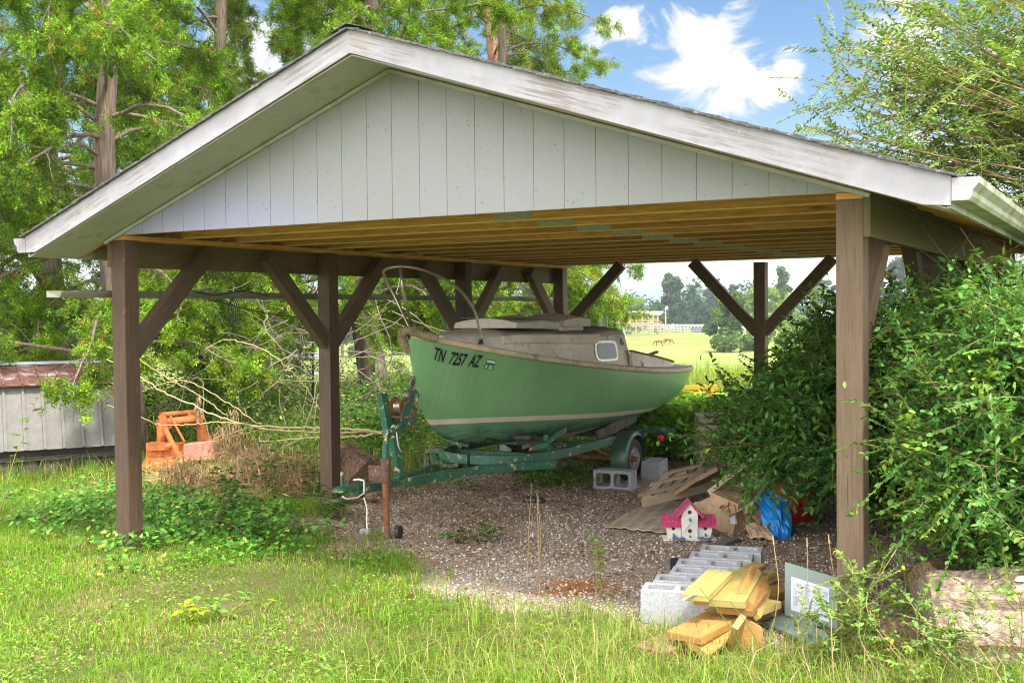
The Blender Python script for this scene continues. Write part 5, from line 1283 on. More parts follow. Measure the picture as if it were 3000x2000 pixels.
# white paddock fences
pf = thing('paddock_fence', 'long white rail fence along the far side of the pasture', 'fence', T(2000, 968, 10))
for k in range(40):
    u = 1795+k*10; b = MB(); b.bar(T(u, 971, 10), T(u, 949, 10), .15, .15, up=(0, 1, 0)); b.build('fence_post', M['farwhite'], pf)
b = MB()
for v in (950, 954.5, 959.5): b.bar(T(1795, v, 10), T(2185, v, 10), .08, .22)
b.build('rail', M['farwhite'], pf)
pf2 = thing('paddock_fence', 'low pale metal pen fence in front of the paddock rails', 'fence', T(2000, 975, -14))
b = MB()
for v in (964.5, 969): b.bar(T(1830, v, -14), T(2060, v-1, -14), .08, .15)
b.build('rail', M['galv'], pf2)
for k in range(24): b = MB(); u = 1830+k*10; b.bar(T(u, 976, -14), T(u, 963, -14), .12, .12, up=(0, 1, 0)); b.build('fence_post', M['galv'], pf2)
b = MB(); b.prism([T(2028, 958, -5), T(2075, 959, -5), T(2075, 973, -5), T(2028, 971, -5)], FV*2.5); o = b.build('water_tank', M['hillm'], bevel=.1); o.data.materials[0] = plain('navy_metal', (.05, .07, .16), .5); tag(o, 'dark blue trough beside the paddock fence', 'trough')
# houses
def house(nm, lab_, u0, u1, ve, vr, vb, D, mw, mr_, cat='house'):
    t = thing(nm, lab_, cat, at((u0+u1)/2, vb, D=D)); P = lambda u, v, o=0: at(u, v, D=D+o); dpt = 8.
    b = MB(); b.prism([P(u0+2, vb+8), P(u1-2, vb+8), P(u1-2, ve), P(u0+2, ve)], FV*dpt); w_ = b.build('wall', mw, t)
    b = MB(); b.prism([P(u0, ve+1, -.5), P(u1, ve+1, -.5), P(u1-(u1-u0)*.06, vr, dpt/2), P(u0+(u1-u0)*.06, vr, dpt/2)], FV*.3+V(0, 0, .2)); b.build('roof', mr_, t)
    for k in (.25, .55, .8): b = MB(); u = u0+(u1-u0)*k; b.prism([P(u, ve+(vb-ve)*.3, -.06), P(u+(u1-u0)*.07, ve+(vb-ve)*.3, -.06), P(u+(u1-u0)*.07, ve+(vb-ve)*.65, -.06), P(u, ve+(vb-ve)*.65, -.06)], FV*.03); b.build('window', M['black'], t)
house('house', 'small cream house with a red roof among the far trees', 1978, 2004, 934, 922, 950, 380, plain('cream_wall', (.5, .46, .36)), M['farred'])
house('barn', 'low barn with pale pink roof seen left of the front right post', 2405, 2470, 925, 910, 950, 250, M['darkwall'], plain('pink_roof', (.50, .40, .42)), 'barn')
house('barn', 'long white metal barn seen right of the front right post', 2598, 2665, 912, 904, 934, 270, M['farwhite'], M['galv'], 'barn')
# horses
def horse(P, heading, label):
    me = bpy.data.meshes.new('horse'); bm = bmesh.new(); S = []
    def v(x, y, z, r): S.append(r); return bm.verts.new((x, y, z))
    pel = v(-.62, 0, 1.22, .27); mid = v(0, 0, 1.16, .30); sho = v(.5, 0, 1.2, .27); nk = v(.78, 0, 1.18, .17); nk2 = v(1.02, 0, .86, .12); hd = v(1.18, 0, .52, .11); mz = v(1.28, 0, .22, .075)
    tl = v(-.88, 0, 1.26, .06); tl2 = v(-.98, 0, .95, .05); tl3 = v(-1.0, 0, .6, .03)
    E = [(pel, mid), (mid, sho), (sho, nk), (nk, nk2), (nk2, hd), (hd, mz), (pel, tl), (tl, tl2), (tl2, tl3)]
    for s_ in (-1, 1):
        a_ = v(.5+.06*s_, .15*s_, .95, .12); k = v(.5+.1*s_, .14*s_, .55, .06); f_ = v(.5+.12*s_, .14*s_, .1, .045); h_ = v(.53+.12*s_, .14*s_, .02, .06); E += [(sho, a_), (a_, k), (k, f_), (f_, h_)]
        a_ = v(-.6, .16*s_, .95, .15); k = v(-.5+.08*s_, .16*s_, .8, .11); c_ = v(-.76+.08*s_, .15*s_, .52, .06); f_ = v(-.7+.08*s_, .15*s_, .1, .045); h_ = v(-.67+.08*s_, .15*s_, .02, .06); E += [(pel, a_), (a_, k), (k, c_), (c_, f_), (f_, h_)]
        e1 = v(1.06, .07*s_, .80, .035); e2 = v(1.0, .09*s_, .92, .015)
        E += [(nk2, e1), (e1, e2)]
    for a_, c_ in E: bm.edges.new((a_, c_))
    bm.to_mesh(me); bm.free(); o = link(bpy.data.objects.new('horse', me)); sk = o.modifiers.new('sk', 'SKIN')
    for i, r in enumerate(S): me.skin_vertices[0].data[i].radius = (r, r)
    me.skin_vertices[0].data[0].use_root = True; ss = o.modifiers.new('ss', 'SUBSURF'); ss.levels = ss.render_levels = 1
    me.materials.append(M['horse']); o.location = P; o.rotation_euler = (0, 0, heading); o['label'] = label; o['category'] = 'horse'; o['group'] = 'horses grazing in the pasture'; return o
ph = at(1930, 1015, D=215); hr = math.atan2(-RV[1], -RV[0])
HZ = lambda P: V(P[0], P[1], float(terr(P[0], P[1])))
def on_ground(u, v):      # march the ray to the terrain
    for D in np.geomspace(12, 900, 1500):
        p = at(u, v, D=D)
        if p[2] <= float(terr(p[0], p[1])): return p
    return p
horse(on_ground(1930, 1015), hr+.1, 'chestnut horse grazing nearer, its head down to the left')
horse(on_ground(1957, 1010), hr+PI*.93, 'chestnut horse standing behind, its rump to the right')
# ================================================================== VEGETATION
def np_mesh(name, verts, faces_per, nf_verts, tint, m, parent=None):
    """verts (n*k,3); faces_per: list of index tuples inside one unit of k verts; tint (n,3)"""
    n, k = len(verts), verts.shape[1]
    me = bpy.data.meshes.new(name); V_ = verts.reshape(-1, 3).astype('f')
    if parent is not None: V_ = V_-ORG[parent.name].astype('f')
    me.vertices.add(n*k); me.vertices.foreach_set('co', V_.ravel())
    loops = []; starts = []; tot = 0
    per = np.concatenate([np.array(f) for f in faces_per]); lens = [len(f) for f in faces_per]
    allidx = (per[None, :]+(np.arange(n)*k)[:, None]).ravel().astype('i')
    st = np.concatenate([[0], np.cumsum(lens)[:-1]]); ls = (st[None, :]+(np.arange(n)*len(per))[:, None]).ravel().astype('i'); lt = np.tile(lens, n).astype('i')
    me.loops.add(len(allidx)); me.loops.foreach_set('vertex_index', allidx)
    me.polygons.add(len(ls)); me.polygons.foreach_set('loop_start', ls); me.polygons.foreach_set('loop_total', lt)
    a = me.attributes.new('tint', 'FLOAT_COLOR', 'POINT'); c = np.ones((n, k, 4), 'f'); c[:, :, :3] = tint[:, None, :]; a.data.foreach_set('color', c.ravel())
    me.update(calc_edges=True); me.materials.append(m)
    o = link(bpy.data.objects.new(name, me))
    if parent is not None: o.parent = parent
    ORG[o.name] = np.zeros(3) if parent is None else ORG[parent.name]
    return o
def unit(a): return a/np.maximum(1e-9, np.linalg.norm(a, axis=-1, keepdims=True))
def leaves(name, C, D, Nn, L, Wd, tint, m, parent=None, shape='leaf', droop=0.):
    """C base, D direction, Nn normal-ish, arrays"""
    n = len(C); D = unit(D); S = unit(np.cross(D, Nn)); U = np.cross(S, D); L = np.broadcast_to(L, (n,))[:, None]; Wd = np.broadcast_to(Wd, (n,))[:, None]
    if shape == 'leaf':
        v = np.stack([C, C+D*L*.28+S*Wd*.44+U*Wd*.12, C+D*L*.62+S*Wd*.46+U*(Wd*.10-L*droop*.3), C+D*L-U*L*droop, C+D*L*.62-S*Wd*.46+U*(Wd*.10-L*droop*.3), C+D*L*.28-S*Wd*.44+U*Wd*.12], 1); f = [(0, 1, 2, 3), (0, 3, 4, 5)]
    elif shape == 'rhomb':
        v = np.stack([C, C+D*L*.45+S*Wd*.5, C+D*L-U*L*droop, C+D*L*.45-S*Wd*.5], 1); f = [(0, 1, 2, 3)]
    elif shape == 'heart':
        v = np.stack([C+D*L*.08, C-D*L*.05+S*Wd*.3, C+D*L*.25+S*Wd*.52, C+D*L-U*L*.12, C+D*L*.25-S*Wd*.52, C-D*L*.05-S*Wd*.3], 1); f = [(0, 1, 2, 3), (0, 3, 4, 5)]
    return np_mesh(name, v, f, 0, tint, m, parent)
def rnd_dirs(n): return unit(RNG.normal(size=(n, 3)))
def tints(n, base, var=.25, alt=None, pa=.0, hue=.12):
    b = np.array(base)[None, :]*np.exp(RNG.normal(0, var, (n, 1)))*np.exp(RNG.normal(0, hue, (n, 3))*np.array([1, .5, 1]))
    if alt is not None:
        k = RNG.random(n) < pa; b[k] = np.array(alt)*np.exp(RNG.normal(0, .2, (k.sum(), 1)))
    return np.clip(b, .003, .95)
def carport_keep(P):
    """True where a point is clear of the carport's roof, gable and posts"""
    x, y, z = P.T; roof = np.where(x < RX, ZP-(ZP-ZL)*(RX-x)/(RX-XL), ZP-(ZP-ZR)*(x-RX)/(XR-RX))
    ins = (x > XL-.12) & (x < XR+.12) & (y > YF-.08) & (y < YBK+.05)
    bad = ins & (z > 2.06) & (z < roof+.05)
    for px, py in [(-.07, .07+SB*k) for k in range(4)]+[(-WX+.07, .07+SB*k) for k in range(4)]: bad |= (abs(x-px) < .10) & (abs(y-py) < .10) & (z < 2.4)
    return ~bad
def view_keep(P, mg=350):
    """drops leaves far outside the photographed wedge (kept with a wide margin)"""
    d = P-CAM; z = d@FV; u = 1500+F*(d@RV)/np.maximum(z, .1); v = CY-F*(d@UV_)/np.maximum(z, .1)
    return (z > .6) & (u > -mg) & (u < 3000+mg) & (v > -mg) & (v < 2000+mg)
def tubes(name, paths, radii, m, parent=None, n=4):
    b = MB()
    for p, r in zip(paths, radii): b.tube(p, r, n, False)
    return b.build(name, m, parent, smooth=True)

# ---- cedars: trunk, rising-and-drooping limbs, twigs, scale-like sprays
def cedar(base, h, r0, nlimb, z0, label, name='cedar_tree', reach=(2.2, 4.2), tint=(.14, .25, .018), trunk=M['bark'], lean=(0, 0), dens=1., tuft='cedar', az=None, deadfrac=.33, grp=None, bias=0., kk_=30, lsz=1.):
    t = thing(name, label, 'tree', base, grp); base = np.array(base, float)
    tp = lambda z: base+V(lean[0]*z/h+.12*math.sin(z*.9+r0*9), lean[1]*z/h+.1*math.sin(z*.7+2), z)
    zs = np.linspace(-.2, h, 22); b = MB(); R_ = []; nn = 16
    for z in zs:
        rr = r0*(1-.82*max(z, 0)/h)*(1.35 if z < .2 else 1); R_.append([tp(z)+V(math.cos(a), math.sin(a), 0)*rr*(1+.10*math.sin(a*5+z*.8)+.07*math.sin(a*9-z)) for a in np.linspace(0, 2*PI, nn+1)[:-1]])
    b.loft(R_); b.build('trunk', trunk, t, smooth=True)
    LP, LR, TP, TR, C, D, = [], [], [], [], [], []
    for i in range(nlimb):
        z = z0+(h-z0)*(i+RNG.random())/nlimb*.92; a = RNG.uniform(*az) if az is not None else RNG.uniform(0, 2*PI)
        ln = RNG.uniform(*reach)*(1-.45*z/h); up = RNG.uniform(.1, .9)
        d = V(math.cos(a), math.sin(a), 0); pts = [tp(z)]; cur = tp(z); dirn = nrm(d+V(0, 0, up)); m_ = 12
        w = RNG.normal(0, .12, 3)
        for k in range(m_):
            q = k/m_; dirn = nrm(dirn+V(0, 0, -.09-bias-.05*q)+w*.3+RNG.normal(0, .13, 3)); cur = cur+dirn*ln/m_; pts.append(cur)
        LP.append(pts); LR.append(list(np.linspace(r0*.17*(1-.5*z/h)+.006, .007, len(pts))))
        for k in range(int(30*dens*ln/3)):
            q = RNG.uniform(.12, 1)**.8; j = min(int(q*m_), m_-1); p = pts[j]+(pts[j+1]-pts[j])*(q*m_-j) if q < 1 else pts[-1]
            td = nrm(nrm(pts[j+1]-pts[j])*.7+rnd_dirs(1)[0]*.9+V(0, 0, -.1)); tl = RNG.uniform(.25, .8)*(1.1-.5*q)
            tpn = [p]; tc_ = p
            for e in range(5): td = nrm(td+RNG.normal(0, .16, 3)+V(0, 0, -.07)); tc_ = tc_+td*tl/5; tpn.append(tc_)
            TP.append(tpn); TR.append(list(np.linspace(.006, .002, 6)))
            if RNG.random() < deadfrac*(1-q*.6): continue
            for s_ in range(15):
                f = RNG.uniform(.25, 1); jj = min(int(f*5), 4); c = tpn[jj]+(tpn[jj+1]-tpn[jj])*(f*5-jj); C.append(c); D.append(nrm(tpn[jj+1]-tpn[jj])*.5+RNG.normal(0, .55, 3))
    tubes('limbs', LP, LR, trunk, t, 6); tubes('twigs', TP, TR, M['greybark'], t, 3)
    C = np.array(C); D = unit(np.array(D)); k = view_keep(C, 500) & carport_keep(C); C, D = C[k], D[k]
    kk = kk_; n = len(C)
    tuftl = .13 if tuft == 'cedar' else .10
    o = RNG.uniform(0, 1, (n, kk, 1)); base_ = C[:, None, :]+D[:, None, :]*o*tuftl+RNG.normal(0, .022, (n, kk, 3))
    dd = unit(D[:, None, :]*.7+RNG.normal(0, .62, (n, kk, 3))); nrml = RNG.normal(size=(n, kk, 3))
    tn = np.repeat(tints(n, tint, .38, (.34, .20, .04), .02), kk, 0)*np.exp(RNG.normal(0, .18, (n*kk, 1)))
    P = base_.reshape(-1, 3); keep = carport_keep(P)
    leaves('crown', P[keep], dd.reshape(-1, 3)[keep], nrml.reshape(-1, 3)[keep], RNG.uniform(.024, .052, keep.sum())*lsz, RNG.uniform(.010, .018, keep.sum())*lsz, tn[keep], M['leaf'], t, 'rhomb')
    return t
c1 = on_ground(375, 1372)
cedar((-10.0, 4.1, 0), 11, .17, 98, .9, 'tall cedar with shaggy reddish trunk beside the low metal shed', reach=(2.2, 4.6), dens=1.15)
cedar((-9.9, 9.2, 0), 10, .24, 80, 1.5, 'cedar with a thick mottled trunk visible between left post and boat bow', reach=(2.0, 4.2), dens=1.)
cedar((-13.5, 6.0, 0), 12, .22, 62, .8, 'full cedar filling the left edge behind the metal shed', reach=(2.4, 4.6), dens=1.)
cedar((-13.2, 13.5, 0), 12, .22, 60, 1.6, 'cedar rising behind the left slope of the roof', reach=(2.4, 4.6), tint=(.145, .245, .02))
cedar((-9.6, 13.0, 0), 9.5, .2, 62, 1.3, 'cedar with pale dead twigs behind the boat and the third left post', reach=(2, 3.8), tint=(.17, .26, .025), deadfrac=.36)
g_ = at(640, 950, D=20.5); cedar((g_[0], g_[1], 0), 12, .19, 70, 2.2, 'cedar filling the sky behind the middle of the left roof slope', reach=(2.2, 4.2), tint=(.145, .245, .02))
# Virginia pine behind the ridge
cedar((-11.6, 16.2, -.1), 13.5, .23, 46, 1.6, 'pine with red-brown trunk and open crown rising above the carport ridge', 'pine_tree', (1.8, 4.2), (.12, .23, .03), M['pinebark'], deadfrac=.38, dens=.8, bias=-.06)
cedar((-9.0, 14.6, -.1), 6.3, .14, 44, .8, 'smaller green pine reaching out right of the back left post', 'pine_tree', (1.0, 1.8), (.13, .25, .03), M['pinebark'], deadfrac=.2, dens=1.1)

# ---- privet shrub: arching canes, side twigs, paired leaves
def cane_shrub_(base, tips, label, name, ll=.034, lw=.017, tint=(.055, .12, .022), nside=10, sl=(.15, .55), pair=.026, cane_r=.008, mat_=M['glossleaf'], young=(.20, .32, .03), cat='shrub', yf=.10, up=.9, grp=None, zmin=.03):
    t = thing(name, label, cat, base, grp); base = np.array(base, float); CP, CR = [], []; C, D, Nn, Tn = [], [], [], []
    for tip in tips:
        tip = np.array(tip, float); b0 = base+V(RNG.normal(0, .28), RNG.normal(0, .28), 0); b0[2] = max(0, base[2]-.02)
        midp = b0+(tip-b0)*.45+V(0, 0, abs(tip[2]-b0[2])*.25*up+.28*up)+RNG.normal(0, .1, 3)
        pts = spline([b0, midp, tip], 9); CP.append(pts); CR.append(list(np.linspace(cane_r, .0025, len(pts))))
        segs = []
        m_ = len(pts)-1
        for k in range(nside):
            q = RNG.uniform(.25, 1); j = min(int(q*m_), m_-1); p = pts[j]+(pts[j+1]-pts[j])*(q*m_-j); d = nrm(nrm(pts[j+1]-pts[j])*.8+rnd_dirs(1)[0]*.8)
            l_ = RNG.uniform(*sl); sp = [p]; c = p
            for e in range(5): d = nrm(d+RNG.normal(0, .1, 3)+V(0, 0, -.03)); c = c+d*l_/5; sp.append(c)
            CP.append(sp); CR.append(list(np.linspace(.003, .0015, 6))); segs.append((sp, l_))
        segs.append((pts[m_*6//10:], .35))
        for sp, l_ in segs:
            sp = np.array(sp); npair = max(3, int(l_/pair)); f = np.linspace(.08, 1, npair)*(len(sp)-1); j = np.minimum(f.astype(int), len(sp)-2); pp = sp[j]+(sp[j+1]-sp[j])*(f-j)[:, None]; ax = unit(sp[j+1]-sp[j])
            sd_ = unit(np.cross(ax, V(RNG.normal(0, .4), RNG.normal(0, .4), 1)))
            yt = RNG.random() < yf; shade_ = math.exp(RNG.normal(0, .22))
            for s_ in (-1, 1):
                C.append(pp); D.append(sd_*s_+ax*.75+RNG.normal(0, .18, pp.shape)); Nn.append(np.tile([0, 0, 1.], (len(pp), 1))+RNG.normal(0, .38, pp.shape))
                base_t = np.array(tint)*shade_*np.ones((len(pp), 3)); mixf = np.clip((np.linspace(0, 1, len(pp))-.55)/.45, 0, 1)[:, None]*(1. if yt else .25); Tn.append(base_t*(1-mixf)+np.array(young)*mixf)
    C, D, Nn, Tn = map(np.concatenate, (C, D, Nn, Tn))
    ex = RNG.random(len(C)) < (0 if name == 'privet_tree' else .35 if ll > .029 else .0); k_ = ex.sum()
    C = np.concatenate([C, C[ex]+RNG.normal(0, .07, (k_, 3))]); D = np.concatenate([D, RNG.normal(size=(k_, 3))]); Nn = np.concatenate([Nn, Nn[ex]+RNG.normal(0, .5, (k_, 3))]); Tn = np.concatenate([Tn, Tn[ex]]); Tn = Tn*np.exp(RNG.normal(0, .2, (len(C), 1))); ye = RNG.random(len(C)) < .008; Tn[ye] = (.55, .45, .03); ye = RNG.random(len(C)) < .05; Tn[ye] *= (1.7, 1.15, .8); ye = RNG.random(len(C)) < .2; Tn[ye] *= .6
    k = carport_keep(C+unit(D)*ll*.5) & (C[:, 2] > zmin)
    tubes('stems', CP, CR, M['cane'], t, 4)
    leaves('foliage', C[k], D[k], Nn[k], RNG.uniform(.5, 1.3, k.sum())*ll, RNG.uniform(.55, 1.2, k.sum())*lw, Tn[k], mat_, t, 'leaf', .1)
    return t
def cane_shrub(*a, **k):
    t = cane_shrub_(*a, **k)
    print(a[3], sum(len(c.data.polygons) for c in bpy.data.objects if c.parent == t)); return t
def tips_in(n, poly, dr):
    """random world points whose picture falls in a convex-ish polygon (list of px) at a depth in dr"""
    us = [p[0] for p in poly]; vs = [p[1] for p in poly]; out = []
    while len(out) < n:
        u, v = RNG.uniform(min(us), max(us)), RNG.uniform(min(vs), max(vs)); c = False; j = len(poly)-1
        for i in range(len(poly)):
            if (poly[i][1] > v) != (poly[j][1] > v) and u < (poly[j][0]-poly[i][0])*(v-poly[i][1])/(poly[j][1]-poly[i][1]+1e-9)+poly[i][0]: c = not c
            j = i
        if c:
            p = at(u, v, D=RNG.uniform(*dr))
            if p[2] > .04: out.append(p)
    return out
SHG = 'privet shrubs growing into the right side of the carport'
# part reaching under the roof between the posts
T1 = tips_in(240, [(2125, 1240), (2180, 1150), (2270, 1070), (2400, 970), (2560, 920), (2700, 920), (2700, 1340), (2440, 1370), (2250, 1360), (2140, 1350), (2105, 1300)], (7.8, 10.2))
cane_shrub((.9, 4.6, 0), T1, 'dark glossy privet reaching in under the roof behind the front right post', 'privet_shrub', .058, .028, (.08, .24, .045), 28, (.15, .6), .027, .009, grp=SHG, up=.25)
T2 = tips_in(175, [(2640, 980), (2720, 850), (3050, 800), (3100, 1480), (2850, 1600), (2660, 1500), (2630, 1200)], (5.4, 7.6))
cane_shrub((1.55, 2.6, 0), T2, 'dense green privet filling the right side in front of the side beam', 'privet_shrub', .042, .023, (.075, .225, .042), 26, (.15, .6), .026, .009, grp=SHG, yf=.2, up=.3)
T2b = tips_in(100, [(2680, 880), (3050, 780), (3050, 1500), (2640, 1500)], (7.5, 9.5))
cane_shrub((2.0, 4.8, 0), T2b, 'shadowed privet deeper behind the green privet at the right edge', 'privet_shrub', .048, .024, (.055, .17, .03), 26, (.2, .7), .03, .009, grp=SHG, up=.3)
# low front part, and small sprouts round the post foot
T3 = tips_in(30, [(2600, 1440), (2950, 1400), (3020, 1560), (2700, 1540)], (5.9, 6.6))
cane_shrub((1.0, 1.3, 0), T3, 'low light green privet above the bleached log', 'privet_shrub', .030, .017, (.085, .19, .03), 8, (.08, .3), .024, .005, yf=.4, up=.5, grp=SHG)
T4 = tips_in(10, [(2380, 1720), (2480, 1620), (2620, 1620), (2640, 1720), (2560, 1840), (2440, 1860)], (5.45, 5.75))
cane_shrub((.22, -.42, 0), T4, 'small privet sprout in front of the front right post', 'privet_sprout', .028, .018, (.12, .27, .045), 9, (.06, .24), .018, .0025, yf=.5, up=.3)
T5 = tips_in(7, [(2680, 1760), (2860, 1700), (2900, 1900), (2740, 1960)], (4.7, 4.95))
cane_shrub((.72, -.75, 0), T5, 'small privet sprout growing in front of the bleached log', 'privet_sprout', .026, .016, (.11, .25, .045), 9, (.06, .22), .018, .0025, yf=.5, up=.3)
# tall arching tree top right
T6 = tips_in(95, [(2370, 300), (2480, 90), (2700, -60), (3100, -200), (3150, 560), (2900, 520), (2600, 470), (2420, 420)], (7.2, 9.8))
T6 = [p for p in T6 if carport_keep(np.array([p]))[0]]
cane_shrub((2.6, 3.4, 0), T6, 'tall arching privet tree spreading over the right corner of the roof', 'privet_tree', .044, .021, (.105, .235, .03), 24, (.25, .8), .034, .02, yf=.35, cat='tree', up=.9)
# broadleaf sprout lower right corner
def broad_plant(base, h, n, label, ll=.09, lw=.05, tint=(.12, .24, .03), name='leafy_weed', cat='weed', nst=3, spread=.12, m=M['leaf'], zl=.15, shape='leaf', grp=None, br=0.):
    t = thing(name, label, cat, base, grp); base = np.array(base, float); P, R_, C, D = [], [], [], []
    for s_ in range(nst):
        a = RNG.uniform(0, 2*PI); top = base+V(math.cos(a)*spread, math.sin(a)*spread, h*RNG.uniform(.75, 1.05)); pts = spline([base+V(RNG.normal(0, .02), RNG.normal(0, .02), -.01), (base+top)/2+V(RNG.normal(0, .03), RNG.normal(0, .03), .03), top], 7); P.append(pts); R_.append(list(np.linspace(.004, .0015, len(pts))))
        for k in range(n):
            f = zl+(1-zl)*k/n; j = min(int(f*(len(pts)-1)), len(pts)-2); c = pts[j]+(pts[j+1]-pts[j])*(f*(len(pts)-1)-j); an = k*2.4+s_; C.append(c+RNG.normal(0, br, 3)); D.append(V(math.cos(an), math.sin(an), .35+RNG.normal(0, .2)))
    tubes('stem', P, R_, M['fender'] if False else M['cane'], t, 5); C = np.array(C); D = np.array(D)
    leaves('leaves', C, D, np.tile([0, 0, 1.], (len(C), 1))+RNG.normal(0, .25, C.shape), RNG.uniform(.7, 1.1, len(C))*ll, RNG.uniform(.8, 1.1, len(C))*lw, tints(len(C), tint, .15), m, t, shape, .25)
    return t
G0 = lambda u, v: V(*at(u, v, Z=0)[:2], 0)
broad_plant(V(.95, .1, 0), 1.0, 16, 'tall broad-leaved weed at the right edge above the log', .10, .055, (.12, .25, .035), nst=5, spread=.28)
broad_plant(V(1.25, .5, 0), 1.25, 18, 'second broad-leaved weed behind the log at the right edge', .10, .055, (.10, .22, .035), nst=5, spread=.35)
broad_plant(V(1.0, -.72, 0), .5, 10, 'short broad-leaved weed in front of the log in the lower right corner', .085, .05, (.14, .28, .03), nst=4, spread=.2)
broad_plant(G0(2580, 1800), .45, 5, 'heart-leaved vine climbing in front of the front right post', .10, .085, (.16, .30, .03), nst=2, spread=.1, zl=.5, shape='heart', cat='vine')
broad_plant(G0(565, 1835), .14, 9, 'bright yellow-green sapling in the front lawn', .07, .035, (.30, .42, .02), nst=3, spread=.05)
broad_plant(G0(655, 1815), .14, 9, 'pale green sapling right of the yellow-green one in the lawn', .07, .03, (.17, .32, .05), nst=4, spread=.14)
broad_plant(G0(786, 1792), .09, 6, 'tiny bright seedling standing alone in the lawn', .05, .022, (.28, .42, .02), nst=1, spread=.02)
broad_plant(G0(1585, 1835), .03, 2, 'single broad pale leaf in the front grass', .10, .055, (.25, .40, .04), nst=1, spread=.0)
broad_plant(G0(1750, 1745), .44, 26, 'leafy narrow-leaved weed standing at the edge of the gravel', .05, .016, (.16, .30, .05), nst=3, spread=.05)
broad_plant(G0(1575, 1740), .68, 24, 'tall thin dried weed standing in the gravel before the trailer', .022, .007, (.22, .27, .10), nst=4, spread=.07)
broad_plant(G0(1440, 1770), .17, 14, 'short feathery weed at the left edge of the gravel', .035, .008, (.14, .25, .06), nst=2, spread=.02)
for (u, v, h, lb) in ((1395, 1590, .12, 'low heart-leaved vine creeping over the gravel'), (1440, 1580, .14, 'right-hand heart-leaved vine clump on the gravel'), (1345, 1590, .08, 'small vine clump nearest the jack post on the gravel')):
    broad_plant(G0(u, v), h, 5, lb, .065, .05, (.07, .16, .02), 'creeping_vine', 'vine', 5, .14, shape='heart')
for (u, v, h, lb) in ((620, 1560, .45, 'dark green bramble left of the wood litter'), (790, 1450, .5, 'leafy bramble between the brush pile and the second left post'), (920, 1440, .42, 'bramble at the foot of the second left post'), (700, 1500, .42, 'bramble in the middle of the ivy bed'), (965, 1520, .22, 'yellow-green sprout in the litter before the trailer coupler'), (755, 1590, .25, 'small forked seedling at the right end of the ivy')):
    broad_plant(G0(u, v), h, 14, lb, .07, .038, (.065, .155, .03), 'bramble', 'weed', 8, .26, br=.02)
for i, (u, v) in enumerate(((1320, 1380), (1230, 1400), (1180, 1330), (1270, 1360))):
    broad_plant(G0(u, v), .55+.1*i, 16, ['slender sapling in front of the half-hidden cinder block', 'slender sapling left of the tongue behind the winch', 'slender sapling directly behind the winch stand', 'slender sapling between the winch stand and the half-hidden block'][i], .06, .022, (.07, .17, .03), 'sapling', 'sapling', 3, .12)
# branch with long leaves poking in at the left edge
broad_plant(V(-7.35, .35, 0), 1.05, 16, 'shrub sprig with long hanging leaves at the left edge of the photo', .12, .035, (.09, .2, .03), 'shrub_sprig', 'shrub', 4, .45)

# ---- scatter helpers for ground cover
def scatter(n, xr, yr, fn):
    X, Y = RNG.uniform(*xr, n), RNG.uniform(*yr, n); k = RNG.random(n) < fn(X, Y); X, Y = X[k], Y[k]; P = np.stack([X, Y, terr(X, Y)], 1); k = view_keep(P, 450); return P[k]
def blades(name, P, h, w, tint, label=None, bend=.5):
    n = len(P); a = RNG.uniform(0, 2*PI, n); D = np.stack([np.cos(a), np.sin(a), np.zeros(n)], 1); S = np.stack([-np.sin(a), np.cos(a), np.zeros(n)], 1); h = np.broadcast_to(h, (n,))[:, None]; w = np.broadcast_to(w, (n,))[:, None]; be = np.abs(RNG.normal(0, bend, (n, 1)))+.1
    Z = np.array([0, 0, 1.]); m1 = P+Z*h*.55+D*h*be*.25; tp = P+Z*h*(1-.28*np.minimum(be, 1.6))+D*h*be*.8
    v = np.stack([P-S*w/2-Z*.01, P+S*w/2-Z*.01, m1+S*w*.42, m1-S*w*.42, tp], 1)
    return np_mesh(name, v, [(0, 1, 2, 3), (3, 2, 4)], 0, tint, M['grass'])
def stuff(o, lb, cat): tag(o, lb, cat); return kind(o, 'stuff')
def lawn_amt(X, Y):
    g_ = gravel_amt(X, Y); return np.clip(-g_*3.2+.25, 0, 1)
def soil(X, Y): return np.clip((np.hypot(X+7.0, (Y-2.6)*1.2)-1.0)*1.2, 0, 1)
def ivy_amt(X, Y):
    """ivy bed round the front left post"""
    d = (X+6.1)*.87+(Y-1.0)*-.49; e = (X+6.1)*.49+(Y-1.0)*.87
    return np.clip(1.5-np.hypot(d/2.3, (e-.1)/.95)*1.25+(vn(X, Y, 2.3, 4)-.5)*1.1, 0, 1)
P = scatter(520000, (-10, 3.2), (-3.4, 4), lambda X, Y: np.clip(lawn_amt(X, Y)+.25*(vn(X, Y, 3.1, 41) > .62)*(gravel_amt(X, Y) < .35), 0, 1)*soil(X, Y)*(.25+.75*vn(X, Y, 2.2, 3))*(1-.75*ivy_amt(X, Y)))
nn_ = len(P); pt = vn(P[:, 0], P[:, 1], 1.3, 8); T_ = tints(nn_, (.15, .27, .025), .22, (.38, .30, .13), .0, .12)
dry = RNG.random(nn_) < .05+.35*(vn(P[:, 0], P[:, 1], 1.7, 9) > .60); T_[dry] = tints(dry.sum(), (.40, .33, .15), .22)
T_ *= (.75+.6*pt)[:, None]
hh = RNG.uniform(.018, .062, nn_)*(1+.8*(vn(P[:, 0], P[:, 1], 1.1, 6) > .6))+np.where(RNG.random(nn_) < .02, .05, 0); hh[dry] *= .6
hh *= np.where(P[:, 0] > -1.4, 1.3, 1.)
stuff(blades('lawn_grass', P, hh, RNG.uniform(.0025, .0055, nn_), T_, bend=1.5), 'short patchy green and straw-coloured lawn in the foreground', 'grass')
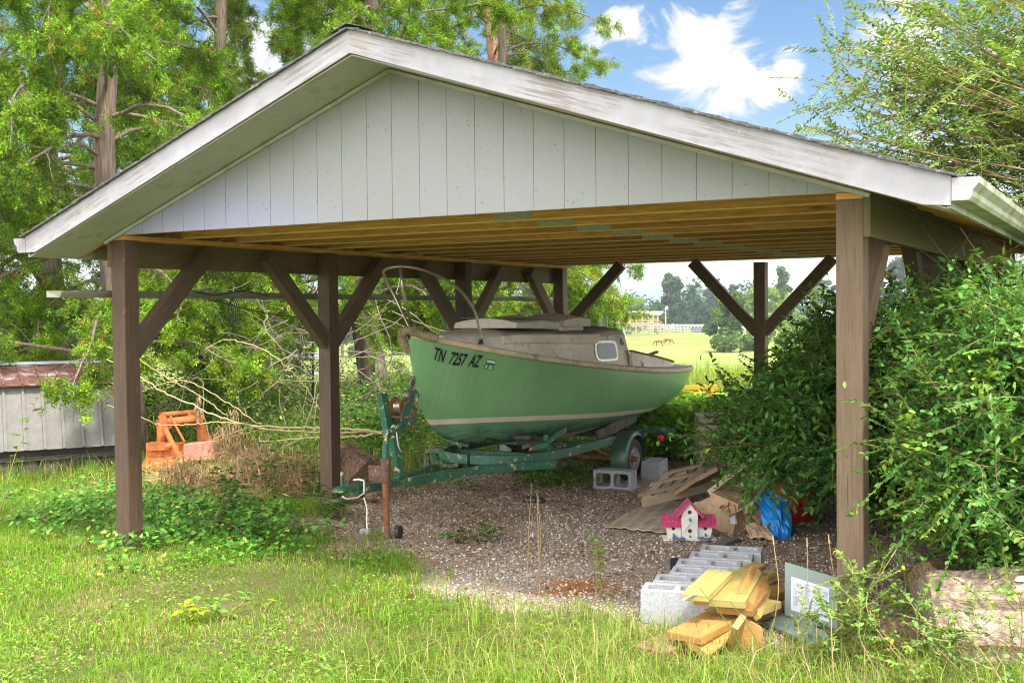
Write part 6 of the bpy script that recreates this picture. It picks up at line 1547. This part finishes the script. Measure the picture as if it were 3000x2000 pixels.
# clover and small broad weeds in the lawn
P = scatter(150000, (-8, 3), (-3.4, 3.4), lambda X, Y: lawn_amt(X, Y)*soil(X, Y)*np.clip(vn(X, Y, 1.9, 12)*1.7-.6, 0, 1))
n = len(P); P[:, 2] += RNG.uniform(.004, .045, n)
stuff(leaves('lawn_weeds', P, rnd_dirs(n)*V(1, 1, .35), np.tile([0, 0, 1.], (n, 1))+RNG.normal(0, .35, (n, 3)), RNG.uniform(.012, .03, n), RNG.uniform(.008, .018, n), tints(n, (.17, .31, .045), .25, (.40, .48, .06), .06), M['leaf'], None, 'leaf', .2), 'small round-leaved weeds mixed through the lawn', 'ground cover')
# ivy bed
P = scatter(60000, (-9.5, -3.4), (-1.6, 4.6), lambda X, Y: ivy_amt(X, Y)*np.clip(1-gravel_amt(X, Y)*2, 0, 1))
n = len(P); P[:, 2] += RNG.uniform(.02, .13, n)
stuff(leaves('ivy', P, rnd_dirs(n)*V(1, 1, .3), np.tile([0, -.3, 1.], (n, 1))+RNG.normal(0, .35, (n, 3)), RNG.uniform(.022, .06, n), RNG.uniform(.02, .055, n), tints(n, (.085, .23, .025), .4, (.40, .42, .06), .05), M['glossleaf'], None, 'heart'), 'dark green ivy carpet round the front left post', 'ivy')
# taller grass: front right, and beyond on the left
P = scatter(42000, (-2.2, 1.9), (-1.9, 1.2), lambda X, Y: lawn_amt(X, Y)*(.2+.8*vn(X, Y, 2.5, 15))*np.clip((X+2.4)*.6, 0, 1)*np.clip((.35+np.clip(X, 0, 1)*.8-Y)*1.4, 0, 1)*.6)
n = len(P); stuff(blades('tall_grass', P, RNG.uniform(.08, .26, n), RNG.uniform(.0025, .005, n), tints(n, (.20, .29, .05), .2, (.42, .35, .17), .25), bend=1.3), 'long tangled half-dry grass in the lower right foreground', 'grass')
P = scatter(90000, (-18, -5.6), (1.2, 14), lambda X, Y: soil(X, Y)*np.clip((Y-1.2)*.6, 0, 1)*(.3+.7*vn(X, Y, 1.1, 16)))
n = len(P); stuff(blades('verge_grass', P, RNG.uniform(.06, .3, n), RNG.uniform(.005, .010, n), tints(n, (.16, .27, .04), .25, (.45, .36, .15), .18), bend=.7), 'rough grass along the left behind the posts', 'grass')
P = scatter(120000, (-16, 6), (5.5, 26), lambda X, Y: np.clip(-gravel_amt(X, Y)*2, 0, 1)*(.3+.7*vn(X, Y, .8, 17)))
n = len(P); stuff(blades('meadow_grass', P, RNG.uniform(.12, .5, n), RNG.uniform(.006, .014, n), tints(n, (.20, .30, .045), .25, (.42, .40, .12), .15), bend=.6), 'tall bright meadow grass behind the carport and along the fence', 'grass')
P = scatter(60000, (-5.6, .6), (-1.0, 2.4), lambda X, Y: np.clip(1-np.abs(gravel_amt(X, Y)+.02)*5, 0, 1)*np.clip(vn(X, Y, 2.7, 51)*2.2-.8, 0, 1))
n = len(P); stuff(blades('edge_grass', P, RNG.uniform(.04, .16, n), RNG.uniform(.0025, .006, n), tints(n, (.13, .26, .025), .25, (.42, .36, .15), .2), bend=1.0), 'ragged weedy grass along the front edge of the gravel', 'grass')
# undergrowth under and behind the trailer, and low bushes on the left
def under(name, n, xr, yr, zr, fn, ll, tint, label, shape='leaf', lw=.5, m=M['leaf']):
    P = scatter(n, xr, yr, fn); k = len(P); hgt = zr[0]+(zr[1]-zr[0])*vn(P[:, 0], P[:, 1], 1.4, 21); P[:, 2] += RNG.random(k)**.6*hgt
    return stuff(leaves(name, P, rnd_dirs(k)*V(1, 1, .4)+V(0, 0, .2), np.tile([0, -.3, 1.], (k, 1))+RNG.normal(0, .45, (k, 3)), RNG.uniform(.7, 1.2, k)*ll, RNG.uniform(.8, 1.1, k)*ll*lw, tints(k, tint, .28, (.3, .36, .06), .08), m, None, shape, .2), label, 'undergrowth')
under('undergrowth', 42000, (-9.5, -4.6), (4.6, 9.2), (.12, .55), lambda X, Y: np.clip((vn(X, Y, 1.2, 22)-.2)*1.6, 0, 1)*np.clip(-gravel_amt(X, Y)*2+.6, 0, 1), .055, (.10, .21, .03), 'leafy green undergrowth behind the boat trailer')
under('undergrowth', 26000, (-4.6, -1.6), (6.4, 9.3), (.35, .95), lambda X, Y: np.clip((vn(X, Y, 1.2, 23)-.1)*1.6, 0, 1), .085, (.26, .48, .06), 'bright broad-leaved weeds behind the trailer wheel and boat stern', 'heart', .7)
under('undergrowth', 36000, (-13, -6.5), (3.9, 9.5), (.25, 1.15), lambda X, Y: np.clip((vn(X, Y, .9, 24)-.25)*1.8, 0, 1)*soil(X, Y-.6), .06, (.06, .14, .03), 'dark leafy bushes behind the orange loader bucket')
under('undergrowth', 9000, (-5.6, -3.3), (3.4, 6.2), (.03, .16), lambda X, Y: np.clip((vn(X, Y, 1.6, 25)-.55)*3, 0, 1), .05, (.09, .2, .03), 'low weeds on the gravel under the trailer axle')
# leaf litter, bark chips and twigs on the gravel
P = scatter(52000, (-6.0, .9), (-.6, 6.5), lambda X, Y: np.clip(gravel_amt(X, Y)*2+.5, 0, 1)*np.clip(.15+.55*(vn(X, Y, 1.4, 31) > .5)+np.clip((-X-2.8)*.4, 0, .7), 0, 1))
n = len(P); P[:, 2] += RNG.uniform(.003, .02, n)
stuff(leaves('leaf_litter', P, rnd_dirs(n)*V(1, 1, .12), np.tile([0, 0, 1.], (n, 1))+RNG.normal(0, .35, (n, 3)), RNG.uniform(.010, .05, n), RNG.uniform(.006, .02, n), tints(n, (.22, .12, .06), .4, (.42, .30, .18), .25), M['dry'], None, 'leaf', .1), 'brown leaf and bark litter spread over the gravel', 'litter')
# loose gravel stones
P = scatter(52000, (-5.6, 1.0), (-.8, 6.4), lambda X, Y: np.clip(gravel_amt(X, Y)*3+.4, 0, 1)*(.35+.65*vn(X, Y, 3, 33)))
P = P[RNG.random(len(P)) < np.clip(1.3-.16*(P[:, 1]+.5), .25, 1)]; n = len(P); s_ = RNG.uniform(.004, .013, n)[:, None]
oc = np.array([[1, 0, 0], [0, 1, 0], [-1, 0, 0], [0, -1, 0], [0, 0, .8], [0, 0, -.8]], float)
v = P[:, None, :]+oc[None]*s_[:, None]*RNG.uniform(.6, 1.25, (n, 6, 1))+V(0, 0, .004); f = [(0, 1, 4), (1, 2, 4), (2, 3, 4), (3, 0, 4), (1, 0, 5), (2, 1, 5), (3, 2, 5), (0, 3, 5)]
tt = tints(n, (.42, .35, .29), .28, (.58, .53, .48), .2, .05); o = np_mesh('gravel_stones', v, f, 0, tt, M['dry']); stuff(o, 'loose pinkish grey gravel stones on the carport floor', 'gravel')
gm, gg = mat('stone'); a_ = gg.n('ShaderNodeAttribute', attribute_name='tint'); gg.l(a_.outputs['Color'], gg.p.inputs['Base Color']); gg.p.inputs['Roughness'].default_value = .95; o.data.materials[0] = gm

# ---- brush pile: pale bare branches, dried foliage, straw
bp = thing('brush_pile', 'pile of pale bare branches and dried brown foliage left of the second post', 'brush pile', (-7.2, 3.2, 0))
rb_ = lambda x, y: (x/2.24, 650+y/2.24)
CUR = [([(700, 820), (920, 910), (1130, 1040), (1300, 1130), (1490, 1270)], 11.8, 12.4, .012), ([(1340, 840), (1450, 780), (1560, 780), (1790, 870), (2000, 1070), (2110, 1240), (2250, 1330)], 12.2, 11.6, .011),
       ([(700, 900), (920, 1015), (1100, 1130), (1400, 1260), (1650, 1340), (2090, 1380), (2500, 1370)], 11.6, 11.9, .018), ([(930, 1110), (1100, 1050), (1250, 1050), (1500, 1190), (1730, 1340)], 11.9, 12.0, .010),
       ([(700, 1200), (920, 1275), (1060, 1330), (1300, 1320), (1500, 1310), (1700, 1340)], 11.4, 11.8, .011), ([(1130, 1560), (1400, 1430), (1620, 1350)], 11.2, 11.7, .013), ([(1240, 1480), (1500, 1410), (1750, 1360), (1900, 1400)], 11.3, 11.9, .008),
       ([(1650, 1340), (2100, 1350), (2400, 1362), (2515, 1385)], 11.5, 10.9, .026), ([(1700, 1440), (2100, 1410), (2350, 1405), (2515, 1370)], 11.4, 11.0, .022), ([(1000, 1700), (1250, 1560), (1500, 1500)], 10.9, 11.2, .010), ([(1750, 1560), (1900, 1450), (2100, 1400)], 11.1, 11.3, .012)]
for pts, d0, d1, r in CUR:
    n = len(pts); W3 = [at(*rb_(*p), D=d0+(d1-d0)*i/(n-1)) for i, p in enumerate(pts)]; S_ = spline(W3, 9)
    S_ = [p+RNG.normal(0, .006, 3) for p in S_]; b = MB(); b.tube(S_, list(np.linspace(r*.3, r*.62, len(S_))), 6); b.build('branch', M['straw'], bp, smooth=True)
def hanging(cx, cy, D, w, h, n):
    c = at(*rb_(cx, cy), D=D); P0 = c+RNG.normal(0, 1, (n, 3))*V(w, w, h*.25)*.5; P0[:, 2] -= RNG.random(n)*h; return P0
Cc = np.concatenate([hanging(1530, 1230, 11.9, .10, .45, 420), hanging(1430, 1340, 11.8, .12, .30, 350), hanging(1600, 1380, 11.8, .25, .3, 500), hanging(1750, 1450, 11.5, .3, .35, 900), hanging(1850, 1500, 11.4, .35, .35, 900), hanging(1640, 1500, 11.3, .3, .35, 900), hanging(1990, 1480, 11.3, .3, .35, 700), hanging(1300, 1130, 11.8, .04, .25, 120), hanging(1250, 1540, 10.9, .2, .3, 700), hanging(1150, 1560, 10.9, .15, .15, 300)])
Cc = Cc[(Cc[:, 2] > .03) & (RNG.random(len(Cc)) < .6)]; n = len(Cc)
leaves('dried_foliage', Cc, RNG.normal(0, .35, (n, 3))+V(0, 0, -1), RNG.normal(size=(n, 3)), RNG.uniform(.04, .12, n), RNG.uniform(.006, .018, n), tints(n, (.38, .27, .15), .3), M['dry'], bp, 'rhomb')
X, Y = RNG.normal(-7.0, .7, 9000), RNG.normal(2.7, .55, 9000); k = (X < -5.45) & (RNG.random(9000) < .6) & (np.hypot(X+7, Y-2.6) > .2); P = np.stack([X, Y, RNG.random(9000)**2*.16+.01], 1)[k]; n = len(P)
leaves('straw', P, rnd_dirs(n)*V(1, 1, .2), np.tile([0, 0, 1.], (n, 1))+RNG.normal(0, .4, (n, 3)), RNG.uniform(.04, .16, n), RNG.uniform(.003, .010, n), tints(n, (.48, .34, .18), .3), M['dry'], bp, 'rhomb')
# tangled dark twigs under the cedars
TP, TR = [], []
for k in range(115):
    c = at(RNG.uniform(430, 1250), RNG.uniform(830, 1180), D=RNG.uniform(13.5, 16.5)); d = nrm(V(RNG.normal(), RNG.normal(), -.25)); pts = [c]
    for e in range(9): d = nrm(d+RNG.normal(0, .22, 3)+V(0, 0, -.05)); c = c+d*.17; pts.append(c)
    TP.append(pts); TR.append(list(np.linspace(.008, .003, 10)))
o = tubes('dead_twigs', TP, TR, M['greybark'], None, 4); stuff(o, 'tangle of dead drooping twigs low under the cedars', 'twigs')
# tall grass stalks with seed heads in front of the panel
for i, (u0, v0, u1, v1, lb) in enumerate(((2262, 1850, 2267, 1592, 'tallest upright grass stalk with a brown seed head left of the grey panel'), (2425, 1860, 2430, 1590, 'grass stalk with a brown seed head crossing the grey panel'), (2330, 1840, 2365, 1600, 'leaning grass stalk in front of the upper left of the grey panel'), (2400, 1900, 2612, 1630, 'long diagonal grass stalk crossing the post foot'), (2190, 1950, 2050, 1720, 'dark grass blade leaning left across the lumber'), (2235, 1950, 2140, 1760, 'second dark grass blade leaning across the lumber'), (2020, 1910, 2028, 1785, 'thin grass blade rising beside the orange board'))):
    a = at(u0, v0, Z=0); Dd = (a-CAM)@FV; c = at(u1, v1, D=Dd-.05); b = MB(); S_ = spline([a, (a+c)/2+RV*.03, c], 8); b.tube(S_, list(np.linspace(.0035, .0018, len(S_))), 5); 
    if i < 4: b.tube([c, c+nrm(S_[-1]-S_[-3])*.05], [.005, .003], 6)
    o = b.build('grass_stalk', M['straw'] if i < 4 else plain('green_blade', (.08, .17, .03))); tag(o, lb, 'grass stalk', 'tall grass stalks before the lumber and panel')

# ---- distant trees
def far_tree_mesh(name, hw, h, n, tint, ls, seed, trunkh=.2, lob=9):
    r = np.random.default_rng(seed); cs = []
    for k in range(lob*3):
        z = r.uniform(trunkh*.8, 1)*h; wmax = hw*math.sin(PI*min(1, (z/h-trunkh*.5)/(1-trunkh*.5)*.82+.14))**.7; a = r.uniform(0, 2*PI); q = r.uniform(.15, .85)*wmax; cs.append((q*math.cos(a), q*math.sin(a), z-h*.06, r.uniform(.18, .38)*hw))
    cs = np.array(cs); i = r.integers(0, len(cs), n); d = unit(r.normal(size=(n, 3))); rad = cs[i, 3:4]*r.uniform(.55, 1.15, (n, 1)); P = cs[i, :3]+d*rad*V(1, 1, .8)
    t = np.array(tint)[None]*np.exp(r.normal(0, .22, (n, 1)))*(np.exp(r.normal(0, .16, len(cs)))[i][:, None])
    D_ = unit(r.normal(size=(n, 3))); S = unit(np.cross(D_, d+r.normal(0, .5, (n, 3)))); L = (ls*r.uniform(.6, 1.3, n))[:, None]
    v = np.stack([P-D_*L*.5, P+S*L*.35, P+D_*L*.5, P-S*L*.35], 1); return v, t
FT = {}
def far_tree(u, vt, hw_px, D, tint, label, kindn='oak_tree', n=5200, base=None, trunkh=.18, grp='trees beyond the pasture', key=None, ls=None):
    top = at(u, vt, D=D); gz = float(terr(top[0], top[1])) if base is None else base; h = top[2]-gz; hw = hw_px*D/F
    t = thing(kindn, label, 'tree', (top[0], top[1], gz), grp)
    v, tn = far_tree_mesh(kindn, hw, h, n, tint, ls or max(.3, hw*.15), int(u*7+vt), trunkh)
    np_mesh('crown', v+V(top[0], top[1], gz), [(0, 1, 2, 3)], 0, tn, M['far'], t)
    b = MB(); b.tube([V(top[0], top[1], gz-.3), V(top[0]+.1, top[1], gz+h*.3), V(top[0], top[1], gz+h*.75)], [hw*.07, hw*.05, hw*.015], 8)
    for k in range(5): a = k*1.3; z_ = gz+h*(.22+.08*k); b.tube([V(top[0], top[1], z_), V(top[0]+math.cos(a)*hw*.5, top[1]+math.sin(a)*hw*.5, z_+h*.14)], [hw*.03, hw*.01], 5)
    b.build('trunk', M['bark'], t)
    return t
DK, MG, BR, YG, BL = (.030, .070, .030), (.055, .11, .03), (.13, .23, .03), (.19, .28, .035), (.045, .085, .05)
FTS = [(1958, 799, 52, 380, DK, 'big round dark oak behind the viewing stand'), (2038, 826, 32, 400, DK, 'dark oak just right of the big round one'), (2092, 812, 45, 395, BL, 'wide dark oak between the utility pole and the leaning brace'), (2148, 820, 24, 420, DK, 'dark treetop seen above the bright pasture tree'), (1870, 868, 36, 360, BR, 'light green tree left of the viewing stand roof'), (1835, 884, 30, 350, MG, 'mid green tree at the left end of the viewing stand'), (1925, 880, 30, 350, MG, 'low green tree behind the viewing stand roof'), (2000, 880, 30, 372, DK, 'low dark tree by the red-roofed house'), (2060, 890, 36, 372, DK, 'low dark tree right of the red-roofed house'), (2120, 885, 36, 372, DK, 'low dark tree behind the paddock rails'),
       (2292, 767, 42, 330, MG, 'tall narrow oak standing above the bright trees'), (2205, 815, 36, 300, YG, 'yellow-green tree left of the back middle post'), (2265, 835, 40, 262, YG, 'yellow-green tree right of the back middle post'), (2320, 850, 45, 250, YG, 'broad yellow-green tree under the tall oak'), (2395, 838, 50, 262, BR, 'fresh green tree beside the front right post'), (2410, 805, 50, 380, MG, 'hazy green tree high beside the front right post'), (2350, 905, 40, 240, BR, 'low bright tree above the privet'), (2465, 800, 45, 380, BL, 'blue-green tree behind the front right post'), (2560, 780, 50, 380, BL, 'blue-green tree behind the right brace'), (2630, 745, 60, 390, BL, 'tall blue-green tree right of the front right post'), (2720, 770, 60, 380, BL, 'blue-green tree behind the privet foliage'), (2800, 760, 60, 380, MG, 'green tree at the far right beyond the privet'), (2900, 770, 70, 390, MG, 'rightmost green tree beyond the privet'), (2545, 880, 30, 255, BR, 'bright low tree behind the foot of the right brace'), (2640, 890, 40, 280, BR, 'bright low tree in front of the white barn'),
       (60, 880, 70, 120, MG, 'leftmost background tree behind the metal shed'), (200, 860, 80, 130, MG, 'background tree behind the shed and first cedar'), (360, 900, 70, 140, MG, 'background tree behind the front left post'), (520, 880, 80, 150, BR, 'background tree above the orange loader'), (700, 870, 80, 170, MG, 'background tree above the open shed'), (860, 880, 70, 180, DK, 'background tree right of the open shed'), (1000, 880, 70, 190, MG, 'background tree behind the second left post'), (1150, 870, 70, 200, DK, 'background tree behind the boat bow'), (1300, 880, 70, 220, MG, 'background tree behind the pulpit rail'), (1450, 880, 70, 240, DK, 'background tree behind the third left post'), (1600, 870, 70, 260, MG, 'background tree behind the cabin roof'), (1740, 875, 60, 300, MG, 'background tree behind the back left post')]
for u, vt, hw, D, c, lb in FTS: far_tree(u, vt, hw, D, c, lb, n=6000)
# far-off wood that closes the pasture: one mass of crowns
r_ = np.random.default_rng(5); nc = 420; an = r_.uniform(math.radians(-70), math.radians(20), nc); rd = r_.uniform(430, 520, nc); hc = r_.uniform(6, 15, nc)*(.7+.5*vn(an*30, an*0, 1., 3))
cc_ = np.stack([CAM[0]+np.sin(an)*rd, CAM[1]+np.cos(an)*rd, -5.6+hc*.75], 1); i_ = r_.integers(0, nc, 60000); dd_ = unit(r_.normal(size=(60000, 3))); PP = cc_[i_]+dd_*(hc[i_, None]*V(.75, .75, .55))*r_.uniform(.8, 1.05, (60000, 1)); PP[:, 2] = np.maximum(PP[:, 2], -5.5)
Dd_ = unit(r_.normal(size=(60000, 3))); Ss = unit(np.cross(Dd_, dd_)); Lf = r_.uniform(1., 2.2, (60000, 1)); vv = np.stack([PP-Dd_*Lf*.5, PP+Ss*Lf*.4, PP+Dd_*Lf*.5, PP-Ss*Lf*.4], 1)
tn_ = np.array([(.035, .075, .03)])*np.exp(r_.normal(0, .25, (60000, 1)))*np.exp(r_.normal(0, .3, nc))[i_][:, None]
stuff(np_mesh('far_woods', vv, [(0, 1, 2, 3)], 0, tn_, M['far']), 'dark far-off wood closing the pasture behind the paddock fence', 'woods')
tb_ = on_ground(2143, 1030); DD = (tb_-CAM)@FV
far_tree(2140, 850, 78, DD, (.085, .15, .03), 'spreading green tree standing alone in the pasture behind the braces', 'pasture_tree', 16000, tb_[2], .2, None, None, .55)
far_tree(2215, 875, 48, DD*1.02, (.12, .20, .03), 'rounder pasture tree just behind the back middle post', 'pasture_tree', 10000, None, .1, None, None, .55)
far_tree(2300, 945, 40, 60, (.15, .25, .05), 'young bright tree seen past the back middle post', 'pasture_tree', 5000, None, .1, None)

# ================================================================== HAZE
hm = bpy.data.materials.new('air'); hm.use_nodes = True; hn = hm.node_tree; hn.nodes.clear(); pv_ = hn.nodes.new('ShaderNodeVolumePrincipled'); ho = hn.nodes.new('ShaderNodeOutputMaterial')
pv_.inputs['Color'].default_value = (.82, .90, 1, 1); pv_.inputs['Density'].default_value = .00028; pv_.inputs['Anisotropy'].default_value = .2; hn.links.new(pv_.outputs[0], ho.inputs['Volume'])
b = MB(); b.b2((-3600, -3600, -7.6), (3600, 3600, 112)); kind(b.build('haze', hm), 'stuff')
